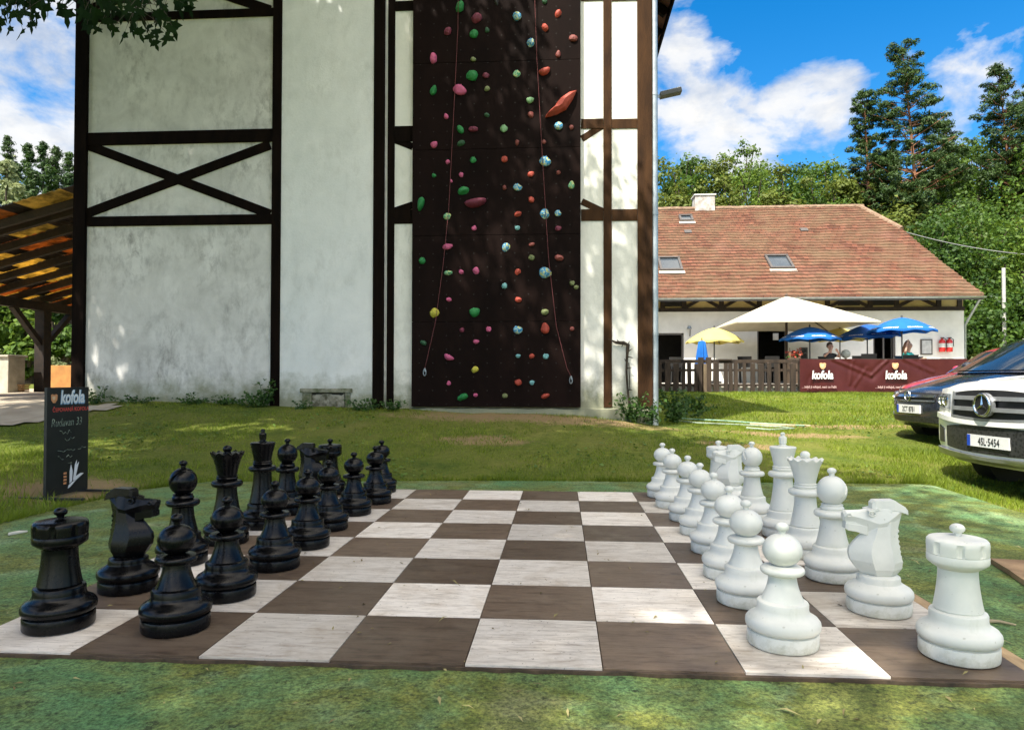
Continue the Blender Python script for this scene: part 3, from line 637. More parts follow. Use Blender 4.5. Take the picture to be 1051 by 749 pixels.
def beam(xa, xb, py0, py1, proud=0.028, pxm=None, m_=m_tim, name='timber_beam'):
    pxm = pxm or (xa+xb)/2
    z1, z0 = Z_(py0, TY, pxm), Z_(py1, TY, pxm)
    b = MB(); b.box((fx(xa), TY-proud, z0), (fx(xb), TY+0.03, z1)); return b.build(name, m_, tw, off=TO, bevel=0.003)
beam(87.7, 278.3, 12.5, 20.5, 0.030); beam(87.7, 278.3, 135, 148, 0.032); beam(87.7, 278.3, 221.5, 231.5, 0.030)
for y0, y1 in ((2, 12), (130, 146), (215.5, 230)): beam(404.5, 423.8, y0, y1, 0.024)
for y0, y1 in ((-8, 1.5), (122.5, 132.5), (215, 227)):
    beam(596.5, 619.3, y0, y1, 0.022, m_=m_tim_sun); beam(628.2, 654.3, y0, y1, 0.022, m_=m_tim_sun)
def brace(p, q, w, proud, m_=m_tim):
    a, c = at(p[0], p[1], TY), at(q[0], q[1], TY); a[1] = c[1] = TY-proud/2+0.01
    b = MB(); b.bar(a, c, w, proud+0.02, (0, 1, 0)); b.f = b.f
    return b.build('timber_brace', m_, tw, off=TO, bevel=0.003)
brace((89, 149), (277.5, 220), 0.145, 0.018); brace((89, 219.5), (277.5, 149), 0.145, 0.024)
brace((89, 11), (277.5, -52), 0.145, 0.018); brace((89, -52), (277.5, 11), 0.145, 0.024)
beam(87.7, 278.3, -64, -54, 0.030)
brace((404.8, 143.5), (424, 151), 0.11, 0.015); brace((404.8, 217), (424, 210.5), 0.11, 0.015)
brace((619, 129), (597, 143), 0.10, 0.013, m_tim_sun); brace((619, 217.5), (597, 207), 0.10, 0.013, m_tim_sun)
# roof: two slopes overhanging the side walls
for sg, ex in ((1, R_), (-1, L_)):
    e = Vector((ex+sg*0.55, 0, EZ-0.12)); t = Vector((xm, 0, RZ+0.12)); b = MB()
    for k in range(30):
        a0 = e.lerp(t, k/30); a1 = e.lerp(t, min(1, (k+1.12)/30)); n_ = Vector((-(t-e).z, 0, (t-e).x)).normalized()*(1 if sg < 0 else -1)
        b.loft([[a0+Vector((0, y, 0))+n_*0.05, a1+Vector((0, y, 0))+n_*0.02, a1+Vector((0, y, 0))-n_*0.02, a0+Vector((0, y, 0))-n_*0.01] for y in (TY-0.55, TY+8.6)])
    b.build('roof_slope', m_tile, tw, off=TO)
    for y in np.arange(TY-0.5, TY+8.6, 0.75): b = MB(); b.bar((ex+sg*0.5, y, EZ-0.22), (ex-sg*0.3, y, EZ+0.42), 0.1, 0.14); b.build('rafter_tail', m_tim, tw, off=TO)
    b = MB(); b.bar((ex+sg*0.56, TY-0.55, EZ-0.16), (ex+sg*0.56, TY+8.6, EZ-0.16), 0.03, 0.2); b.build('fascia', m_tim, tw, off=TO)
# small cellar opening in the render bay
cx0, cx1 = fx(311.5), fx(360.5); zb, zt = H((cx0+cx1)/2, 8.3)-0.08, Z_(401.5, TY)
b = MB(); b.box((cx0-0.03, TY-0.085, zt-0.03), (cx1+0.03, TY-0.02, zt+0.035)); b.box((cx0, TY-0.06, zb), (cx0+0.15, TY-0.02, zt-0.03)); b.box((cx1-0.08, TY-0.06, zb), (cx1, TY-0.02, zt-0.03))
b.box((cx0+0.15, TY-0.07, zb), (cx1-0.08, TY-0.02, zb+0.06))
fr = b.build('cellar_vent', M('mossy_stone', (0.30, 0.29, 0.22), (0.10, 0.11, 0.05), 0.95, 11, 0.9), tw, off=TO, bevel=0.012)
b = MB()
q_ = np.linspace(cx0+0.16, cx1-0.09, 9); b.loft([[(x, TY-0.045-rnd.uniform(0, 0.02), zb+0.07), (x, TY-0.05-rnd.uniform(0, 0.02), (zb+zt)/2), (x, TY-0.045-rnd.uniform(0, 0.015), zt-0.04-rnd.uniform(0, 0.05)), (x, TY-0.03, zt-0.05), (x, TY-0.03, zb+0.07)] for x in q_])
b.build('vent_infill', M('crumbling_infill', (0.34, 0.32, 0.25), (0.09, 0.085, 0.05), 0.95, 14, 0.9), fr, off=TO)
b = MB(); b.box((cx0+0.15, TY-0.04, zb+0.06), (cx1-0.08, TY-0.037, zt-0.03)); b.build('vent_shade', M('recess_shade', (0.025, 0.024, 0.018), None, 0.95), fr, off=TO)  # flat dark sheet standing in for the shade of the recess
# downpipe on the right corner, part of the tower
b = MB(); xp = fx(672.3); b.tube([(xp, TY+0.02, EZ+0.1), (xp, TY+0.02, 0.2)], 0.052, 14)
for z in (1.6, 3.4, 5.2, 7.0): b.tube([(xp, TY+0.02, z), (xp, TY+0.02, z+0.05)], 0.058, 14)
for z in (2.4, 4.5, 6.4): b.box((R_-0.02, TY+0.01, z), (xp, TY+0.03, z+0.03))
b.build('downpipe', m_zinc, tw, off=TO, smooth=40)
# floodlight arm on the side wall
fl = thing('wall_lamp', 'flat grey floodlight sticking out from the tower side wall', 'lamp', (R_, 9.4, 5.6)); a = at(676, 98.5, 9.4); c = at(699, 93.5, 9.4)
b = MB(); b.bar((R_-0.02, 9.4, a[2]-0.03), (a[0]+0.1, 9.4, a[2]), 0.04, 0.04); b.build('bracket', m_zinc, fl, off=fl.location)
b = MB(); b.bar((a[0]+0.02, 9.4, a[2]), c, 0.18, 0.075); b.build('lamp_head', M('dark_lamp_grey', (0.10, 0.10, 0.095), None, 0.6), fl, off=fl.location, bevel=0.012)
b = MB(); b.bar((a[0]+0.04, 9.4, a[2]+0.045), (c[0]-0.02, 9.4, c[2]+0.045), 0.12, 0.012); b.build('lamp_cover', M('pale_lamp_grey', (0.6, 0.6, 0.58), None, 0.5), fl, off=fl.location)

# ------------------------------------------------------------------ climbing wall
def panel_mat():
    mt, n_, b = new_mat('film_faced_plywood'); v = coords(n_)
    c = ramp(n_, [(0.3, (0.0045, 0.0025, 0.002)), (0.7, (0.012, 0.0062, 0.005))], noise(n_, coords(n_, (1, 1, 0.5)), 1.6, 8, 0.6, 0.4))
    sc_ = ramp(n_, [(0.62, (0, 0, 0)), (0.7, (0.3,)*3)], noise(n_, coords(n_, (3, 3, 1)), 18, 6, 0.8)); c = mix(n_, sc_, c, (0.05, 0.035, 0.028))
    # grid of bolt holes
    sx = n_.nodes.new('ShaderNodeSeparateXYZ'); n_.links.new(v, sx.inputs[0])
    def fr_(o, k, ph): return math_(n_, 'SUBTRACT', math_(n_, 'FRACT', math_(n_, 'MULTIPLY_ADD', o, k, ph)), 0.5)
    fxx, fz = fr_(sx.outputs[0], 4.85, 0.1), fr_(sx.outputs[2], 4.85, 0.3)
    r2 = math_(n_, 'ADD', math_(n_, 'MULTIPLY', fxx, fxx), math_(n_, 'MULTIPLY', fz, fz))
    hole = math_(n_, 'LESS_THAN', r2, 0.0022); c = mix(n_, hole, c, (0.03, 0.027, 0.025))
    n_.links.new(c, b.inputs['Base Color']); b.inputs['Roughness'].default_value = 0.55; b.inputs['Specular IOR Level'].default_value = 0.04
    bump(n_, b, noise(n_, v, 60, 6), 0.08, 0.004); return mt
CWX0, CWX1 = fx(423.8), fx(595.8); CY = TY-0.10
cw = thing('climbing_wall', 'dark brown plywood climbing wall studded with coloured holds on the tower front', 'climbing wall', ((CWX0+CWX1)/2, TY, PZ))
CO = Vector(cw.location); zs = [PZ, Z_(330.5, TY, 510), Z_(242.5, TY, 510), Z_(154.8, TY, 510), Z_(66.3, TY, 510), Z_(-22, TY, 510), EZ]
for k in range(len(zs)-1):
    b = MB(); b.box((CWX0, CY, zs[k]+0.003), (CWX1, TY-0.01, zs[k+1]-0.003)); b.build('plywood_sheet', panel_mat() if k == 0 else bpy.data.materials['film_faced_plywood'], cw, off=CO, bevel=0.002)
HC = {'G': (0.012, 0.20, 0.045), 'P': (0.55, 0.10, 0.22), 'M': (0.17, 0.022, 0.05), 'R': (0.40, 0.055, 0.03), 'D': (0.20, 0.045, 0.035), 'O': (0.16, 0.19, 0.07),
      'Y': (0.55, 0.50, 0.06), 'C': (0.18, 0.42, 0.42), 'L': (0.22, 0.42, 0.2), 'K': (0.02, 0.02, 0.02), 'F': (0.02, 0.085, 0.035)}
HM = {k: M('hold_resin_'+n, HC[k], tuple(x*0.75 for x in HC[k]), 0.62, 14, 0.25, 60) for k, n in
      zip('GPMRDOYCLKF', ('green', 'pink', 'maroon', 'red', 'dull_red', 'olive', 'yellow', 'cyan', 'pale_green', 'black', 'dark_green'))}
def swirl(name, a, b_, c):
    mt, n_, bb = new_mat(name); f = noise(n_, coords(n_), 3.2, 3, 0.5, 1.4)
    n_.links.new(ramp(n_, [(0.46, a), (0.50, b_), (0.54, b_), (0.58, c)], f), bb.inputs['Base Color']); bb.inputs['Roughness'].default_value = 0.6; return mt
HM['B'] = swirl('hold_resin_swirl', (0.015, 0.22, 0.45), (0.42, 0.55, 0.45), (0.50, 0.48, 0.10)); HM['Z'] = swirl('hold_resin_green_swirl', (0.06, 0.30, 0.16), (0.35, 0.48, 0.30), (0.55, 0.55, 0.15))
HOLDS = []
for X, Y, c, w, h in ((245,22,'G',34,50),(302,63,'M',44,40),(203,108,'M',30,36),(294,120,'G',36,42),(340,107,'F',20,20),(445,58,'B',36,42),(493,150,'B',32,36),(588,47,'R',24,30),
  (541,96,'R',24,34),(641,135,'D',38,32),(588,191,'D',22,26),(153,205,'P',30,52),(293,207,'O',24,20),(288,262,'G',48,46),(337,263,'M',28,26),(445,257,'Z',30,32),
  (540,250,'R',46,32),(247,313,'P',56,46),(152,318,'G',28,38),(340,312,'O',26,18),(490,350,'L',30,28),(492,400,'D',22,24),(340,402,'F',24,20),(197,408,'P',20,22),(590,440,'B',36,34),
  (635,445,'D',20,24),(247,453,'G',26,38),(292,452,'M',42,26),(400,448,'L',30,34),(155,505,'P',28,30),(248,500,'F',34,24),(445,498,'D',16,26),(540,495,'D',18,18),
  (202,565,'P',18,18),(293,558,'G',26,28),(401,557,'R',28,30),(545,562,'B',46,44),(155,613,'G',18,18),(249,610,'P',18,18),(215,633,'P',10,14),(493,607,'R',28,24),
  (588,602,'D',18,18),(258,666,'G',48,34),(400,655,'D',16,20),(448,653,'B',36,32),(634,648,'Z',26,30),(300,708,'M',86,40),(495,698,'R',24,26),(110,710,'G',26,66),
  (372,5,'K',16,30),(541,5,'F',22,26)):
    HOLDS.append((400+X/3.403, Y/3.403, c, w/3.403, h/3.403))
for X, Y, c, w, h in ((183,37,'Z',28,22),(411,30,'R',28,20),(497,30,'B',36,36),(540,27,'B',24,26),(270,76,'P',20,18),(409,74,'C',20,20),(540,75,'M',24,20),(186,133,'P',38,24),
  (372,135,'B',28,30),(455,128,'D',24,16),(454,170,'O',24,24),(543,170,'D',36,26),(104,180,'G',26,26),(188,218,'Z',34,20),(229,215,'P',18,18),(277,212,'P',26,26),(410,214,'R',20,22),
  (497,216,'B',44,36),(367,259,'C',20,22),(584,250,'O',20,20),(597,264,'O',18,14),(189,304,'P',22,16),(412,304,'R',26,24),(142,345,'Y',36,34),(272,343,'G',38,40),(497,343,'O',30,26),
  (411,400,'B',36,34),(497,397,'R',34,38),(231,400,'M',18,18),(317,397,'P',20,22),(584,398,'D',18,16),(108,441,'F',26,18),(277,438,'P',22,18),(190,488,'P',38,24),(411,484,'C',18,16),
  (454,484,'R',20,18),(500,484,'C',22,22),(272,527,'Y',28,22),(189,572,'P',18,16),(411,569,'R',28,22),(455,569,'C',18,16),(232,615,'G',42,24),(275,609,'P',18,16),(369,612,'O',22,20),(499,612,'R',32,18)):
    HOLDS.append((400+X/3.12, 210+Y/3.12, c, w/3.12, h/3.12))
hold_protos = []
for k in range(9):
    bm = bmesh.new(); bmesh.ops.create_icosphere(bm, subdivisions=3 if k % 2 else 2, radius=0.5); r2 = random.Random(k*5+1)
    dirs = [Vector((r2.gauss(0, 1), r2.gauss(0, 1), r2.gauss(0, 1))).normalized() for _ in range(9)]; am = [r2.uniform(-0.26, 0.30) for _ in dirs]
    for v in bm.verts:
        n_ = v.co.normalized(); s_ = 1+sum(a_*math.exp(-((n_-d).length/0.5)**2) for d, a_ in zip(dirs, am))
        v.co = n_*0.5*s_
        if v.co.y > 0: v.co.y *= 0.12
        if k % 3 == 1 and n_.z > 0.2 and n_.y < 0.1: v.co.z -= 0.22*max(0, n_.z-0.2)*(1+n_.y)   # scooped lip
    me = bpy.data.meshes.new('climbing_hold'); bm.to_mesh(me); bm.free(); me.polygons.foreach_set('use_smooth', [True]*len(me.polygons)); me.set_sharp_from_angle(angle=math.radians(24 if k % 2 else 17)); hold_protos.append(me)
CNAME = {'G': 'green', 'P': 'pink', 'M': 'maroon', 'R': 'red', 'D': 'dull red', 'O': 'olive', 'Y': 'yellow', 'C': 'cyan', 'L': 'pale green', 'K': 'black', 'F': 'dark green', 'B': 'blue and yellow', 'Z': 'green and yellow'}
for px, py, c, w, h in HOLDS:
    q = at(px, py, CY); me = rnd.choice(hold_protos).copy(); me.materials.append(HM[c])
    o = link_mesh('climbing_hold', me, cw); o.location = Vector(q)-CO; k = 10.65/F*1.02
    o.rotation_euler = (0, rnd.uniform(-0.6, 0.6), 0); o.scale = (w*k*0.84, max(w, h)*k*0.6, h*k*0.84); o['label'] = CNAME[c]+' resin hold'
# the large red wedge
poly = [(585,95),(576,101),(571,107),(568,114),(561,118),(559.5,121),(565,120),(572,118),(581,113),(587,104),(592,93.5)]
P3 = [at(x, y, CY) for x, y in poly]; cxy = sum(p[0] for p in P3)/len(P3), sum(p[2] for p in P3)/len(P3)
b = MB(); b.loft([[(cxy[0]+(p[0]-cxy[0])*s_, CY-d, cxy[1]+(p[2]-cxy[1])*s_) for p in P3] for s_, d in ((1, -0.005), (1, 0.03), (0.75, 0.10), (0.35, 0.14))])
o = b.build('climbing_hold', HM['R'], cw, off=CO, bevel=0.006); o['label'] = 'large jagged orange red wedge hold'
m_rope = M('rope_pink', (0.20, 0.055, 0.06), (0.12, 0.035, 0.035), 0.9, 60)
for lab, pts in (('thin pinkish rope hanging on the left half of the climbing wall', [(471, -80), (470, 29), (465, 130), (460.5, 215), (455, 270), (447, 330), (436, 378)]),
                 ('thin pinkish rope hanging on the right half of the climbing wall', [(546, -80), (551, 60), (556, 150), (560, 215), (563, 265), (571, 335), (582, 378), (586, 386)])):
    t = thing('climbing_rope', lab, 'rope', at(*pts[-1], CY-0.05), 0, 'climbing ropes on the wall'); P3 = []
    for i in range(len(pts)-1):
        for s_ in (0, 0.25, 0.5, 0.75): P3.append(at(pts[i][0]+(pts[i+1][0]-pts[i][0])*s_, pts[i][1]+(pts[i+1][1]-pts[i][1])*s_, CY-0.06))
    P3.append(at(*pts[-1], CY-0.05)); b = MB(); b.tube(P3, 0.0035, 5); b.build('rope', m_rope, t, off=t.location, smooth=60)
    e = P3[-1]; b = MB(); b.tube([e+np.array([0.02*math.cos(a), -0.01, -0.03+0.05*math.sin(a)-0.03]) for a in np.linspace(0, 2*PI, 13)], 0.007, 6); b.tube([e, e-np.array([-0.01, 0.01, 0.05])], 0.013, 6)
    b.build('carabiner', m_zinc, t, off=t.location, smooth=60)

# dead vine on the corner panel
b = MB(); v = [at(x, y, TY-0.06) for x, y in ((646.5, 428), (646, 415), (644, 398), (643, 380), (643.5, 366), (644.5, 354), (640, 352), (632, 351.5), (627, 349))]
b.tube(v, [0.018, 0.016, 0.015, 0.017, 0.02, 0.03, 0.03, 0.022, 0.005], 7)
b.tube([at(x, y, TY-0.05) for x, y in ((646.5, 400), (646, 385), (645.5, 372))], 0.008, 5)
for x, y, dx, dy in ((643.5, 378, 5, -1), (645, 400, 4, 0), (643.5, 366, 6, 1), (644, 356, 2, -6), (636, 351.5, -3, -3), (640, 352, -2, 4), (630, 350, -6, -2), (643, 372, -2, -4), (644, 361, 5, -3)):
    b.tube([at(x, y, TY-0.06), at(x+dx, y+dy, TY-0.09)], [0.011, 0.004], 5)
o = b.build('dead_vine', M('vine_bark', (0.014, 0.010, 0.007), (0.05, 0.035, 0.02), 0.9, 30, 0.6), None, smooth=50); tag(o, 'bare dark vine stem hooked over a twig on the tower corner panel', 'vine')

# ------------------------------------------------------------------ lean-to shed on the left
sh = thing('open_shed', 'open dark timber lean-to with sunlit yellow and rusty roof sheets', 'shed', (-8.6, 12, 0.6)); SO = Vector(sh.location)
m_bt = M('shed_timber', (0.012, 0.008, 0.005), (0.03, 0.018, 0.010), 0.85, 9, 0.4)
def sheet_mat(name, c, tr):
    mt, n_, b = new_mat(name); v = coords(n_); c1 = ramp(n_, [(0.4, c), (0.62, tuple(x*0.35 for x in c))], noise(n_, v, 3.5, 8, 0.75))
    n_.links.new(c1, b.inputs['Base Color']); t = N(n_, 'ShaderNodeBsdfTranslucent'); n_.links.new(c1, t.inputs['Color']); mx = N(n_, 'ShaderNodeMixShader'); mx.inputs[0].default_value = tr
    n_.links.new(b.outputs[0], mx.inputs[1]); n_.links.new(t.outputs[0], mx.inputs[2]); n_.links.new(mx.outputs[0], n_.nodes['Material Output'].inputs['Surface']); return mt
m_sy, m_sr, m_sd = sheet_mat('sheet_yellow', (0.70, 0.50, 0.15), 0.66), sheet_mat('sheet_rust', (0.52, 0.22, 0.06), 0.6), sheet_mat('sheet_dark', (0.03, 0.02, 0.012), 0.0)
def zr(x, y): return 4.07+(x+7.4)*0.262
rows = np.arange(8.45, 18.4, 0.72); XE = -12.25
for i, y in enumerate(rows):
    b = MB(); b.bar((-7.45, y, zr(-7.45, y)-0.10), (XE, y, zr(XE, y)-0.10), 0.09, 0.13) if i else b.bar((-7.45, y+0.42, zr(-7.45, y)-0.10), (XE, y+0.42, zr(XE, y)-0.10), 0.08, 0.13); b.build('rafter', m_bt, sh, off=SO)
for i, y in enumerate(rows[:-1]):
    x = -7.45-rnd.uniform(0, 0.5); SM = (m_sy, m_sr, m_sd)
    if x < -7.46: MB().loft([[(xx, y+0.0, zr(xx, y)), (xx, y+0.72, zr(xx, y+0.72)), (xx, y+0.72, zr(xx, y+0.72)+0.012), (xx, y, zr(xx, y)+0.012)] for xx in (-7.45, x)]).build('roof_sheet', m_sd, sh, off=SO)
    last = 2
    while x > XE+0.1:
        w = rnd.uniform(0.5, 1.0) if last == 2 else rnd.uniform(0.25, 0.6); k = rnd.choice((0, 1)) if last == 2 else 2; xs = np.linspace(x, max(x-w, XE), 16)
        MB().loft([[(xx, y, zr(xx, y)+0.01*math.sin(q*2.2)), (xx, y+0.72, zr(xx, y+0.72)+0.01*math.sin(q*2.2)), (xx, y+0.72, zr(xx, y+0.72)+0.012+0.01*math.sin(q*2.2)), (xx, y, zr(xx, y)+0.012+0.01*math.sin(q*2.2))] for q, xx in enumerate(xs)]).build('roof_sheet', SM[k], sh, off=SO); x -= w; last = k
xe = -11.85; zw = zr(xe, 0)-0.27; b = MB(); b.bar((xe, 8.7, zw), (xe, 18.4, zw), 0.16, 0.2); b.build('wall_plate', m_bt, sh, off=SO)
for yy in (10.0, 13.5, 17.4):
    b = MB(); b.box((xe-0.12, yy-0.12, 0.3), (xe+0.12, yy+0.12, zw-0.1)); b.build('shed_post', m_bt, sh, off=SO, bevel=0.006)
    for s_ in (-1, 1): b = MB(); b.bar((xe, yy+s_*0.08, 1.75), (xe, yy+s_*0.95, zw-0.08), 0.11, 0.13, (1, 0, 0)); b.build('post_brace', m_bt, sh, off=SO)
m_och = M('ochre_render', (0.42, 0.20, 0.055), (0.30, 0.14, 0.04), 0.9, 4, 0.3, 40)
b = MB(); b.box((-13.5, 15.6, 0.2), (-7.0, 15.85, Z_(375, 15.6))); tag(b.build('low_wall', m_och, None, bevel=0.01), 'low ochre rendered wall behind the open shed', 'wall')
b = MB(); q = at(8, 410, 12.6); b.box((q[0]-2.2, 12.6, 0.3), (q[0], 13.1, Z_(366, 12.6))); b.box((q[0]-2.25, 12.55, Z_(366, 12.6)), (q[0]+0.03, 13.15, Z_(365, 12.6)+0.03))
tag(b.build('stone_block_wall', M('pale_stone', (0.5, 0.47, 0.38), (0.36, 0.33, 0.26), 0.9, 5, 0.4), None, bevel=0.015), 'pale plastered pillar at the left edge of the shed', 'wall')
q = at(9.5, 410, 13.3); br = thing('plastic_barrel', 'blue plastic barrel with pale band beside the pale pillar', 'barrel', (q[0], 13.3, H(q[0], 13.3))); hb_ = 0.62
b = MB(); b.lathe([(0, 0), (0.15, 0), (0.17, 0.03), (0.175, 0.2), (0.18, 0.22), (0.175, 0.24), (0.175, 0.42), (0.18, 0.44), (0.175, 0.46), (0.165, hb_-0.05), (0.13, hb_), (0, hb_)], 24); b.build('barrel', M('barrel_blue', (0.01, 0.10, 0.42), None, 0.4), br, smooth=40)
b = MB(); b.lathe([(0.172, 0.27), (0.182, 0.27), (0.182, 0.38), (0.172, 0.38)], 24); b.build('label_band', M('band_white', (0.6, 0.55, 0.52), None, 0.6), br, smooth=40)
q = at(20, 408, 13.0); pl_ = thing('wooden_planter', 'small wooden crate planter at the foot of the shed post', 'planter', (q[0], 13.0, H(q[0], 13.0)))
for k in range(3): b = MB(); b.box((-0.14, -0.12, 0.01+k*0.055), (0.14, 0.12, 0.055+k*0.055)); b.build('slat_ring', M('planter_wood', (0.42, 0.27, 0.13), (0.28, 0.17, 0.08), 0.8, 10), pl_, bevel=0.004)
b = MB(); b.box((-0.155, -0.135, 0.172), (0.155, 0.135, 0.20)); b.build('rim', bpy.data.materials['planter_wood'], pl_, bevel=0.004)

# ------------------------------------------------------------------ sign board beside the terrace
bl, brr = onz(45.5, 510.5, 0.0), onz(88.5, 501, 0.0); bl[2] = brr[2] = 0
ctr = (bl+brr)/2; R = Vector(brr-bl).normalized(); Wd = float(np.linalg.norm(brr-bl)); zg = H(ctr[0], ctr[1]); Nn = Vector((R.y, -R.x, 0)); HT = 0.90
sg = thing('sign_board', 'upright black chalkboard drink sign on two floor bars beside the terrace', 'sign', (ctr[0], ctr[1], zg)); O = Vector(sg.location)
m_sb = M('sign_black', (0.006, 0.006, 0.007), (0.012, 0.012, 0.012), 0.45, 8); m_st = M('dark_steel', (0.02, 0.02, 0.02), None, 0.5)
zb0 = 0.02; b = MB(); a = Vector((0, 0, zb0))-R*Wd/2
P = lambda u, w, d=0: (R*u+Vector((0, 0, w))+Nn*d)
b.add([P(u, w, d) for d in (-0.012, 0.012) for u, w in ((-Wd/2, 0.02), (Wd/2, 0.02), (Wd/2, HT), (-Wd/2, HT))], [(0, 1, 2, 3), (4, 5, 6, 7), (0, 1, 5, 4), (1, 2, 6, 5), (2, 3, 7, 6), (3, 0, 4, 7)]); b.build('board', m_sb, sg)
for u in (-Wd/2+0.02, Wd/2-0.02):
    b = MB(); b.bar(P(u, 0.012, -0.32), P(u, 0.012, 0.32), 0.03, 0.018); b.build('floor_bar', m_st, sg)
m_tx = M('sign_white', (0.75, 0.76, 0.75), None, 0.6); m_tr = M('sign_red', (0.5, 0.07, 0.05), None, 0.6); m_tb = M('sign_blue', (0.25, 0.42, 0.6), None, 0.6); m_ch = M('chalk', (0.30, 0.36, 0.28), (0.06, 0.08, 0.06), 0.95, 40); m_or = M('sign_orange', (0.62, 0.28, 0.12), (0.5, 0.2, 0.08), 0.6, 20)
d = 0.0135
text_obj('kofola', 0.155, m_tb, sg, P(0.045, HT-0.088, d), R, (0, 0, 1), shear=0.12, offset=0.045, sx=0.74, depth=0.001); text_obj('kofola', 0.15, m_tx, sg, P(0.042, HT-0.084, d+0.0015), R, (0, 0, 1), shear=0.12, offset=0.02, sx=0.74, depth=0.001)
text_obj('ČEPOVANÁ KOFOLA', 0.047, m_tr, sg, P(0.03, HT-0.185, d), R, (0, 0, 1), offset=0.012, sx=0.95, depth=0.001)
text_obj('Rudavan 33', 0.095, m_ch, sg, P(-0.02, HT-0.29, d), R, (0, 0, 1), 'chalk_writing', shear=0.2, offset=-0.012, sx=0.8, depth=0.0008)
def emblem(cx_, cz_, s_):
    b = MB(); pts = [(-1, 0.8), (-0.6, 1.0), (0, 0.85), (0.6, 1.0), (1, 0.75), (0.9, -0.3), (0.35, -0.95), (-0.35, -0.95), (-0.9, -0.3)]
    b.add([P(cx_+u*s_, cz_+w*s_, d) for u, w in pts], [tuple(range(len(pts)))]); b.add([P(cx_+u*s_*0.45-s_*0.15, cz_+w*s_*0.45+s_*0.1, d+0.001) for u, w in pts], [tuple(range(len(pts)))], 1); return b
emblem(-0.165, HT-0.09, 0.037).build('emblem', [m_or, M('emblem_cream', (0.7, 0.5, 0.3), None, 0.6)], sg)
b = MB()
for wi, (u0, w0, n_) in enumerate(((-0.10, HT-0.37, 6), (-0.04, HT-0.43, 5), (-0.12, HT-0.52, 9), (0.12, HT-0.51, 4), (-0.12, HT-0.58, 3), (-0.02, HT-0.575, 3), (0.0, HT-0.64, 2))):
    pts = [P(u0+k*0.022, w0+rnd.uniform(-0.018, 0.018), d) for k in range(n_+1)]; b.tube(pts, 0.0022, 4)
b.build('chalk_scrawl', m_ch, sg)
b = MB()
for pts in ([(0.02, 0.10), (0.05, 0.115), (0.055, 0.20), (0.035, 0.26), (0.02, 0.20)], [(0.06, 0.12), (0.09, 0.14), (0.13, 0.27), (0.095, 0.24), (0.07, 0.19)], [(0.06, 0.115), (0.10, 0.12), (0.19, 0.165), (0.15, 0.17), (0.09, 0.15)], [(0.0, 0.06), (0.03, 0.07), (0.10, 0.12), (0.04, 0.105), (0.01, 0.085)], [(0.07, 0.19), (0.10, 0.24), (0.105, 0.29), (0.08, 0.25)]):
    b.add([P(u, w, d) for u, w in pts], [tuple(range(len(pts)))])
b.build('leaf_emblem', m_tx, sg); b = MB()
for k in range(4): b.add([P(-0.05+u, 0.10+k*0.027+w, d) for u, w in ((0, 0), (0.035, 0), (0.035, 0.017), (0, 0.017))], [(0, 1, 2, 3)])
b.build('emblem_stripes', m_or, sg)
# ------------------------------------------------------------------ farmhouse behind the fence
HY = 26.4; EY = 25.1                                     # wall plane and eave line
hx = lambda px: X_(px, HY)
hs_ = thing('farmhouse', 'long white farmhouse with red tiled roof, timber frieze and skylights', 'house', (8, HY, 0.6)); HO = Vector(hs_.location)
m_hw = M('house_render', (0.74, 0.73, 0.70), (0.66, 0.65, 0.62), 0.9, 2.5, 0.2, 20); m_fr = M('frieze_infill', (0.50, 0.40, 0.18), (0.40, 0.31, 0.14), 0.9, 4, 0.2)
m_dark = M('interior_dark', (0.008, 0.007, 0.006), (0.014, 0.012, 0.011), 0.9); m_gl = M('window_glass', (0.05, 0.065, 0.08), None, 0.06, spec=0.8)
m_frm = M('window_frame', (0.09, 0.08, 0.075), None, 0.5); m_alu = M('window_lining', (0.62, 0.62, 0.6), None, 0.5)
ze = Z_(303.5, EY, 1010); hw_top = Z_(320, HY); hx1 = hx(990); hx0 = -4.5
doors = [(hx(650), hx(702), Z_(342, HY)), (hx(777.5), hx(808.5), Z_(336, HY)), (hx(896.5), hx(919.5), Z_(343, HY))]
b = MB(); xs = [hx0]
for a, c, t in doors:
    b.box((xs[-1], HY, 0.3), (a, HY+0.4, hw_top)); b.box((a, HY, t), (c, HY+0.4, hw_top)); xs.append(c)
b.box((xs[-1], HY, 0.3), (hx1, HY+0.4, hw_top)); b.box((hx1-0.4, HY+0.4, 0.3), (hx1, HY+11, ze+0.3)); b.box((hx0, HY+0.4, 0.3), (hx0+0.4, HY+11, ze+0.3)); b.box((hx0, HY+11, 0.3), (hx1, HY+11.3, ze))
b.build('wall', m_hw, hs_, off=HO)
b = MB(); b.box((hx0, HY+0.05, hw_top), (hx1, HY+0.4, ze+0.9)); b.build('frieze', m_fr, hs_, off=HO)
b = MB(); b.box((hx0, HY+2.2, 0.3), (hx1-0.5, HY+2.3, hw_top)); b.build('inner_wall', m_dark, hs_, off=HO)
zf1 = Z_(307.5, HY)-0.45
def hb(xa, xb, z0, z1, y=0.0): b = MB(); b.box((xa, HY+y, z0), (xb, HY+0.06, z1)); return b.build('frieze_beam', m_bt, hs_, off=HO)
hb(hx0, hx1+0.02, hw_top-0.02, hw_top+0.13, -0.03); hb(hx0, hx1+0.02, zf1+0.45, zf1+0.62, -0.02)
st_px = [680.5, 702.5, 741, 779.5, 849, 894, 918.5, 964.5, 985]
st_px = [660, 680.5, 702.5, 741, 780, 815, 850, 894, 921, 964.5, 986]
for p in st_px: b = MB(); b.box((hx(p)-0.09, HY-0.015, hw_top+0.13), (hx(p)+0.09, HY+0.055, zf1+0.45)); b.build('frieze_post', m_bt, hs_, off=HO)
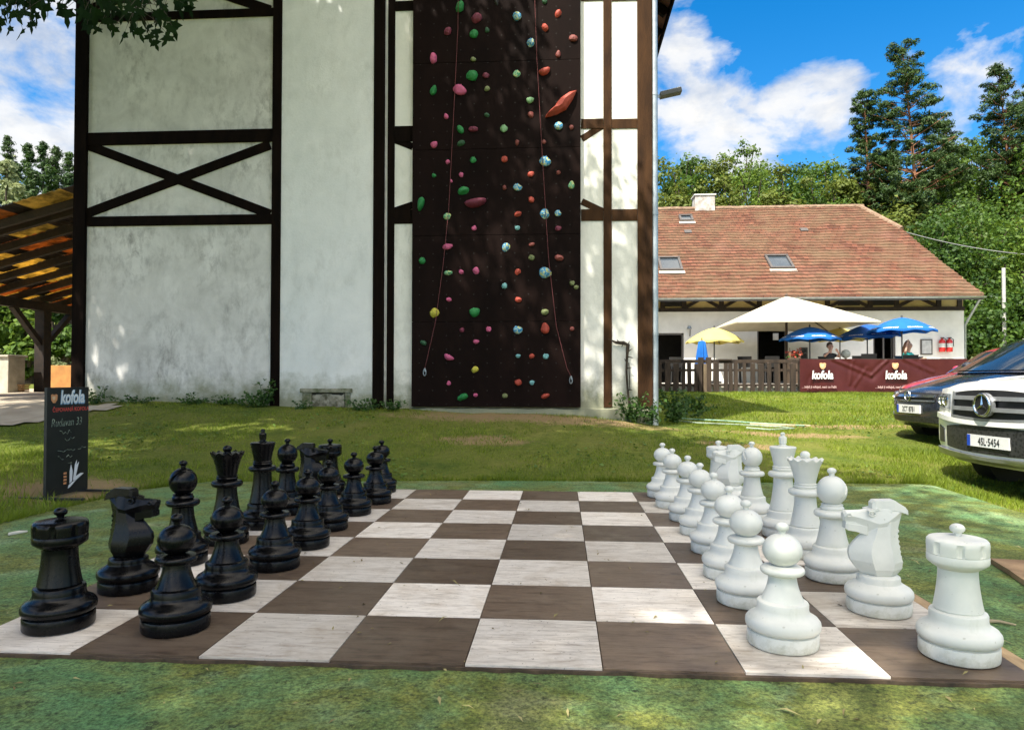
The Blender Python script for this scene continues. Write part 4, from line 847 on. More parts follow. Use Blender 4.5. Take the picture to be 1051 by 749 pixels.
for a, c in ((702.5, 741), (741, 780), (850, 894), (921, 964.5)):
    m_ = (hx(a)+hx(c))/2
    for s_, e in ((-1, hx(a)), (1, hx(c))):
        b = MB(); b.bar((m_+s_*0.12, HY+0.02, zf1+0.42), (e-s_*0.08, HY+0.02, hw_top+0.16), 0.12, 0.05, (0, 1, 0)); b.build('frieze_brace', m_bt, hs_, off=HO)
for p in (691, 872, 907):
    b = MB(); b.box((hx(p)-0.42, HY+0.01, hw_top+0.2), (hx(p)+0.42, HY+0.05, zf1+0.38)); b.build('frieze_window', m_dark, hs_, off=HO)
for i, (a, c, t) in enumerate(doors):
    b = MB()
    for x in (a, c-0.07): b.box((x, HY+0.06, 0.35), (x+0.07, HY+0.2, t))
    b.box((a, HY+0.06, t-0.07), (c, HY+0.2, t)); b.build('door_frame', m_frm, hs_, off=HO)
    if i: b = MB(); b.box((a+0.08, HY+0.12, 0.6), (a+0.12, HY+0.9, t-0.1)); b.build('open_door', m_tim, hs_, off=HO)
    if i == 2:
        b = MB(); b.box(((a+c)/2-0.03, HY+0.08, 0.6), ((a+c)/2+0.03, HY+0.14, t-0.08)); b.build('door_mullion', m_frm, hs_, off=HO)
# tiled roof: courses of tiles laid one over the next
def tile_mat():
    mt, n_, b = new_mat('roof_tiles'); v = coords(n_); sx = n_.nodes.new('ShaderNodeSeparateXYZ'); n_.links.new(v, sx.inputs[0])
    cm = n_.nodes.new('ShaderNodeCombineXYZ'); n_.links.new(sx.outputs[0], cm.inputs[0]); n_.links.new(math_(n_, 'ADD', sx.outputs[2], 0.02), cm.inputs[1])
    br_ = N(n_, 'ShaderNodeTexBrick'); br_.offset = 0.5; br_.inputs['Scale'].default_value = 1.0; br_.inputs['Brick Width'].default_value = 0.26; br_.inputs['Row Height'].default_value = TDZ
    br_.inputs['Mortar Size'].default_value = 0.012; br_.inputs['Color1'].default_value = (0.105, 0.043, 0.027, 1); br_.inputs['Color2'].default_value = (0.21, 0.085, 0.054, 1); br_.inputs['Mortar'].default_value = (0.05, 0.025, 0.02, 1)
    n_.links.new(cm.outputs[0], br_.inputs['Vector'])
    ms = ramp(n_, [(0.40, (0, 0, 0)), (0.62, (0.85,)*3)], noise(n_, coords(n_, (0.5, 0.5, 1)), 1.5, 10, 0.78)); c = mix(n_, ms, br_.outputs['Color'], (0.155, 0.105, 0.062))
    ds = ramp(n_, [(0.56, (0, 0, 0)), (0.63, (0.9,)*3)], noise(n_, coords(n_, (2.2, 2.2, 3)), 3.3, 8, 0.85)); c = mix(n_, ds, c, (0.045, 0.032, 0.024))
    pk = ramp(n_, [(0.56, (0, 0, 0)), (0.75, (0.5,)*3)], noise(n_, v, 0.55, 5, 0.6)); c = mix(n_, pk, c, (0.20, 0.10, 0.075))
    n_.links.new(c, b.inputs['Base Color']); b.inputs['Roughness'].default_value = 0.9; b.inputs['Specular IOR Level'].default_value = 0.2
    bump(n_, b, noise(n_, v, 22, 6), 0.6, 0.03); return mt
RD = 7.0; zr_ = Z_(213, EY+RD, 882); NR = 31; TDZ = (zr_-ze)/NR
cx_e = float(at(1010, 303, EY)[0]); brk = 0.70; yb_ = EY+RD*brk; cx_b = float(at(925, 235, yb_)[0]); rx = float(at(882, 213, EY+RD)[0])
def vx(t): return cx_e+(cx_b-cx_e)*t/brk if t < brk else cx_b+(rx-cx_b)*(t-brk)/(1-brk)
b = MB()
for k in range(NR):
    t0, t1 = k/NR, (k+1.15)/NR
    P_ = []
    for x in np.linspace(0, 1, 90):
        r_ = []
        for t, lift in ((t0, 0.085), (t1, 0.005), (t1, -0.06), (t0, -0.03)):
            xr = vx(min(t, 1)); X = hx0-0.3+(xr-hx0+0.3)*x
            r_.append((X, EY+RD*min(t, 1.0), ze+(zr_-ze)*t+lift+0.010*math.sin(x*410+k)+0.025*math.sin(x*9+k*0.2)))
        P_.append(r_)
    b.loft(P_)
b.build('roof', tile_mat(), hs_, off=HO)
b = MB(); b.add([(cx_b, yb_, ze+(zr_-ze)*brk), (rx, EY+RD, zr_), (cx_b, EY+RD*(2-brk), ze+(zr_-ze)*brk)], [(0, 1, 2)])
b.add([(hx0-0.3, EY+RD, zr_), (rx, EY+RD, zr_), (cx_b, EY+RD*(2-brk), ze+(zr_-ze)*brk), (cx_e, EY+2*RD, ze), (hx0-0.3, EY+2*RD, ze)], [(0, 1, 2, 3, 4)])
b.build('rear_roof', m_tile, hs_, off=HO)
b = MB(); b.add([(hx1, HY+0.1, ze), (cx_b-0.4, yb_, ze+(zr_-ze)*brk-0.05), (cx_b-0.4, EY+RD*(2-brk), ze+(zr_-ze)*brk-0.05), (hx1, EY+2*RD-1, ze)], [(0, 1, 2, 3)]); b.build('gable', m_hw, hs_, off=HO)
m_rt = M('ridge_tiles', (0.27, 0.19, 0.125), (0.16, 0.095, 0.06), 0.9, 5, 0.4)
b = MB()
for x in np.arange(hx0, rx-0.1, 0.36): b.tube([(x, EY+RD, zr_+0.03), (x+0.38, EY+RD, zr_+0.05+rnd.uniform(-0.015, 0.015))], [0.13, 0.115], 8)
A, B = Vector((rx, EY+RD, zr_)), Vector((cx_b, yb_, ze+(zr_-ze)*brk)); n_ = 8
for k in range(n_): b.tube([A.lerp(B, k/n_)+Vector((0, 0, .05)), A.lerp(B, (k+1.05)/n_)+Vector((0, 0, 0.03))], [0.11, 0.13], 8)
b.build('ridge', m_rt, hs_, off=HO, smooth=40)
b = MB(); b.bar((hx0-0.3, EY+0.02, ze-0.06), (cx_e, EY+0.02, ze-0.06), 0.03, 0.16); b.build('fascia', m_frm, hs_, off=HO)
b = MB(); b.loft([[(x, EY-0.02+0.07*math.cos(a), ze-0.02+0.065*math.sin(a)) for a in np.linspace(PI, 2*PI, 7)]+[(x, EY-0.02+0.06*math.cos(a), ze-0.02+0.055*math.sin(a)) for a in np.linspace(2*PI, PI, 7)] for x in (hx0, cx_e+0.05)]); b.build('gutter', m_zinc, hs_, off=HO, smooth=40)
g0 = at(1005, 310, EY+0.2); b = MB(); b.tube([(g0[0], EY+0.05, ze-0.05), (g0[0]-0.05, EY+0.2, ze-0.25), (hx1+0.1, HY+0.1, ze-1.0), (hx1+0.08, HY+0.1, 0.5)], 0.05, 8); b.build('downpipe', m_zinc, hs_, off=HO, smooth=50)
def onroof(px, py):
    d = ray(px, py); k = (zr_-ze)/RD; t = (ze-k*EY-CAM[2]+k*CAM[1])/(d[2]-k*d[1]); return Vector(CAM+d*t)
nrm = Vector((0, -(zr_-ze), RD)).normalized(); upv = Vector((0, RD, zr_-ze)).normalized()
def skylight(px, py, w, h, flat=False):
    c = onroof(px, py)+nrm*0.05; b = MB(); X3 = Vector((1, 0, 0))
    def bx(b, u0, u1, v0, v1, d0, d1, mi=0):
        vs = [c+X3*u+upv*v_+nrm*d_ for d_ in (d0, d1) for u, v_ in ((u0, v0), (u1, v0), (u1, v1), (u0, v1))]; b.add(vs, [(0, 1, 2, 3), (4, 5, 6, 7), (0, 1, 5, 4), (1, 2, 6, 5), (2, 3, 7, 6), (3, 0, 4, 7)], mi)
    t = 0.09; bx(b, -w/2, w/2, -h/2, -h/2+t, -0.05, 0.10); bx(b, -w/2, w/2, h/2-t, h/2, -0.05, 0.12); bx(b, -w/2, -w/2+t, -h/2+t, h/2-t, -0.05, 0.10); bx(b, w/2-t, w/2, -h/2+t, h/2-t, -0.05, 0.10)
    f = b.build('skylight', m_frm, hs_, off=HO)
    b = MB(); bx(b, -w/2+t, w/2-t, -h/2+t, h/2-t, 0.02, 0.05); b.build('pane', m_gl, f, off=HO)
    b = MB(); bx(b, -w/2-0.06, w/2+0.06, -h/2-0.22, -h/2-0.003, -0.02, 0.03); b.build('apron', M('apron_metal', (0.42, 0.38, 0.33), None, 0.7), f, off=HO); return f
skylight(687.5, 273, 0.92, 1.15); skylight(799.5, 271, 0.95, 1.15); skylight(704, 226, 0.62, 0.62)
for px, py in ((706, 239), (825, 237)):
    c = onroof(px, py)+nrm*0.06; b = MB(); b.bar(c-Vector((0.16, 0, 0)), c+Vector((0.16, 0, 0)), 0.3, 0.05, nrm); b.build('vent_tile', m_frm, hs_, off=HO)
c0, c1 = at(712, 218, EY+RD+0.2), at(732, 202.5, EY+RD+0.2); b = MB(); b.box((c0[0], EY+RD-0.2, zr_-0.4), (c1[0], EY+RD+0.6, c1[2])); ch = b.build('chimney', M('chimney_render', (0.55, 0.53, 0.49), (0.26, 0.22, 0.19), 0.9, 4, 0.5), hs_, off=HO, bevel=0.02)
b = MB(); b.box((c0[0]-0.05, EY+RD-0.25, c1[2]), (c1[0]+0.05, EY+RD+0.65, c1[2]+0.06)); b.build('chimney_cap', m_alu, ch, off=HO)
# things hung on the facade
def notice(px0, px1, py0, py1, lab, m_, frame=None, nm='notice_board', cat='notice board'):
    a, c = at(px0, py1, HY-0.04), at(px1, py0, HY-0.04); t = thing(nm, lab, cat, ((a[0]+c[0])/2, HY-0.02, (a[2]+c[2])/2))
    b = MB(); b.box((a[0], HY-0.05, a[2]), (c[0], HY-0.003, c[2])); b.build('frame', frame or m_frm, t, off=t.location, bevel=0.008)
    b = MB(); b.box((a[0]+0.05, HY-0.058, a[2]+0.05), (c[0]-0.05, HY-0.051, c[2]-0.05)); b.build('panel', m_, t, off=t.location); return t
notice(821.5, 829, 356.5, 369, 'small black menu board on the white wall right of the middle door', M('menu_black', (0.01, 0.01, 0.01), (0.12, 0.12, 0.12), 0.6, 14, lo=0.55, hi=0.6))
notice(945, 957, 348, 364, 'framed notice board with pale sheet beside the red extinguishers', M('sheet_grey', (0.35, 0.36, 0.36), (0.5, 0.5, 0.5), 0.4, 8))
notice(793.5, 799, 342, 349, 'small white door number plate beside the middle doorway', M('plate_white', (0.7, 0.7, 0.68), None, 0.5), m_alu, 'wall_plate', 'plate')
m_red = M('extinguisher_red', (0.55, 0.022, 0.02), (0.42, 0.015, 0.015), 0.35); m_hose = M('black_rubber', (0.01, 0.01, 0.01), None, 0.6)
for i, px in enumerate((967, 974.5)):
    q = at(px, 361, HY-0.14); t = thing('fire_extinguisher', ['left red fire extinguisher hanging on the white wall', 'right red fire extinguisher hanging nearest the house corner'][i], 'fire extinguisher', (q[0], HY-0.14, q[2]), 0, 'fire extinguishers on the house wall')
    b = MB(); b.lathe([(0, 0), (0.10, 0), (0.115, 0.02), (0.115, 0.40), (0.09, 0.46), (0.04, 0.49), (0.035, 0.53), (0, 0.53)], 20); b.build('cylinder', m_red, t, smooth=40)
    b = MB(); b.box((-0.03, -0.1, 0.53), (0.03, 0.06, 0.56)); b.tube([(0.03, -0.03, 0.54), (0.13, -0.04, 0.48), (0.135, -0.04, 0.2)], 0.014, 6); b.build('valve_hose', m_hose, t)
    b = MB(); b.lathe([(0.1153, 0.17), (0.117, 0.17), (0.117, 0.33), (0.1153, 0.33)], 20); b.build('label', m_alu, t, smooth=40)
q = at(709, 337, HY-0.2); t = thing('wall_light', 'small wall light above the yellow parasol on the house wall', 'lamp', q)
b = MB(); b.tube([(0, 0.19, -0.3), (0, 0.1, 0.02), (-0.05, 0.0, 0.05)], 0.02, 6); b.build('arm', m_frm, t); b = MB(); b.lathe([(0, 0), (0.09, 0), (0.06, 0.1), (0, 0.12)], 12, (-0.05, 0, -0.02)); b.build('shade', m_zinc, t, smooth=40)

PAT = 0.80                                   # paved level of the beer garden
# ------------------------------------------------------------------ fence and banner
FY = 20.3; fnx = lambda px: X_(px, FY)
m_fw = M('fence_wood', (0.016, 0.010, 0.006), (0.045, 0.029, 0.018), 0.9, 5, 0.5, 30, (1, 1, 0.2)); m_fp = M('post_wood', (0.15, 0.11, 0.065), (0.08, 0.055, 0.035), 0.9, 6, 0.5, 30, (1, 1, 0.2))
fe = thing('picket_fence', 'weathered dark brown picket fence in front of the beer garden', 'fence', (fnx(745), FY, 0.53)); FO = Vector(fe.location); ztop = Z_(370, FY); zg_ = 0.50
for py0, py1 in ((369, 372.5), (378.5, 381)): b = MB(); b.box((fnx(655), FY+0.035, Z_(py1, FY)), (fnx(820), FY+0.09, Z_(py0, FY))); b.build('rail', m_fw, fe, off=FO, bevel=0.006)
b = MB(); b.box((fnx(655), FY+0.035, Z_(396, FY)), (fnx(820), FY+0.08, Z_(393.5, FY))); b.build('rail', m_fw, fe, off=FO, bevel=0.006)
px = 660.0
while px < 818:
    w = rnd.choice((3.2, 4.0, 4.6, 5.6)); x0 = fnx(px); tl = rnd.uniform(-0.018, 0.018); h_ = ztop-0.06+rnd.uniform(-0.05, 0.03); z0 = zg_+rnd.uniform(0.0, 0.06)
    ww = w*0.0312; b = MB(); b.add([(x0, FY, z0), (x0+ww, FY, z0), (x0+ww+tl, FY, h_), (x0+tl, FY, h_-rnd.uniform(0, 0.03)), (x0, FY+0.03, z0), (x0+ww, FY+0.03, z0), (x0+ww+tl, FY+0.03, h_), (x0+tl, FY+0.03, h_)], [(0, 1, 2, 3), (4, 5, 6, 7), (0, 1, 5, 4), (1, 2, 6, 5), (2, 3, 7, 6), (3, 0, 4, 7)])
    b.build('picket', m_fw, fe, off=FO); px += w+(rnd.choice((2.6, 3.6, 4.8)) if px < 735 or px > 752 else 1.2)
for p, m_ in ((719.5, m_fw), (722.8, m_fp), (727.5, m_fw), (814, m_fw), (668, m_fw)):
    b = MB(); b.box((fnx(p)-0.075, FY-0.05, 0.4), (fnx(p)+0.075, FY+0.11, ztop+(0.1 if p in (719.5, 727.5) else -0.1))); b.build('post', m_, fe, off=FO, bevel=0.008)
b = MB(); b.box((fnx(738), FY-0.05, ztop), (fnx(751), FY+0.15, ztop+0.045)); b.build('shelf_board', m_fw, fe, off=FO)
x0, x1 = fnx(820.5), fnx(992); zt, zb = Z_(368.5, FY), 0.55
m_ban = M('banner_vinyl', (0.050, 0.007, 0.007), (0.068, 0.012, 0.011), 0.42, 2, spec=0.3); bn = thing('banner', 'long dark red drink banner with white lettering hung along the fence', 'banner', ((x0+x1)/2, FY, zb)); BO = Vector(bn.location)
def byf(x, z):
    u = (x-x0)/(x1-x0); w = (z-zb)/(zt-zb)
    y = FY-0.06
    for a, c, s_ in (((0.20, 1.0), (0.43, 0.50), 0.055), ((0.43, 0.50), (0.53, 0.98), 0.05), ((0.30, 0.25), (0.32, 0.95), 0.03), ((0.33, 0.2), (0.40, 0.72), 0.03), ((0.62, 1.0), (0.8, 0.6), 0.04), ((0.72, 0.9), (0.78, 0.1), 0.03), ((0.05, 0.0), (0.07, 0.4), 0.03)):
        p = np.array([u*5.3, w]); A_, C_ = np.array([a[0]*5.3, a[1]]), np.array([c[0]*5.3, c[1]]); t_ = np.clip(((p-A_)@(C_-A_))/((C_-A_)@(C_-A_)), 0, 1); d_ = np.linalg.norm(p-A_-t_*(C_-A_))
        y -= s_*math.exp(-(d_/0.05)**2)-s_*0.7*math.exp(-(d_/0.12)**2)
    return y+0.012*math.sin(u*23+w*3)
b = MB(); G_ = [[(x, byf(x, z), z-(0.02*math.sin((x-x0)*1.9)**2 if z > zt-0.1 else 0)) for z in np.linspace(zb, zt, 22)] for x in np.linspace(x0, x1, 150)]; b.grid(G_); b.grid([[(p[0], p[1]+0.004, p[2]) for p in r] for r in G_]); b.build('vinyl_sheet', m_ban, bn, off=BO, smooth=60)
b = MB()
for x in np.linspace(x0+0.05, x1-0.05, 4): b.box((x-0.06, FY+0.03, 0.4), (x+0.06, FY+0.13, zt-0.03))
b.box((x0, FY+0.0, zt-0.09), (x1, FY+0.03, zt+0.01)); b.build('support_frame', m_fw, bn, off=BO)
for pc, pl in ((842.5, 843), (917.5, 917)):
    xc = fnx(pc); text_obj('kofola', 0.36, m_tx, bn, Vector((xc, FY-0.135, Z_(384.8, FY)))-BO, (1, 0, 0), (0, 0, 1), shear=0.12, offset=0.03, sx=0.72, depth=0.004)
    xe = fnx(pl); b = MB(); pts = [(-1, 0.8), (-0.6, 1.0), (0, 0.85), (0.6, 1.0), (1, 0.75), (0.9, -0.3), (0.35, -0.95), (-0.35, -0.95), (-0.9, -0.3)]; zz = Z_(375.5, FY)
    b.add([(xe+u*0.10, FY-0.13, zz+w*0.10) for u, w in pts], [tuple(range(9))]); b.add([(xe-0.01+u*0.05, FY-0.133, zz+0.01+w*0.05) for u, w in pts], [tuple(range(9))], 1); b.build('emblem', [M('emblem_tan', (0.65, 0.36, 0.18), None, 0.6), bpy.data.materials['emblem_cream']], bn, off=BO)
    text_obj('…když ji miluješ, není co řešit', 0.105, M('caption_pink', (0.55, 0.38, 0.36), None, 0.7), bn, Vector((xc-0.1, FY-0.13, Z_(396.5, FY)))-BO, (1, 0, 0), (0, 0, 1), offset=0.012, sx=0.82, depth=0.003)

# ------------------------------------------------------------------ parasols
m_pole = M('parasol_pole', (0.10, 0.10, 0.10), None, 0.45, metal=0.4); m_wood_p = M('parasol_wood', (0.07, 0.045, 0.03), None, 0.7)
def cloth(name, c, tr=0.25):
    mt, n_, b = new_mat(name); v = coords(n_); cc1 = ramp(n_, [(0.3, c), (0.75, tuple(x*0.82 for x in c))], noise(n_, v, 2.2, 6))
    n_.links.new(cc1, b.inputs['Base Color']); b.inputs['Roughness'].default_value = 0.85; t = N(n_, 'ShaderNodeBsdfTranslucent'); n_.links.new(cc1, t.inputs['Color']); mx = N(n_, 'ShaderNodeMixShader'); mx.inputs[0].default_value = tr
    n_.links.new(b.outputs[0], mx.inputs[1]); n_.links.new(t.outputs[0], mx.inputs[2]); n_.links.new(mx.outputs[0], n_.nodes['Material Output'].inputs['Surface']); return mt
m_cr, m_ye, m_bu = cloth('cream_canvas', (0.68, 0.62, 0.48)), cloth('yellow_cloth', (0.74, 0.64, 0.20)), cloth('blue_cloth', (0.010, 0.17, 0.60), 0.3); m_bu2 = cloth('deep_blue_cloth', (0.008, 0.10, 0.42), 0.2)
m_mk = M('parasol_print', (0.62, 0.66, 0.72), None, 0.8); m_gn = M('parasol_green_print', (0.40, 0.42, 0.18), None, 0.8)
def parasol(name, lab, px, ptop, prim, wpx, Y, mt, n=8, group=None, tilt=0.0, marks=None, square=False, polew=0.022, bulge=0.3):
    ct = at(px, ptop, Y); zr0 = Z_(prim, Y, px); Rr = wpx/2/F*(Y-CAM[1]); g0_ = PAT; hh = ct[2]-zr0
    t = thing(name, lab, 'parasol', (ct[0], Y, g0_), 0, group); zt_ = ct[2]-g0_; zr1 = zr0-g0_
    b = MB(); rings = []
    for i in range(9):
        s_ = i/8; ring = []
        for k in range(n*6):
            a = 2*PI*(k/(n*6))+(PI/4 if square else PI/n); u = (k % 6)/6; 
            chord = math.cos(PI/n)/math.cos((u-0.5)*2*PI/n); rad = Rr*s_*(chord if not square else chord*1.32)
            sag = 0.10*math.sin(PI*u)*s_*s_*(0.5 if square else 0.9)*Rr*0.35
            z = zt_-hh*(s_**(1.0+bulge*2) if not square else s_**1.06)+sag*0.4
            x, y = rad*math.cos(a), rad*math.sin(a); ring.append((x, y, z+x*tilt))
        rings.append(ring)
    b.loft(rings, cap=False); b.loft([[(p[0]*0.995, p[1]*0.995, p[2]-0.008) for p in r] for r in rings], cap=False)
    last = rings[-1]
    if not square: b.loft([last, [(p[0]*1.002, p[1]*1.002, p[2]-0.05-0.02*math.cos(k*PI*2/6)) for k, p in enumerate(last)]], cap=False)
    else: b.loft([last, [(p[0]*1.0, p[1]*1.0, p[2]-0.04) for p in last]], cap=False)
    cv = b.build('canopy', mt, t, smooth=25)
    b = MB(); b.tube([(0, 0, 0), (0, 0, zt_+0.06)], polew, 10); b.lathe([(0, 0), (polew*1.6, 0), (polew*1.2, 0.05), (0, 0.07)], 10, (0, 0, zt_+0.02)); b.build('pole', m_wood_p if square else m_pole, t, smooth=40)
    b = MB(); b.lathe([(0, 0), (0.24, 0), (0.24, 0.07), (0.05, 0.1), (0.045, 0.4), (0, 0.4)], 20); b.build('stand', m_pole, t, smooth=40)
    for k in range(n):
        p = last[k*6]; b = MB(); b.tube([(0, 0, zt_-hh*0.55), (p[0]*0.55, p[1]*0.55, rings[5][k*6][2]-0.04), (p[0]*0.99, p[1]*0.99, p[2]-0.03)], 0.012 if not square else 0.022, 5); b.build('rib', m_wood_p if square else m_pole, t)
    if marks:
        for k in range(n):
            a = 2*PI*((k+0.5)/n)+PI/n; b = MB(); r9, r8 = rings[8], rings[7]
            q0 = [Vector(r9[(k*6+j) % (n*6)])*0.42+Vector(r8[(k*6+j) % (n*6)])*0.58 for j in (1, 2, 3, 4, 5)]; nv = Vector((math.cos(a)*0.5, math.sin(a)*0.5, 0.8)).normalized()
            for j in range(4):
                d_ = q0[j+1]-q0[j]
                for f0, f1 in ((0.05, 0.38), (0.5, 0.92)):
                    e0, e1 = q0[j]+d_*f0+nv*0.012, q0[j]+d_*f1+nv*0.012; dn = (Vector(r9[k*6+3])-Vector(r8[k*6+3])).normalized()*0.035*(1 if (j+k) % 2 else 0.7)
                    b.add([e0-dn, e1-dn, e1+dn, e0+dn], [(0, 1, 2, 3)])
            b.build('print', marks, cv)
    return t
parasol('market_umbrella', 'big square cream umbrella spread over the beer garden', 807, 304, 335, 137, 23.6, m_cr, 4, None, square=True, polew=0.045)
parasol('parasol', 'pale yellow parasol at the left above the folded blue one', 733, 336.5, 350.5, 58, 22.4, m_ye, 8, 'round parasols of the beer garden')
parasol('parasol', 'bright blue parasol in front of the big cream umbrella', 831, 335.5, 348, 58, 22.2, m_bu, 8, 'round parasols of the beer garden', marks=m_mk)
parasol('parasol', 'darker blue parasol, middle one behind the rightmost blue parasol', 890, 333, 346, 60, 23.0, m_bu2, 8, 'round parasols of the beer garden', tilt=0.05, marks=m_mk)
parasol('parasol', 'bright blue parasol farthest right near the extinguishers', 925.5, 326, 339.5, 62, 21.8, m_bu, 8, 'round parasols of the beer garden', marks=m_mk)
parasol('parasol', 'pale yellow parasol half hidden behind the blue parasols', 862, 337, 348, 56, 24.6, m_ye, 8, 'round parasols of the beer garden')
q = at(720.5, 370, 21.4); t = thing('folded_parasol', 'folded bright blue parasol leaning behind the fence posts', 'parasol', (q[0], 21.4, PAT)); z1 = Z_(350, 21.4)-t.location.z; z0 = Z_(374, 21.4)-t.location.z
b = MB(); b.lathe([(0.05, z1), (0.10, z1-0.04), (0.15, (z0+z1)/2), (0.20, z0), (0.17, z0-0.01), (0.0, z0+0.1)], 32, disp=lambda r, z, a: (r*(1+0.18*math.cos(a*8)), z)); b.build('canopy', m_bu, t, smooth=50); b = MB(); b.tube([(0, 0, 0), (0, 0, z1+0.1)], 0.022, 8); b.build('pole', m_pole, t)
b = MB(); b.lathe([(0, 0), (0.24, 0), (0.24, 0.07), (0.05, 0.1), (0.045, 0.4), (0, 0.4)], 20); b.build('stand', m_pole, t, smooth=40)

m_pv = M('patio_paving', (0.60, 0.57, 0.52), (0.46, 0.43, 0.38), 0.9, 5, 0.4)
b = MB(); b.box((X_(640, 20.45), 20.45, 0.2), (hx1-0.02, HY-0.003, PAT)); tag(b.build('patio', m_pv, None), kind='structure')
# ------------------------------------------------------------------ beer garden furniture
m_ft = M('furniture_wood', (0.05, 0.032, 0.02), (0.09, 0.06, 0.035), 0.7, 6, stretch=(1, 5, 5)); m_fs = M('furniture_black', (0.012, 0.012, 0.012), None, 0.5)
def table(x, y, lab):
    t = thing('garden_table', lab, 'table', (x, y, PAT), 0, 'tables of the beer garden'); b = MB(); b.box((-0.7, -0.4, 0.70), (0.7, 0.4, 0.745)); b.build('table_top', m_ft, t, bevel=0.008)
    for sx_ in (-1, 1):
        for sy in (-1, 1): b = MB(); b.bar((sx_*0.62, sy*0.33, 0), (sx_*0.58, sy*0.3, 0.70), 0.06, 0.06); b.build('leg', m_fs, t)
def chair(x, y, rz, lab, tall=0.0):
    t = thing('garden_chair', lab, 'chair', (x, y, PAT), rz, 'chairs of the beer garden'); b = MB(); b.box((-0.22, -0.22, 0.43), (0.22, 0.22, 0.46)); b.build('seat', m_ft, t, bevel=0.006)
    b = MB(); b.add([(-0.22, 0.20, 0.55), (0.22, 0.20, 0.55), (0.24, 0.30, 0.92+tall), (-0.24, 0.30, 0.92+tall), (-0.22, 0.225, 0.55), (0.22, 0.225, 0.55), (0.24, 0.325, 0.92+tall), (-0.24, 0.325, 0.92+tall)], [(0, 1, 2, 3), (4, 5, 6, 7), (0, 1, 5, 4), (1, 2, 6, 5), (2, 3, 7, 6), (3, 0, 4, 7)]); b.build('backrest', m_fs, t, bevel=0.006)
    for sx_ in (-1, 1):
        b = MB(); b.bar((sx_*0.2, -0.2, 0), (sx_*0.2, -0.19, 0.43), 0.035, 0.035); b.build('leg', m_fs, t); b = MB(); b.bar((sx_*0.2, 0.24, 0), (sx_*0.2, 0.2, 0.6), 0.035, 0.035); b.build('leg', m_fs, t)
for px, y, l in ((733, 22.4, 'dark wooden table under the left yellow parasol'), (790, 23.0, 'dark wooden table behind the fence before the middle door'), (831, 22.3, 'dark wooden table under the left blue parasol'), (888, 22.9, 'dark wooden table under the middle blue parasol'), (926, 21.9, 'dark wooden table under the right blue parasol')): table(X_(px, y)+0.35, y, l)
for px, y, rz, l, tl in ((790, 22.2, PI, 'dark chair with its back to the fence before the middle door', 0), (852, 22.02, 0.25, 'dark chair the black clad guest sits on', 0.0), (878.5, 21.9, PI, 'small dark chair between the two blue parasol poles', 0.0), (889, 21.7, PI-0.1, 'dark chair beside the middle blue parasol pole', 0.06), (930, 21.0, PI, 'dark chair left of the turquoise clad guest', 0.0),
                         (940, 22.3, -0.4, 'dark chair under the right blue parasol', 0), (698, 22.6, 0.4, 'dark chair at the left end behind the fence', 0), (767, 22.4, 2.6, 'dark chair seen through the picket gap', 0)): chair(X_(px, y), y, rz, l, tl)
q = at(868, 367, 22.2); t = thing('globe_lantern', 'pale translucent globe lantern on a pole beside the black clad guest', 'lantern', (q[0], 22.2, PAT)); zz = Z_(363.5, 22.2)-t.location.z
b = MB(); b.lathe(ell(0.15, zz, 0.15), 24); b.build('globe', M('milky_glass', (0.50, 0.52, 0.46), (0.34, 0.37, 0.30), 0.25, 9), t, smooth=50); b = MB(); b.tube([(0, 0, 0), (0, 0, zz-0.13)], 0.03, 8); b.lathe([(0, 0), (0.16, 0), (0.14, 0.03), (0, 0.04)], 16); b.build('pole', m_pole, t)
q = at(815, 370, 22.0); t = thing('flower_box', 'red flowers and bottles on a stand beside the menu board', 'flower box', (q[0], 22.0, PAT))
b = MB(); b.box((-0.2, -0.12, 0.0), (0.2, 0.12, 0.86)); b.build('stand', m_ft, t, bevel=0.01)
C = np.array([0, 0, 1.0])+nr.normal(size=(90, 3))*np.array([0.12, 0.07, 0.08]); V, Fq = leaves(C, unit(nr.normal(size=(90, 3))), 0.09, 0.9); np_mesh('blossom', V, Fq, M('petal_red', (0.55, 0.03, 0.03), (0.6, 0.2, 0.1), 0.7, 9), t)
C = np.array([0, 0, 0.93])+nr.normal(size=(70, 3))*np.array([0.13, 0.07, 0.05]); V, Fq = leaves(C, unit(nr.normal(size=(70, 3))), 0.1, 0.6); np_mesh('greenery', V, Fq, M('box_green', (0.05, 0.12, 0.02), None, 0.7), t)
for dx in (-0.15, 0.16): b = MB(); b.lathe([(0, 0.86), (0.04, 0.86), (0.04, 1.06), (0.015, 1.12), (0.015, 1.2), (0, 1.2)], 12, (dx, -0.05, 0)); b.build('bottle', M('bottle_brown', (0.20, 0.10, 0.05), None, 0.2), t, smooth=40)

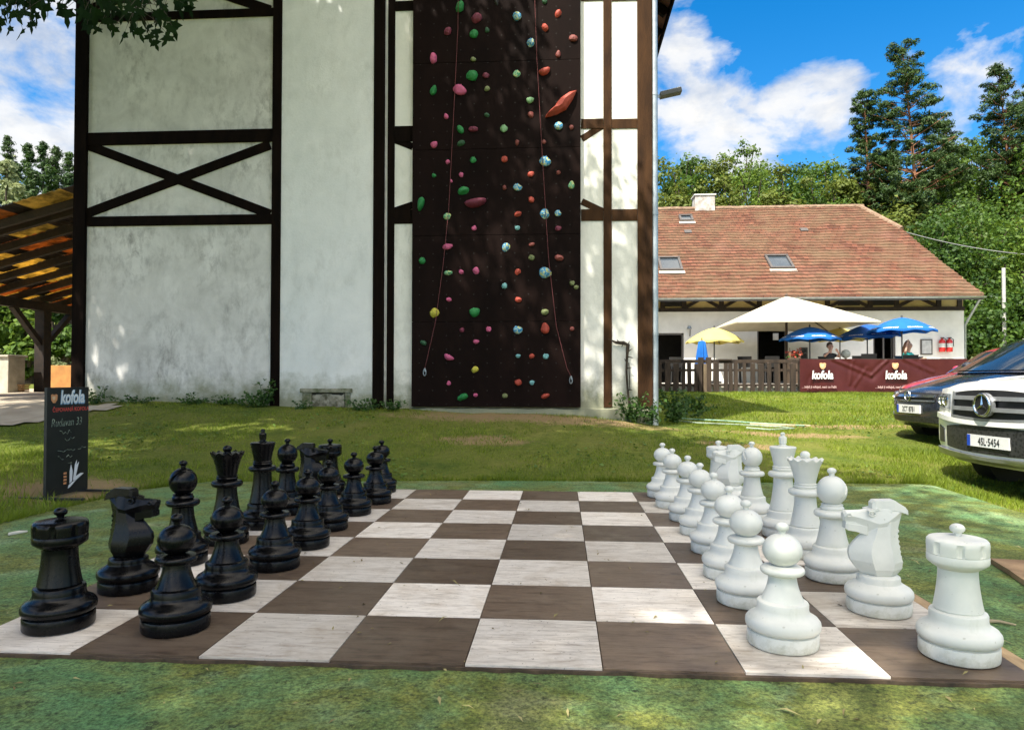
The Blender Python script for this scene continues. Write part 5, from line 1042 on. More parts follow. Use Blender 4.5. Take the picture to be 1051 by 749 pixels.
# ------------------------------------------------------------------ guests behind the banner
m_skin = M('skin', (0.52, 0.30, 0.21), (0.46, 0.25, 0.17), 0.55, 8); m_eye = M('eye_dark', (0.02, 0.015, 0.012), None, 0.4); m_lip = M('lip', (0.36, 0.12, 0.10), None, 0.5)
def skin_body(name, chains, mat_, parent, sub=2):
    """one skinned surface from branching joint chains: [(point, radius), ...]"""
    me = bpy.data.meshes.new(name); vs, es, rs = [], [], []; idx = {}
    for ch_ in chains:
        prev = None
        for p, r in ch_:
            k = tuple(round(c, 4) for c in p)
            if k not in idx: idx[k] = len(vs); vs.append(p); rs.append(r)
            if prev is not None: es.append((prev, idx[k]))
            prev = idx[k]
    me.from_pydata(vs, es, []); o = bpy.data.objects.new(name, me); col.objects.link(o); o.modifiers.new('s', 'SKIN'); o.modifiers.new('u', 'SUBSURF').levels = sub
    for d_, r in zip(me.skin_vertices[0].data, rs): d_.radius = (r, r)
    me.skin_vertices[0].data[0].use_root = True
    dg = bpy.context.evaluated_depsgraph_get(); m2 = bpy.data.meshes.new_from_object(o.evaluated_get(dg)); bpy.data.objects.remove(o); m2.materials.clear(); m2.materials.append(mat_)
    m2.polygons.foreach_set('use_smooth', [True]*len(m2.polygons)); return link_mesh(name, m2, parent)
def person(x, y, rz, lab, shirt, hair, arms, head_turn=0.0, trousers=None, hair_long=False):
    """a seated figure, facing -y in its own frame, seat at 0.46 m"""
    t = thing('person', lab, 'person', (x, y, PAT), rz, 'guests of the beer garden'); ch = []
    pel, ch_, nk = (0, 0.05, 0.56), (0, 0.02, 0.86), (0, 0.0, 1.06)
    torso = [(pel, 0.135), ((0, 0.04, 0.70), 0.125), (ch_, 0.135), ((0, 0.015, 0.98), 0.10), (nk, 0.052), ((0, -0.015, 1.13), 0.052), ((0, -0.03, 1.20), 0.085), ((0, -0.03, 1.28), 0.088), ((0, -0.02, 1.33), 0.06)]
    ch.append(torso)
    for s_ in (-1, 1):
        ch.append([(pel, 0.135), ((s_*0.10, -0.06, 0.53), 0.088), ((s_*0.12, -0.42, 0.52), 0.06), ((s_*0.12, -0.44, 0.46), 0.055), ((s_*0.12, -0.40, 0.10), 0.04), ((s_*0.12, -0.44, 0.04), 0.035), ((s_*0.13, -0.58, 0.03), 0.028)])
        el, wr, fd = arms[s_]; fd = Vector(fd).normalized()
        ch.append([(ch_, 0.135), ((s_*0.17, 0.02, 0.97), 0.055), (el, 0.038), (wr, 0.026), (tuple(Vector(wr)+fd*0.05), 0.032), (tuple(Vector(wr)+fd*0.09), 0.030)])
        base = Vector(wr)+fd*0.09; side = fd.cross(Vector((0, 1, 0.2))).normalized()
        for k, L in enumerate((0.065, 0.078, 0.073, 0.055)):
            b0 = base+side*(k-1.5)*0.019; ch.append([(tuple(base), 0.030), (tuple(b0), 0.010), (tuple(b0+fd*L*0.55), 0.009), (tuple(b0+fd*L+Vector((0, -0.018, -0.006))), 0.0075)])
        tb_ = Vector(wr)+fd*0.05; ch.append([(tuple(tb_), 0.032), (tuple(tb_-side*0.035+fd*0.02), 0.011), (tuple(tb_-side*0.045+fd*0.055), 0.009)])
    skin_body('body', ch, m_skin, t)
    cl = [[((0, 0.05, 0.52), 0.152), ((0, 0.04, 0.70), 0.14), ((0, 0.02, 0.86), 0.15), ((0, 0.015, 0.985), 0.112), ((0, 0.01, 1.035), 0.07)]]
    for s_ in (-1, 1):
        el = Vector(arms[s_][0]); sh_ = Vector((s_*0.17, 0.02, 0.97)); cl.append([((0, 0.02, 0.86), 0.15), (tuple(sh_), 0.070), (tuple(sh_.lerp(el, 0.6)), 0.056)])
    skin_body('shirt', cl, shirt, t)
    tr = []
    for s_ in (-1, 1): tr.append([((0, 0.05, 0.56), 0.148), ((s_*0.10, -0.06, 0.53), 0.10), ((s_*0.12, -0.42, 0.52), 0.074), ((s_*0.12, -0.44, 0.46), 0.068), ((s_*0.12, -0.40, 0.14), 0.055)])
    skin_body('trousers', tr, trousers or m_fs, t)
    for s_ in (-1, 1): b = MB(); b.lathe(ell(0.012, 0, 0.010, -60, 90, 5), 10, (s_*0.032, -0.108, 1.255)); b.build('eye', m_eye, t, smooth=50)
    b = MB(); b.loft([[(s_*w, y_, z) for s_ in (-1, 1)]+[(0, y_-0.006, z-0.004)] for w, y_, z in ((0.006, -0.108, 1.262), (0.012, -0.132, 1.226), (0.008, -0.110, 1.218))]); b.build('nose', m_skin, t, smooth=60)
    b = MB(); b.box((-0.022, -0.114, 1.188), (0.022, -0.098, 1.198)); b.build('mouth', m_lip, t)
    for s_ in (-1, 1): b = MB(); b.lathe(ell(0.022, 0, 0.03), 10, (s_*0.088, -0.02, 1.245)); b.build('ear', m_skin, t, smooth=60)
    hp = [[((0, -0.035, 1.335), 0.085), ((0, 0.0, 1.335), 0.11), ((0, 0.035, 1.27), 0.112), ((0, 0.05, 1.18), 0.08)]]
    if hair_long: hp = [[((0, -0.035, 1.335), 0.085), ((0, 0.0, 1.34), 0.115), ((0, 0.04, 1.27), 0.122), ((0, 0.085, 1.14), 0.11), ((0, 0.12, 1.0), 0.085), ((0, 0.12, 0.88), 0.04)]]
    skin_body('hair', hp, hair, t); return t
m_bk_sh = M('black_shirt', (0.012, 0.012, 0.013), (0.02, 0.02, 0.02), 0.85); m_tq = M('turquoise_top', (0.02, 0.42, 0.38), (0.015, 0.33, 0.30), 0.8); m_hd = M('hair_brown', (0.06, 0.03, 0.015), (0.10, 0.05, 0.025), 0.6, 20, stretch=(4, 4, 1)); m_hr = M('hair_auburn', (0.22, 0.10, 0.045), (0.30, 0.16, 0.08), 0.55, 20, stretch=(4, 4, 1))
q = at(852, 370, 22.0); k = Z_(351.5, 22.0)-PAT
o = person(q[0], 22.0, 0.25, 'seated guest in black shirt with both hands raised to the face', m_bk_sh, m_hd, {-1: ((-0.27, -0.10, 0.92), (-0.08, -0.17, 1.12), (0.35, 0.1, 1)), 1: ((0.29, -0.10, 0.90), (0.17, -0.20, 1.04), (-0.6, 0.1, 0.8))})
o.scale = (k/1.40,)*3
q = at(936.5, 370, 21.4); k = Z_(348.5, 21.4)-PAT
o = person(q[0]-0.12, 21.4, 0.6, 'seated guest in turquoise top with auburn hair and one arm raised', m_tq, m_hr, {-1: ((-0.30, -0.08, 1.05), (-0.20, -0.08, 1.30), (0.5, 0.1, 0.8)), 1: ((0.27, -0.12, 0.78), (0.12, -0.36, 0.80), (-0.3, -1, 0.1))}, hair_long=True)
o.scale = (k/1.46,)*3
chair(X_(936.5, 21.4)-0.12, 21.45, 0.6, 'dark chair the turquoise clad guest sits on')

# ------------------------------------------------------------------ pole and overhead cable
py = 30.0; q = at(1031, 360, py); t = thing('white_pole', 'tall plain white pole beyond the parked cars', 'pole', (q[0], py, H(q[0], py))); z1 = Z_(275, py, 1031)-t.location.z
b = MB(); b.tube([(0, 0, 0), (0, 0, z1)], 0.075, 12); b.build('pole', M('pole_white', (0.50, 0.485, 0.46), (0.36, 0.35, 0.33), 0.5), t, smooth=40)
for za, zb2 in ((0.0, 0.2),):
    b = MB(); b.tube([(0, 0, z1*za+0.5), (0, 0, z1*max(zb2, za+0.08)*0.8+0.5)], 0.0765, 12); b.build('red_band', M('pole_red', (0.45, 0.05, 0.03), (0.5, 0.15, 0.1), 0.5), t, smooth=40)
b = MB(); A = Vector(at(925, 237, 31)); B = Vector(at(1051, 261, 33)); pts = [A.lerp(B, s_)-Vector((0, 0, 0.5*4*s_*(1-s_)*0.3)) for s_ in np.linspace(0, 2.6, 30)]; b.tube(pts, 0.022, 5)
tag(b.build('overhead_cable', M('cable_grey', (0.30, 0.30, 0.30), None, 0.6), None, smooth=60), 'thin grey cable running from the roof end to the right', 'cable')
# ------------------------------------------------------------------ parked cars
def paint(name, c, rough=0.28, metal=0.0):
    mt, n_, b = new_mat(name); v = coords(n_); b.inputs['Metallic'].default_value = metal
    d = ramp(n_, [(0.45, c), (0.8, tuple(x*0.8+0.012 for x in c))], noise(n_, v, 5, 8, 0.7)); n_.links.new(d, b.inputs['Base Color'])
    rr = ramp(n_, [(0.3, (rough,)*3), (0.7, (rough+0.12,)*3)], noise(n_, v, 4, 6, 0.7)); n_.links.new(rr, b.inputs['Roughness'])
    b.inputs['Coat Weight'].default_value = 1.0; b.inputs['Coat Roughness'].default_value = 0.03; return mt
m_cw, m_ck, m_crd = paint('paint_white', (0.90, 0.89, 0.84)), paint('paint_black', (0.010, 0.012, 0.018), 0.2), paint('paint_red', (0.38, 0.012, 0.03))
m_chr = M('chrome', (0.62, 0.63, 0.64), None, 0.16, metal=1.0); m_sil = M('silver_trim', (0.45, 0.46, 0.47), None, 0.35, metal=0.7); m_rub = M('tyre_rubber', (0.012, 0.012, 0.012), (0.022, 0.021, 0.02), 0.85, 12)
m_cgl = M('car_glass', (0.012, 0.018, 0.022), None, 0.03, spec=1.0); m_lamp = M('lamp_housing', (0.09, 0.10, 0.11), (0.04, 0.045, 0.05), 0.1, 9, spec=0.9); m_blk = M('black_trim', (0.010, 0.010, 0.011), None, 0.5); m_lens = M('lamp_lens', (0.30, 0.33, 0.36), (0.10, 0.11, 0.12), 0.08, 9, spec=0.9, metal=0.3)
def mesh_grid():
    mt, n_, b = new_mat('intake_mesh'); v = coords(n_); vr = N(n_, 'ShaderNodeTexVoronoi'); vr.inputs['Scale'].default_value = 38; n_.links.new(v, vr.inputs['Vector'])
    n_.links.new(ramp(n_, [(0.2, (0.004,)*3), (0.6, (0.03,)*3)], vr.outputs['Distance']), b.inputs['Base Color']); b.inputs['Roughness'].default_value = 0.5; return mt
m_mesh = mesh_grid(); m_plw = M('plate_reflective', (0.72, 0.72, 0.70), None, 0.45); m_plb = M('plate_blue', (0.01, 0.06, 0.42), None, 0.45); m_plk = M('plate_black', (0.01, 0.01, 0.012), None, 0.5)
def car(name, lab, loc, rz, p):
    t = thing(name, lab, 'car', loc, rz, 'cars parked beside the terrace'); hw, sw, pr_ = p['hw'], p['sweep'], p['front']
    zsf = [q[1] for q in pr_]; xsf = [q[0] for q in pr_]
    def FP(y, z): return float(np.interp(z, zsf, xsf))+sw*abs(y/hw)**2.6
    prof = pr_+p['hood']+p['rear']; ts = np.array([-1, -.985, -.95, -.88, -.75, -.55, -.3, 0, .3, .55, .75, .88, .95, .985, 1]); G_ = []
    for x, z in prof:
        fs = sw*max(0.0, 1-max(0, x-0.1)/1.5)**1.3; rs = -0.22*max(0.0, 1-(p['L']-x)/1.0) if x > p['L']-1 else 0
        k = 1-0.055*max(0, 1-z/0.5)-0.04*max(0, z-0.72)/0.4; row = []
        for u in ts:
            y = hw*k*(u if abs(u) < 0.95 else math.copysign(1, u)*(0.95+0.05*math.sin((abs(u)-0.95)/0.05*PI/2)*1.0))
            zd = p.get('crown', 0.09)*abs(u)**3 if z > p['front'][-1][1]-0.02 and x < p['cowl']+0.2 else 0.0
            lip_ = 0.02*max(0, abs(u)-0.9)*10
            row.append((x+fs*abs(u)**2.6+rs*abs(u)**3+(0.03 if abs(u) == 1 and x < 0.3 else 0), y, z-zd-lip_*(0.4 if z > 0.5 else -0.4)))
        G_.append(row)
    b = MB(); b.grid(G_); n_ = len(ts); m_ = len(prof)
    for side in (0, n_-1):
        b.add([G_[i][side] for i in range(m_)], [tuple(range(m_))])
    b.add([G_[0][j] for j in range(n_)]+[G_[-1][j] for j in range(n_)], [(j, j+1, n_+j+1, n_+j) for j in range(n_-1)], 1)
    b.build('body', [p['paint'], m_blk], t, smooth=32)
    # cabin
    def ring(z, x0, x1, w, bow):
        R_ = [(x0+bow*abs(u)**2, u*w, z) for u in np.linspace(-1, 1, 9)]+[(x0+bow+(x1-x0-bow)*s_, w, z) for s_ in (0.15, 0.3, 0.45, 0.6, 0.75, 0.9)]
        R_ += [(x1-bow*0.3*abs(u)**2, u*w, z) for u in np.linspace(1, -1, 9)]+[(x0+bow+(x1-x0-bow)*s_, -w, z) for s_ in (0.9, 0.75, 0.6, 0.45, 0.3, 0.15)]; return R_
    c = p['cabin']; A_ = ring(c['z0'], c['x0'], c['x1'], c['w0'], 0.22); B_ = ring(c['z1'], c['x2'], c['x3'], c['w1'], 0.10)
    C_ = ring(c['z1']+0.045, c['x2']+0.12, c['x3']-0.1, c['w1']-0.10, 0.08); D_ = ring(c['z1']+0.065, c['x2']+0.5, c['x3']-0.5, c['w1']*0.4, 0.03)
    b = MB(); b.loft([A_, B_, C_, D_]); b.build('roof', c.get('paint', p['paint']), t, smooth=30)
    def glass(nm, idx, m0, m1, nv, sub=6):
        rows_ = []
        for s_ in np.linspace(m0, m1, sub):
            rows_.append([tuple(Vector(A_[i]).lerp(Vector(B_[i]), s_)+Vector(nv)) for i in idx])
        b = MB(); b.grid(rows_); return b.build(nm, m_cgl, t, smooth=60)
    glass('windscreen', range(0, 9), 0.05, 0.93, (-0.008, 0, 0.008))
    for sd, rng_ in ((1, ((9, 12), (12, 14))), (-1, ((24, 27), (27, 29)))):
        for a, e in rng_: glass('side_window', range(a, e+1), 0.08, 0.86, (0, 0.008*sd, 0.003))
    glass('rear_window', range(16, 23), 0.2, 0.85, (0.008, 0, 0.006))
    # wheels
    for x in p['axles']:
        for s_ in (-1, 1):
            r = p['wr']; yw = s_*(hw-0.13); cy_ = lambda R_, y0, y1, n=32: [[(x+R_*math.cos(a), y, r+R_*math.sin(a)) for a in np.linspace(0, 2*PI, n, endpoint=False)] for y in (y0, y1)]
            b = MB(); b.loft(cy_(r+0.055, yw-s_*0.12, s_*(hw+0.004))); b.build('wheel_arch', m_blk, t, smooth=40)
            b = MB(); b.loft([[(x+R_*math.cos(a), yw+s_*y, r+R_*math.sin(a)) for a in np.linspace(0, 2*PI, 32, endpoint=False)] for R_, y in ((r*0.66, -0.10), (r*0.94, -0.11), (r, -0.08), (r, 0.12), (r*0.94, 0.148), (r*0.66, 0.14))]); w_ = b.build('wheel', m_rub, t, smooth=40)
            b = MB(); b.loft([[(x+R_*math.cos(a), yw+s_*y, r+R_*math.sin(a)) for a in np.linspace(0, 2*PI, 32, endpoint=False)] for R_, y in ((r*0.665, 0.10), (r*0.665, 0.142), (r*0.60, 0.142), (r*0.58, 0.11))])
            for k in range(5): a = 2*PI*k/5; b.bar((x, yw+s_*0.13, r), (x+r*0.62*math.cos(a), yw+s_*0.136, r+r*0.62*math.sin(a)), 0.07, 0.02, (0, 1, 0))
            b.build('rim', m_sil, w_, smooth=30)
    def patch(nm, y0, y1, zlo, zhi, d, mt, parent=t, n=18, nz=3):
        rr = []
        for y in np.linspace(y0, y1, n):
            a, e = zlo(y) if callable(zlo) else zlo, zhi(y) if callable(zhi) else zhi
            zs_ = np.linspace(a, e, nz); rr.append([(FP(y, z)-d, y, z) for z in zs_]+[(FP(y, z)+0.015, y, z) for z in zs_[::-1]])
        b = MB(); b.loft(rr); return b.build(nm, mt, parent, smooth=40)
    def plate(yc, zc, text, blue=True):
        d = 0.022; pl = patch('number_plate', yc-0.26, yc+0.26, zc-0.055, zc+0.055, d, m_plw, n=2, nz=2); x = FP(yc, zc)-d-0.002
        x = min(FP(yc-0.26, zc), FP(yc+0.26, zc))-d-0.003
        # the plate faces -x: reading direction runs along -y
        b = MB(); ysg = 1
        b.add([(x, yc+0.215, zc-0.053), (x, yc+0.258, zc-0.053), (x, yc+0.258, zc+0.053), (x, yc+0.215, zc+0.053)], [(0, 1, 2, 3)]); b.build('plate_band', m_plb, pl)
        text_obj(text, 0.098, m_plk, pl, (x-0.001, yc-0.02, zc-0.004), (0, -1, 0), (0, 0, 1), offset=0.0, sx=0.74, depth=0.001); return pl
    for s_ in (-1, 1):
        b = MB(); c = p['cabin']; b.lathe(ell(0.085, 0, 0.062), 16, (c['x0']+0.55, s_*(hw+0.09), c['z0']+0.10)); b.bar((c['x0']+0.55, s_*(hw-0.08), c['z0']+0.04), (c['x0']+0.55, s_*(hw+0.06), c['z0']+0.09), 0.05, 0.04); b.build('wing_mirror', p['paint'], t, smooth=50)
    return t, FP, patch, plate
# white SUV
g0 = -0.15; X0 = X_(1014, 4.5)
suv, FP, patch, plate = car('white_suv', 'white off-road car with big star emblem parked nearest, cut by the right edge', (X0, 4.5, g0), math.radians(8), dict(
    hw=0.965, sweep=0.20, L=5.05, cowl=1.35, crown=0.05, paint=m_cw, wr=0.385, axles=(0.96, 4.02), front=[(0.14, 0.28), (0.03, 0.34), (0.0, 0.46), (0.0, 0.60), (0.0, 0.72), (0.012, 0.90), (0.028, 1.01), (0.07, 1.055)],
    hood=[(0.16, 1.085), (0.5, 1.12), (0.95, 1.155), (1.4, 1.19), (1.6, 1.20)], rear=[(4.6, 1.20), (4.95, 1.16), (5.05, 0.9), (5.03, 0.5), (4.9, 0.32)],
    cabin=dict(z0=1.18, z1=1.78, x0=1.25, x1=4.92, x2=2.05, x3=4.65, w0=0.90, w1=0.70)))
gl = patch('grille', -0.50, 0.50, lambda y: 0.735+0.02*abs(y/0.5)**2, lambda y: 1.005-0.03*abs(y/0.5)**2, 0.012, m_blk)
for z0, z1 in ((0.908, 0.945), (0.805, 0.842)): patch('slat', -0.485, 0.485, z0, z1, 0.045, m_sil, gl)
patch('slat_edge', -0.52, 0.52, lambda y: 0.715+0.02*abs(y/0.5)**2, lambda y: 0.736+0.02*abs(y/0.5)**2, 0.026, m_sil, gl)
for s_ in (-1, 1): patch('slat_edge', s_*0.495, s_*0.53, 0.72, 0.985, 0.026, m_sil, gl, n=3)
x = FP(0, 0.865)-0.075; b = MB()
b.tube([(x, 0.098*math.cos(a), 0.865+0.098*math.sin(a)) for a in np.linspace(0, 2*PI, 41)], 0.011, 8)
for k in range(3):
    a = PI/2+2*PI*k/3; u, w = math.cos(a), math.sin(a); b.add([(x, 0.092*u, 0.865+0.092*w), (x-0.012, 0, 0.865), (x, 0.016*math.cos(a+PI/3), 0.865+0.016*math.sin(a+PI/3)), (x, 0.016*math.cos(a-PI/3), 0.865+0.016*math.sin(a-PI/3))], [(0, 1, 2), (0, 3, 1)])
em = b.build('emblem', m_chr, gl, smooth=40); b = MB(); b.loft([[(x+d, r*math.cos(a), 0.865+r*math.sin(a)) for a in np.linspace(0, 2*PI, 32, endpoint=False)] for r, d in ((0.10, 0.05), (0.10, 0.006), (0.01, 0.006))]); b.build('emblem_back', m_blk, em, smooth=30)
b = MB(); b.loft([[(x+0.02+d, r*math.cos(a), 0.865+r*math.sin(a)) for a in np.linspace(0, 2*PI, 32, endpoint=False)] for r, d in ((0.112, 0.03), (0.112, 0.0), (0.10, -0.004))]); b.build('emblem_rim', m_sil, em, smooth=30)
patch('lower_intake', -0.66, 0.66, lambda y: 0.405+0.03*abs(y/0.66)**3, lambda y: 0.665-0.03*abs(y/0.66)**3, 0.010, m_mesh)
patch('bumper_lip', -0.955, 0.955, lambda y: 0.305+0.03*abs(y), lambda y: 0.375+0.03*abs(y), 0.030, m_sil)
patch('bumper_bar', -0.93, 0.93, lambda y: 0.668+0.05*abs(y)**2, lambda y: 0.712+0.06*abs(y)**2, 0.028, m_cw)
for s_ in (-1, 1):
    patch('side_vent', s_*0.74, s_*0.90, lambda y: 0.46, lambda y: 0.60+0.2*(abs(y)-0.74), 0.006, m_mesh, n=6); patch('headlight', s_*0.60, s_*0.93, lambda y: 0.80+0.10*(abs(y)-0.6), lambda y: 0.955+0.02*(abs(y)-0.6), 0.008, m_lens, n=8)
b = MB(); b.lathe([(0, 0), (0.038, 0), (0.036, 0.006), (0, 0.008)], 20, (0.30, 0, 1.083)); b.build('hood_badge', m_chr, suv, smooth=40)
plate(0.0, 0.525, '4SL·5454')
for s_ in (-1, 1):                                   # shut lines of the bonnet and crease lines along it
    b = MB(); zz = lambda x, u: float(np.interp(x, [0.11, 0.22, 0.5, 0.95, 1.4], [1.068, 1.09, 1.12, 1.155, 1.19]))-0.05*abs(u)**3
    b.tube([(x+0.22*max(0, 1-max(0, x-0.1)/1.5)**1.3*0.78**2.6, s_*0.78*0.965*0.95, zz(x, 0.78)-0.002) for x in np.linspace(0.13, 1.35, 24)], 0.006, 6); b.build('bonnet_seam', m_blk, suv)
    b = MB(); b.loft([[(x+0.22*max(0, 1-max(0, x-0.1)/1.5)**1.3*0.45**2.6, s_*(0.42+w)*0.95*(1+0.12*(x-0.2)), zz(x, 0.45)+h_) for w, h_ in ((-0.05, -0.008), (0, 0.012), (0.05, -0.012))] for x in np.linspace(0.2, 1.3, 16)]); b.build('bonnet_crease', m_cw, suv, smooth=60)
    for yy, r in ((0.70, 0.05), (0.82, 0.05)):
        xx = FP(s_*yy, 0.885)-0.018; b = MB(); b.loft([[(xx+d_, s_*yy+q_*math.cos(a), 0.885+q_*math.sin(a)) for a in np.linspace(0, 2*PI, 20, endpoint=False)] for q_, d_ in ((r, 0.04), (r, 0.0), (r*0.8, -0.004), (r*0.7, 0.006), (0.004, -0.002))]); b.build('lamp_ring', m_chr, suv, smooth=40)
# black estate car
Y1 = 7.6; g1 = H(X_(930, Y1)+0.5, Y1)-0.0
bc, FP, patch, plate = car('black_car', 'black compact car with chrome grille bar parked between the white and red cars', (X_(932, Y1), Y1, 0.115), math.radians(5), dict(
    hw=0.88, sweep=0.36, L=4.4, cowl=1.05, paint=m_ck, wr=0.315, axles=(0.88, 3.55), crown=0.07, front=[(0.12, 0.20), (0.03, 0.26), (0.0, 0.36), (0.0, 0.50), (0.03, 0.60), (0.09, 0.67), (0.16, 0.71)],
    hood=[(0.28, 0.75), (0.6, 0.84), (1.0, 0.93), (1.25, 0.97)], rear=[(3.9, 0.99), (4.3, 0.95), (4.4, 0.7), (4.38, 0.4), (4.25, 0.24)],
    cabin=dict(z0=0.93, z1=1.40, x0=0.92, x1=4.3, x2=1.85, x3=4.0, w0=0.82, w1=0.60)))
gl = patch('grille', -0.46, 0.46, lambda y: 0.555, lambda y: 0.665-0.02*abs(y), 0.010, m_blk); patch('slat', -0.45, 0.45, 0.60, 0.635, 0.034, m_chr, gl); patch('slat_edge', -0.47, 0.47, 0.545, 0.562, 0.02, m_chr, gl)
x = FP(0, 0.615)-0.055; b = MB(); b.tube([(x, 0.062*math.cos(a), 0.615+0.062*math.sin(a)) for a in np.linspace(0, 2*PI, 33)], 0.009, 6)
b.tube([(x, 0.07, 0.63), (x, -0.015, 0.632), (x, 0.015, 0.598), (x, -0.07, 0.60)], [0.004, 0.009, 0.009, 0.004], 6); b.build('emblem', m_chr, gl, smooth=50)
for s_ in (-1, 1):
    hl = patch('headlight', s_*0.50, s_*0.86, lambda y: 0.545+0.13*(abs(y)-0.5), lambda y: 0.66+0.10*(abs(y)-0.5), 0.012, m_lamp, n=10)
    for yy, r in ((0.60, 0.045), (0.72, 0.055)):
        xx = FP(s_*yy, 0.615)-0.020; b = MB(); b.loft([[(xx+d_, s_*yy+q_*math.cos(a), 0.612+q_*math.sin(a)) for a in np.linspace(0, 2*PI, 20, endpoint=False)] for q_, d_ in ((r, 0.03), (r, 0.0), (r*0.8, -0.004), (r*0.7, 0.004), (0.004, -0.002))]); b.build('lamp_ring', m_chr, hl, smooth=40)
    patch('fog_lamp', s_*0.62, s_*0.78, 0.30, 0.38, 0.006, m_lens, n=5)
patch('lower_intake', -0.55, 0.55, 0.27, 0.345, 0.008, m_mesh); plate(0.0, 0.44, '2CT 8781')
# red car
Y2 = 11.2
rc, FP, patch, plate = car('red_car', 'red hatchback parked farthest, mostly hidden behind the black car', (X_(932, Y2), Y2, 0.14), math.radians(5), dict(
    hw=0.84, sweep=0.34, L=4.1, cowl=1.1, paint=m_crd, wr=0.30, axles=(0.8, 3.3), crown=0.07, front=[(0.12, 0.20), (0.03, 0.28), (0.0, 0.40), (0.01, 0.52), (0.05, 0.64), (0.12, 0.70), (0.18, 0.73)],
    hood=[(0.3, 0.77), (0.65, 0.86), (1.05, 0.93), (1.25, 0.96)], rear=[(3.7, 0.98), (4.0, 0.92), (4.1, 0.7), (4.05, 0.4), (3.95, 0.24)],
    cabin=dict(z0=0.92, z1=1.36, x0=0.98, x1=4.0, x2=1.75, x3=3.6, w0=0.78, w1=0.57)))
patch('grille', -0.42, 0.42, 0.54, 0.64, 0.01, m_blk); patch('lower_intake', -0.5, 0.5, 0.28, 0.40, 0.008, m_mesh)
for s_ in (-1, 1): patch('headlight', s_*0.48, s_*0.81, lambda y: 0.56+0.1*(abs(y)-0.48), lambda y: 0.68+0.08*(abs(y)-0.48), 0.012, m_lens, n=8)

# ------------------------------------------------------------------ odds and ends on lawn and terrace
hm = M('hose_green', (0.06, 0.24, 0.15), (0.30, 0.42, 0.33), 0.5, 30); hw_ = M('hose_white', (0.34, 0.42, 0.32), (0.24, 0.31, 0.22), 0.5, 20)
def lawnline(pts, lift): return [(p[0], p[1], H(p[0], p[1])+lift) for p in pts]
def pxl(px, py):                             # lawn point seen at a pixel
    d = ray(px, py); t = 5.0
    for _ in range(400):
        q = CAM+d*t
        if q[2] < H(q[0], q[1]): break
        t += 0.05
    return q
for pts, m_, lab in (([(690, 431), (720, 433), (760, 435), (800, 437.5), (832, 440)], hm, 'pale green garden hose lying straight across the sunny lawn'), ([(692, 433), (715, 436), (735, 437), (770, 438.5), (800, 440), (815, 442), (790, 443.5), (760, 441)], hw_, 'whitish garden hose looping back on the sunny lawn')):
    q = [pxl(*p) for p in pts]; P_ = []
    for i in range(len(q)-1):
        for s_ in (0, 0.2, 0.4, 0.6, 0.8): P_.append(q[i]+(q[i+1]-q[i])*s_)
    b = MB(); b.tube(lawnline(P_, 0.035), 0.012, 6); tag(b.build('garden_hose', m_, None, smooth=60), lab, 'hose', 'hoses lying on the lawn')
def plank(nm, lab, p, q, w, h, m_, lift=0.0, zz=None):
    p, q = Vector(p), Vector(q); d = (q-p); n_ = 14; s_ = d.cross(Vector((0, 0, 1))).normalized(); rr = []
    for i in range(n_+1):
        c = p+d*(i/n_); z = (zz if zz is not None else H(c.x, c.y))+lift; e = rnd.uniform(-0.004, 0.004)
        rr.append([(c.x-s_.x*(w/2+e), c.y-s_.y*(w/2+e), z), (c.x+s_.x*(w/2-e), c.y+s_.y*(w/2-e), z), (c.x+s_.x*(w/2-e), c.y+s_.y*(w/2-e), z+h), (c.x-s_.x*(w/2+e), c.y-s_.y*(w/2+e), z+h)])
    b = MB(); b.loft(rr); return tag(b.build(nm, m_, None, bevel=0.003), lab, 'plank')
m_pk = M('plank_wood', (0.33, 0.22, 0.12), (0.20, 0.12, 0.06), 0.85, 5, 0.5, 30, (1, 1, 3)); m_pk2 = M('plank_pale', (0.50, 0.42, 0.28), (0.38, 0.30, 0.18), 0.85, 5, 0.4)
a, c = pxl(770, 436.5), pxl(832, 439); plank('wooden_plank', 'thin weathered plank on the lawn beside the hoses', a, c, 0.06, 0.025, m_pk2, 0.02)
a, c = onz(1014, 578, -0.018), onz(1130, 655, -0.018); n_ = Vector((c-a)).cross(Vector((0, 0, 1))).normalized(); o_ = n_*(-0.20)
plank('wooden_board', 'broad brown board lying on the terrace at the right edge', Vector(a)+o_, Vector(c)+o_, 0.38, 0.028, m_pk, 0.002, -0.018)
b = MB(); a, c = onz(1012, 637, -0.012), onz(1043, 641, -0.012); b.tube([a, Vector(a).lerp(Vector(c), 0.5)+Vector((0, 0.01, 0.003)), c], [0.008, 0.006, 0.003], 6); tag(b.build('twig', m_pk2, None, smooth=60), 'thin dry twig on the terrace behind the white rook', 'twig')
b = MB(); a, c = onz(9, 548, -0.012), onz(28, 545, -0.012); b.tube([a, Vector(a).lerp(Vector(c), 0.5)+Vector((0, 0.012, 0)), c], [0.011, 0.013, 0.006], 6); tag(b.build('peeled_stick', M('peeled_wood', (0.6, 0.58, 0.5), None, 0.8), None, smooth=60), 'short pale peeled stick at the left edge of the terrace', 'stick')
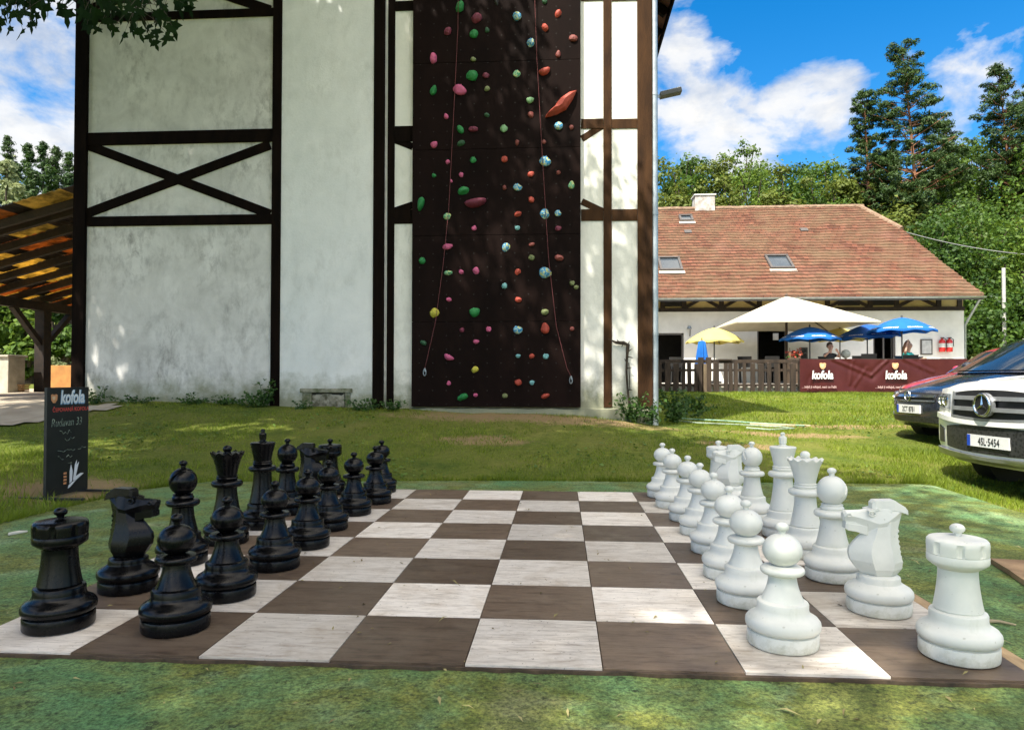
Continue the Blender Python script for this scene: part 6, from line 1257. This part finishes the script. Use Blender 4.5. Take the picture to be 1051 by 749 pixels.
# litter fallen from the trees, on slab and board
n = 1100; x = nr.uniform(-3.4, 3.7, n); y = nr.uniform(-1.6, 4.4, n); onb = (np.abs(x) < 4*S) & (y > 0) & (y < 8*S); keep = ~onb | (nr.random(n) < 0.45); x, y, onb = x[keep], y[keep], onb[keep]
C = np.stack([x, y, np.where(onb, 0.004, -0.014)], 1); Nn_ = unit(np.stack([nr.normal(size=len(x))*0.2, nr.normal(size=len(x))*0.2, np.ones(len(x))], 1)); V, Fq = leaves(C, Nn_, nr.uniform(0.008, 0.032, len(x)), 0.35)
n2_ = 420; x2 = nr.uniform(-3.3, 3.6, n2_); y2 = nr.uniform(-1.5, 4.2, n2_); on2 = (np.abs(x2) < 4*S+0.02) & (y2 > -0.03) & (y2 < 8*S+0.02); kk = ~on2 | (nr.random(n2_) < 0.18); x2, y2, on2 = x2[kk], y2[kk], on2[kk]
C2 = np.stack([x2, y2, np.where(on2, 0.005, -0.012)], 1); V2, F2 = leaves(C2, unit(np.stack([nr.normal(size=len(x2))*0.15, nr.normal(size=len(x2))*0.15, np.ones(len(x2))], 1)), nr.uniform(0.03, 0.065, len(x2)), 0.16)
F2 = F2+len(V); V = np.concatenate([V, V2]); Fq = np.concatenate([Fq, F2])
m_lit = foliage('litter_leaf', (0.06, 0.04, 0.018), (0.38, 0.34, 0.15), 0.1, 0.8, (0.62, 0.62, 0.42)); lt = np_mesh('leaf_litter', V, Fq, m_lit); tag(lt, 'small dry leaves and catkins scattered over terrace and chessboard', 'leaf litter', kind='stuff')
# ------------------------------------------------------------------ trees
m_bark = M('bark', (0.075, 0.055, 0.038), (0.035, 0.026, 0.018), 0.95, 6, 0.8, 20, (1, 1, 0.3)); m_pbark = M('pine_bark', (0.33, 0.15, 0.075), (0.15, 0.075, 0.045), 0.95, 5, 0.7, 20, (1, 1, 0.4))
def dull(mt, s_):
    mt.node_tree.nodes['Principled BSDF'].inputs['Specular IOR Level'].default_value = s_; return mt
L1 = foliage('leaf_mid', (0.018, 0.055, 0.007), (0.085, 0.155, 0.017)); L2 = foliage('leaf_light', (0.035, 0.085, 0.012), (0.14, 0.22, 0.028)); L3 = foliage('leaf_deep', (0.012, 0.04, 0.008), (0.052, 0.11, 0.014))
L4 = foliage('leaf_yellowish', (0.045, 0.075, 0.012), (0.16, 0.20, 0.035)); LW = foliage('leaf_willow', (0.10, 0.13, 0.055), (0.26, 0.30, 0.14)); LP = foliage('pine_needle', (0.014, 0.038, 0.010), (0.060, 0.110, 0.024), 0.15); LS = foliage('spruce_needle', (0.012, 0.038, 0.010), (0.045, 0.10, 0.020), 0.15)
LM = dull(foliage('maple_leaf', (0.004, 0.012, 0.003), (0.013, 0.03, 0.006), 0.05, 0.8), 0.06)
def limb(b, p, q, r0, r1, rg, n=5, wob=0.06):
    p, q = Vector(p), Vector(q); L = (q-p).length; pts = [p.lerp(q, i/n)+(Vector((rg.gauss(0, 1), rg.gauss(0, 1), rg.gauss(0, .5)))*wob*L*(1 if 0 < i < n else 0)*0.5) for i in range(n+1)]
    b.tube(pts, [r0+(r1-r0)*i/n for i in range(n+1)], 7); return pts
def broadleaf(lab, base, h, w, mt, n=3600, leaf=0.34, seed=0, group='trees behind the farmhouse', bottom=0.12, name='broadleaf_tree', clusters=30, trunk=0.22, sparse=False, up=0.5, drop=0.0):
    rg = random.Random(seed); ng = np.random.default_rng(seed+5); t = thing(name, lab, 'tree', base, 0, group)
    b = MB(); limb(b, (0, 0, -0.3), (rg.uniform(-.3, .3), rg.uniform(-.3, .3), h*0.72), trunk, trunk*0.35, rg, 6, 0.05)
    cs, rs = [], []; zc_ = h*(bottom+1)/2; hz_ = h*(1-bottom)/2
    for i in range(clusters):
        d = Vector((rg.gauss(0, 1), rg.gauss(0, 1), rg.gauss(0, 1))).normalized(); k = rg.uniform(0.45, 0.95)
        zn = max(-1.0, min(0.93, d.z*k*1.3)); tap = 1.0-0.5*max(0, zn)**3-0.12*max(0, -zn); c = Vector((d.x*k*w/2*tap, d.y*k*w/2*tap, zc_+zn*hz_)); cs.append(c); rs.append(rg.uniform(0.13, 0.22)*w*(0.75 if sparse else 1)*(1-0.3*max(0, zn))*(1 if clusters < 60 else 0.8))
        if i % 4 == 0: limb(b, (0, 0, h*rg.uniform(0.25, 0.5)), c, trunk*0.35, 0.03, rg, 4)
    b.build('trunk', m_bark, t, smooth=60)
    C, Nr = crown_pts(cs, rs, n, ng, up=up, shell=0.35 if not sparse else 0.1, flat=0.75)
    m_ = int(n*0.12); C[:m_] += ng.normal(size=(m_, 3))*0.05*w
    if drop: C[:, 2] -= drop*ng.random(n)**2*h*0.12
    V, Fq = leaves(C, Nr, leaf, 0.62, ng); np_mesh('crown', V, Fq, mt, t); return t
def conifer(lab, base, h, w, mt, n=2600, seed=0, group='conifers on the far hillside', pine=False, lean=(0, 0), bare=0.35, tuft=0.45, name='spruce_tree', dens=1.0):
    rg = random.Random(seed); ng = np.random.default_rng(seed+9); t = thing(name, lab, 'tree', base, 0, group)
    b = MB(); top = Vector((lean[0], lean[1], h)); P_ = lambda s_: Vector((lean[0]*s_**0.8+0.15*math.sin(s_*5+seed), lean[1]*s_, h*s_))
    b.tube([P_(i/10) for i in range(11)], [max(0.03, (0.26 if pine else 0.2)*(1-i/10.5)) for i in range(11)], 8); cs, rs = [], []
    lv = int((140 if pine else 60)*dens)
    for i in range(lv):
        s_ = bare+(1-bare)*(i+rg.random())/lv; p = P_(s_); f = (s_-bare)/(1-bare)
        if pine: ln = w*0.5*(1.0-0.80*f**1.15)*rg.uniform(0.5, 1.12)*(0.55+0.45*min(1, f*5)); up_ = rg.uniform(-0.05, 0.4)+0.3*f
        else: ln = w*0.5*(1-f)**0.9*rg.uniform(0.7, 1.1)+0.15; up_ = rg.uniform(-0.35, 0.05)
        a = rg.uniform(0, 2*PI); q = p+Vector((math.cos(a)*ln, math.sin(a)*ln, up_*ln)); 
        if pine: limb(b, p, q, 0.06*(1.2-f), 0.015, rg, 4, 0.08)
        m_ = max(3, int(ln/(0.30 if pine else 0.4)))
        for k in range(m_):
            u = (k+1)/m_ if pine else (k+0.6)/m_
            if pine and u < 0.42: continue
            c = p.lerp(q, u)+Vector((rg.gauss(0, 1), rg.gauss(0, 1), rg.gauss(0, 0.5) if pine else 0))*(0.17 if pine else 0.12)*ln; cs.append(c); rs.append((rg.uniform(0.2, 0.52)*(1-0.25*f) if pine else rg.uniform(0.25, 0.5))*(w/6)**0.5)
    cs.append(P_(1.0)); rs.append(0.3)
    b.build('trunk', m_pbark if pine else m_bark, t, smooth=60)
    C, Nr = crown_pts(cs, rs, n, ng, up=0.5, shell=0.15, flat=0.5 if pine else 0.6); V, Fq = leaves(C, Nr, tuft*(0.85 if pine else 1), 0.24, ng); np_mesh('crown', V, Fq, mt, t); return t
def stand_at(px, Y, ytop):
    x = X_(px, Y); z = H(x, Y); return (x, Y, z), Z_(ytop, Y, px)-z
def wpx(w, Y): return w/F*(Y-CAM[1])
# wood behind the farmhouse, left to right
for i, (px, ytop, w, Y, mt, k, lab, kw) in enumerate((
    (684, 163, 44, 44, L4, 0, 'sunlit green tree just right of the downpipe behind the roof', {}), (712, 157, 46, 46, L1, 0, 'rounded tree above the chimney behind the roof', {}), (738, 163, 40, 44, L4, 0, 'bushy tree right of the chimney behind the roof', {}),
    (760, 141, 34, 48, L2, 0, 'tall wispy birch with see-through crown above the roof', dict(n=4500, sparse=True, leaf=0.22, name='birch_tree')), (786, 160, 44, 43, L2, 0, 'pale green drooping tree right of the wispy birch', dict(drop=1.0, leaf=0.22)), (806, 168, 34, 42, L4, 0, 'low yellowish green tree above the roof middle', {}),
    (832, 172, 44, 47, L1, 0, 'broad mid green tree left of the pines', {}), (856, 166, 40, 50, L2, 0, 'light green tree under the left pine', {}), (876, 185, 44, 44, L4, 0, 'yellow green tree at the roof end', {}), (905, 195, 50, 45, L3, 0, 'dark green tree between the two left pines', {}),
    (930, 190, 56, 42, L4, 0, 'yellow green tree in front of the tall pine trunk', {}), (965, 168, 60, 46, L1, 0, 'big green tree right of the tall pine', {}), (1000, 148, 70, 48, L2, 0, 'big bright green tree beside the right pine', dict(n=9500)), (1048, 160, 70, 44, L1, 0, 'large green tree at the right picture edge', dict(n=9500)),
    (955, 230, 64, 36, L3, 0, 'dark green lower tree past the house corner', {}), (1005, 205, 80, 37, L1, 0, 'leafy mid green tree behind the white pole', dict(n=9500)), (1055, 225, 70, 35, L2, 0, 'leafy light green tree right of the white pole', dict(n=9000)), (985, 300, 60, 33, L3, 0, 'dark green bushy tree low beside the house corner', dict(bottom=0.02)),
    (1030, 300, 60, 32.5, L1, 0, 'green bushy tree low behind the white pole', dict(bottom=0.02)), (1075, 290, 70, 33, L3, 0, 'dark bushy tree low at the right picture edge', dict(bottom=0.02)), (868, 205, 40, 40, L1, 0, 'green tree peeking over the roof hip', {}), (1095, 170, 80, 46, L1, 0, 'tall green tree beyond the right picture edge', {}),
    (985, 150, 60, 54, L3, 0, 'dark tree deep between the two tall pines', {}), (1018, 140, 60, 56, L1, 0, 'tree deep behind the right pine', {}), (912, 158, 44, 54, L3, 0, 'dark tree deep behind the foot of the tallest pine', {}), (1062, 132, 60, 55, L3, 0, 'dark tree deep at the right picture edge', {}),
    (698, 168, 40, 54, L3, 0, 'dark tree deep behind the chimney', {}), (724, 166, 40, 55, L1, 0, 'tree deep behind the roof beside the birch', {}), (772, 170, 40, 55, L1, 0, 'tree deep behind the roof between birch and drooping tree', {}), (818, 170, 44, 54, L3, 0, 'dark tree deep behind the middle of the roof', {}), (846, 168, 44, 55, L1, 0, 'tree deep behind the roof left of the slim pine', {}))):
    base, h = stand_at(px, Y, ytop); broadleaf(lab, base, h, wpx(w, Y)*2.3, mt, seed=20+i, **{**dict(leaf=0.27 if Y > 40 else 0.21, n=13000, clusters=80), **{k_: (int(v_*1.6) if k_ == 'n' else v_) for k_, v_ in kw.items()}})
base, h = stand_at(1000, 30.5, 358); broadleaf('yellow green shrub beside the house corner', base, h, wpx(30, 30.5), L4, n=1500, leaf=0.2, seed=90, bottom=0.0, name='garden_shrub', clusters=14, trunk=0.06, group='shrubs near the buildings')
for i, (px, ytop, bx_, w, Y, lab, bare, n) in enumerate(((927, 52, 968, 88, 43, 'tallest pine with long bare leaning reddish trunk', 0.40, 5600), (889, 97, 893, 56, 44, 'slimmer dark pine left of the tallest pine', 0.34, 3600), (1031, 72, 1055, 64, 45, 'pine with pale leaning trunk near the right picture edge', 0.52, 3200), (975, 128, 978, 50, 50, 'short dark pine behind the tallest pine', 0.3, 2600), (1062, 95, 1062, 60, 50, 'dark pine beyond the right picture edge', 0.35, 2600))):
    x = X_(bx_, Y); z = H(x, Y); conifer(lab, (x, Y, z), Z_(ytop, Y, px)-z, wpx(w, Y)*1.38, LP, int(n*7), 60+i, 'tall pines behind the farmhouse', True, (X_(px, Y)-x, 0), bare, 0.30, 'pine_tree', 1.0)
# hillside on the left
for i, (px, ytop, w, Y) in enumerate(((-22, 150, 34, 60), (4, 141, 36, 62), (24, 149, 34, 58), (40, 147, 32, 63), (54, 152, 34, 60), (70, 158, 34, 64), (84, 166, 34, 60), (14, 170, 36, 54), (46, 172, 36, 54), (66, 178, 36, 55), (30, 176, 34, 52), (-8, 178, 36, 53))):
    base, h = stand_at(px, Y, ytop); conifer('spruce %s on the left hillside' % ('nearest the picture edge', 'tallest of the row', 'with blunt top', 'third from the tower post', 'second from the tower post', 'next to the tower post', 'behind the tower post', 'in the lower row by the willow', 'in the lower row at the middle', 'in the lower row by the tower post', 'in the lower row above the shed edge', 'behind the pale willow')[i], base, h, wpx(w, Y)*1.9, (LS, LP, L3)[i % 3], 8000, 120+i, tuft=0.36)
base, h = stand_at(8, 30, 164); broadleaf('silvery pale willow above the left shed roof', base, h, wpx(62, 30), LW, n=5200, leaf=0.24, seed=140, name='willow_tree', group='trees left of the tower', bottom=0.1)
for i, (px, ytop, w, Y, mt, lab) in enumerate(((-30, 280, 60, 24, L1, 'green tree beyond the left picture edge under the shed'), (8, 290, 44, 25, L2, 'light green tree seen under the shed left of the post'), (42, 285, 44, 26, L1, 'mid green tree seen under the shed right of the post'), (72, 290, 44, 24.5, L3, 'dark green tree seen under the shed beside the tower'), (30, 330, 40, 22, L2, 'leafy bush tree low under the shed'), (66, 335, 36, 22, L1, 'leafy bush tree by the tower under the shed'))):
    base, h = stand_at(px, Y, ytop); broadleaf(lab, base, h, wpx(w, Y)*1.3, mt, n=2600, leaf=0.26, seed=150+i, group='trees left of the tower', bottom=0.05, clusters=20)
base, h = stand_at(55, 18, 368); broadleaf('pale clipped shrub behind the ochre wall', base, h, wpx(32, 18), LW, n=900, leaf=0.13, seed=170, name='garden_shrub', clusters=10, trunk=0.05, bottom=0.0, group='shrubs near the buildings')
# the two maples whose crowns shade the board
def maple(lab, base, crown, n, seed, zlow):
    rg = random.Random(seed); ng = np.random.default_rng(seed); t = thing('maple_tree', lab, 'tree', base, 0, 'maples shading the terrace'); bx, by, bz = base
    b = MB(); fork = Vector((crown[0]*0.3-bx*0.3, (crown[1]-by)*0.3, 4.2)); limb(b, (0, 0, -0.3), fork, 0.36, 0.26, rg, 6, 0.04); cs, rs = [], []
    for i in range(100):
        d = Vector((rg.gauss(0, 1), rg.gauss(0, 1), rg.gauss(0, 0.8))).normalized(); k = rg.uniform(0.35, 1.0)
        c = Vector((crown[0]-bx+d.x*k*crown[3], crown[1]-by+d.y*k*crown[4], max(zlow-bz, crown[2]-bz+d.z*k*crown[5]))); cs.append(c); rs.append(rg.uniform(0.8, 1.7))
        if i % 2 == 0: limb(b, fork, c, 0.13, 0.03, rg, 6, 0.10)
    b.build('trunk', m_bark, t, smooth=60); C, Nr = crown_pts(cs, rs, n, ng, up=0.9, shell=0.2, flat=0.6); V, Fq = leaves(C, Nr, 0.17, 0.75, ng); np_mesh('crown', V, Fq, LM, t); return t
mA = maple('big maple behind the photographer shading the board', (-4.6, -5.4, -0.05), (-4.7, -3.0, 10.2, 4.4, 4.5, 2.6), 40000, 201, 6.9)
mB = maple('maple standing left of the terrace with a twig hanging into the picture', (-9.6, 3.2, 0.15), (-7.2, 4.3, 10.0, 5.6, 4.0, 2.4), 54000, 202, 7.2)
def maple_leaf():
    pts = [(0, -0.05), (0.10, 0.02), (0.36, -0.06), (0.30, 0.10), (0.50, 0.30), (0.27, 0.34), (0.22, 0.42), (0.10, 0.40), (0.14, 0.66), (0.0, 1.0)]
    return pts+[(-x, y) for x, y in pts[-2:0:-1]]
ml = maple_leaf(); bo = Vector(mB.location); b = MB(); tw_ = MB(); rg = random.Random(5)
root_ = Vector((-9.0, 3.2, 4.6)); tip = Vector((-2.75, 1.9, 3.75)); trunkline = limb(tw_, root_-bo, Vector((-4.3, 2.1, 4.4))-bo, 0.07, 0.03, rg, 8, 0.05)
ends = []
for px, py, Y in ((30, -30, 1.9), (60, -28, 2.1), (100, -10, 1.8), (125, -5, 2.0), (150, -8, 1.9), (178, -22, 2.1), (80, -18, 1.9), (5, -20, 2.0), (-20, -10, 2.0), (140, 8, 1.95), (115, 8, 1.95)):
    e = Vector(at(px, py, Y)); q = limb(tw_, Vector((-4.3, 2.1, 4.4))-bo, e-bo, 0.02, 0.006, rg, 5, 0.05); ends.append(e); 
leafpx = [(5, 20), (12, 34), (20, 42), (27, 14), (34, 28), (3, 6), (18, 8), (40, 8), (50, 2), (60, 18), (66, 20), (70, 6), (76, 0), (85, 12), (94, 30), (92, 38), (100, 22), (104, 42), (110, 30), (115, 12), (118, 40), (128, 48), (126, 26), (132, 14), (137, 38), (142, 22), (146, 8), (150, 34), (155, 56), (158, 26), (162, 40), (165, 12), (170, 46), (172, 30), (176, 36), (180, 8), (186, 2), (152, 44), (112, 20), (122, 4), (106, 8), (96, 4), (134, 30), (144, 40), (88, 24), (168, 22), (24, 2), (32, 6), (14, 26), (45, 16), (30, 38), (9, 12), (26, 26), (2, 28), (190, 14), (196, 4)]
for px, py in leafpx:
    for rep in range(2 if py < 34 else 1):
        Y = 1.95+rg.uniform(-0.25, 0.25); o_ = Vector(at(px+rg.uniform(-4, 4), py+rg.uniform(-6, 4)-10, Y)); s_ = rg.uniform(0.075, 0.13); dn = Vector((rg.uniform(-0.6, 0.6), rg.uniform(-0.5, 0.5), -1)).normalized(); sd = dn.cross(Vector((rg.uniform(-0.7, 0.7), 1, rg.uniform(-0.3, 0.3)))).normalized(); nn = sd.cross(dn)
        k = len(ml); b.add([o_+sd*x*s_*0.95+dn*y*s_+nn*abs(x)*s_*0.25-bo for x, y in ml]+[o_+dn*0.45*s_-bo], [(i, (i+1) % k, k) for i in range(k)])
        near_e = min(ends, key=lambda e: (e-o_).length); tw_.tube([near_e-bo, near_e.lerp(o_, 0.5)+Vector((0, 0, 0.02))-bo, o_-bo], [0.003, 0.002, 0.0012], 4)
b.build('hanging_foliage', LM, mB); tw_.build('low_branch', m_bark, mB, smooth=60)

# ------------------------------------------------------------------ weeds and shrubs at the tower foot
m_wd = foliage('weed_leaf', (0.016, 0.05, 0.010), (0.06, 0.13, 0.02), 0.25)
def weed(lab, px, Y, h, w, n, seed, leaf=0.07, mt=m_wd, name='weed_plant', x=None):
    rg = random.Random(seed); ng = np.random.default_rng(seed); x = X_(px, Y) if x is None else x; t = thing(name, lab, 'plant', (x, Y, H(x, Y)-0.02), 0, 'weeds at the foot of the tower'); b = MB(); cs = []; 
    for i in range(max(3, n//28)):
        e = Vector((rg.gauss(0, w/2.6), rg.gauss(0, w/3.5), h*rg.uniform(0.45, 1))); b.tube([(e.x*0.2, e.y*0.2, 0), (e.x*0.6, e.y*0.6, e.z*0.6), e], [0.007, 0.005, 0.003], 5)
        for k in range(28): s_ = rg.uniform(0.2, 1); cs.append((e.x*(0.2+0.8*s_)+rg.gauss(0, 0.05), e.y*(0.2+0.8*s_)+rg.gauss(0, 0.04), e.z*s_))
    b.build('stems', m_wd, t); C = np.array(cs); V, Fq = leaves(C, unit(ng.normal(size=C.shape)*0.7+np.array([0, -0.3, 0.8])), leaf, 0.55, ng); np_mesh('leaves', V, Fq, mt, t); return t
for i, (px, Y, h, w, n, lab, lf) in enumerate(((650, 8.05, 0.55, 0.26, 260, 'tall dark leafy weed below the dead vine', 0.075), (667, 8.0, 0.38, 0.24, 160, 'leafy weed beside the foot of the downpipe', 0.075), (690, 9.4, 0.42, 0.34, 200, 'nettle clump right of the downpipe', 0.08), (702, 10.6, 0.42, 0.5, 240, 'nettle clump on the shaded lawn right of the tower', 0.08), (714, 12.0, 0.4, 0.5, 220, 'sunlit nettle clump farther from the tower', 0.09), (692, 12.6, 0.5, 0.5, 240, 'nettle clump near the fence end behind the tower corner', 0.09),
    (272, 8.1, 0.45, 0.22, 150, 'upright weed beside the second tower post', 0.07), (262, 8.05, 0.28, 0.4, 200, 'low weed left of the second tower post', 0.06), (200, 8.1, 0.2, 0.34, 170, 'low weed under the middle of the left panel', 0.055), (372, 8.0, 0.22, 0.3, 170, 'low weed right of the cellar vent', 0.06), (404, 8.05, 0.22, 0.22, 130, 'small weed at the left end of the plinth', 0.06), (98, 8.1, 0.3, 0.4, 180, 'low weed by the left corner post', 0.055), (232, 8.1, 0.22, 0.4, 170, 'creeping weed under the right of the left panel', 0.05), (140, 8.1, 0.2, 0.4, 150, 'creeping weed under the left of the left panel', 0.05), (310, 8.0, 0.16, 0.34, 130, 'creeping weed left of the cellar vent', 0.05))):
    weed(lab, px, Y, h, w, n, 300+i, lf)
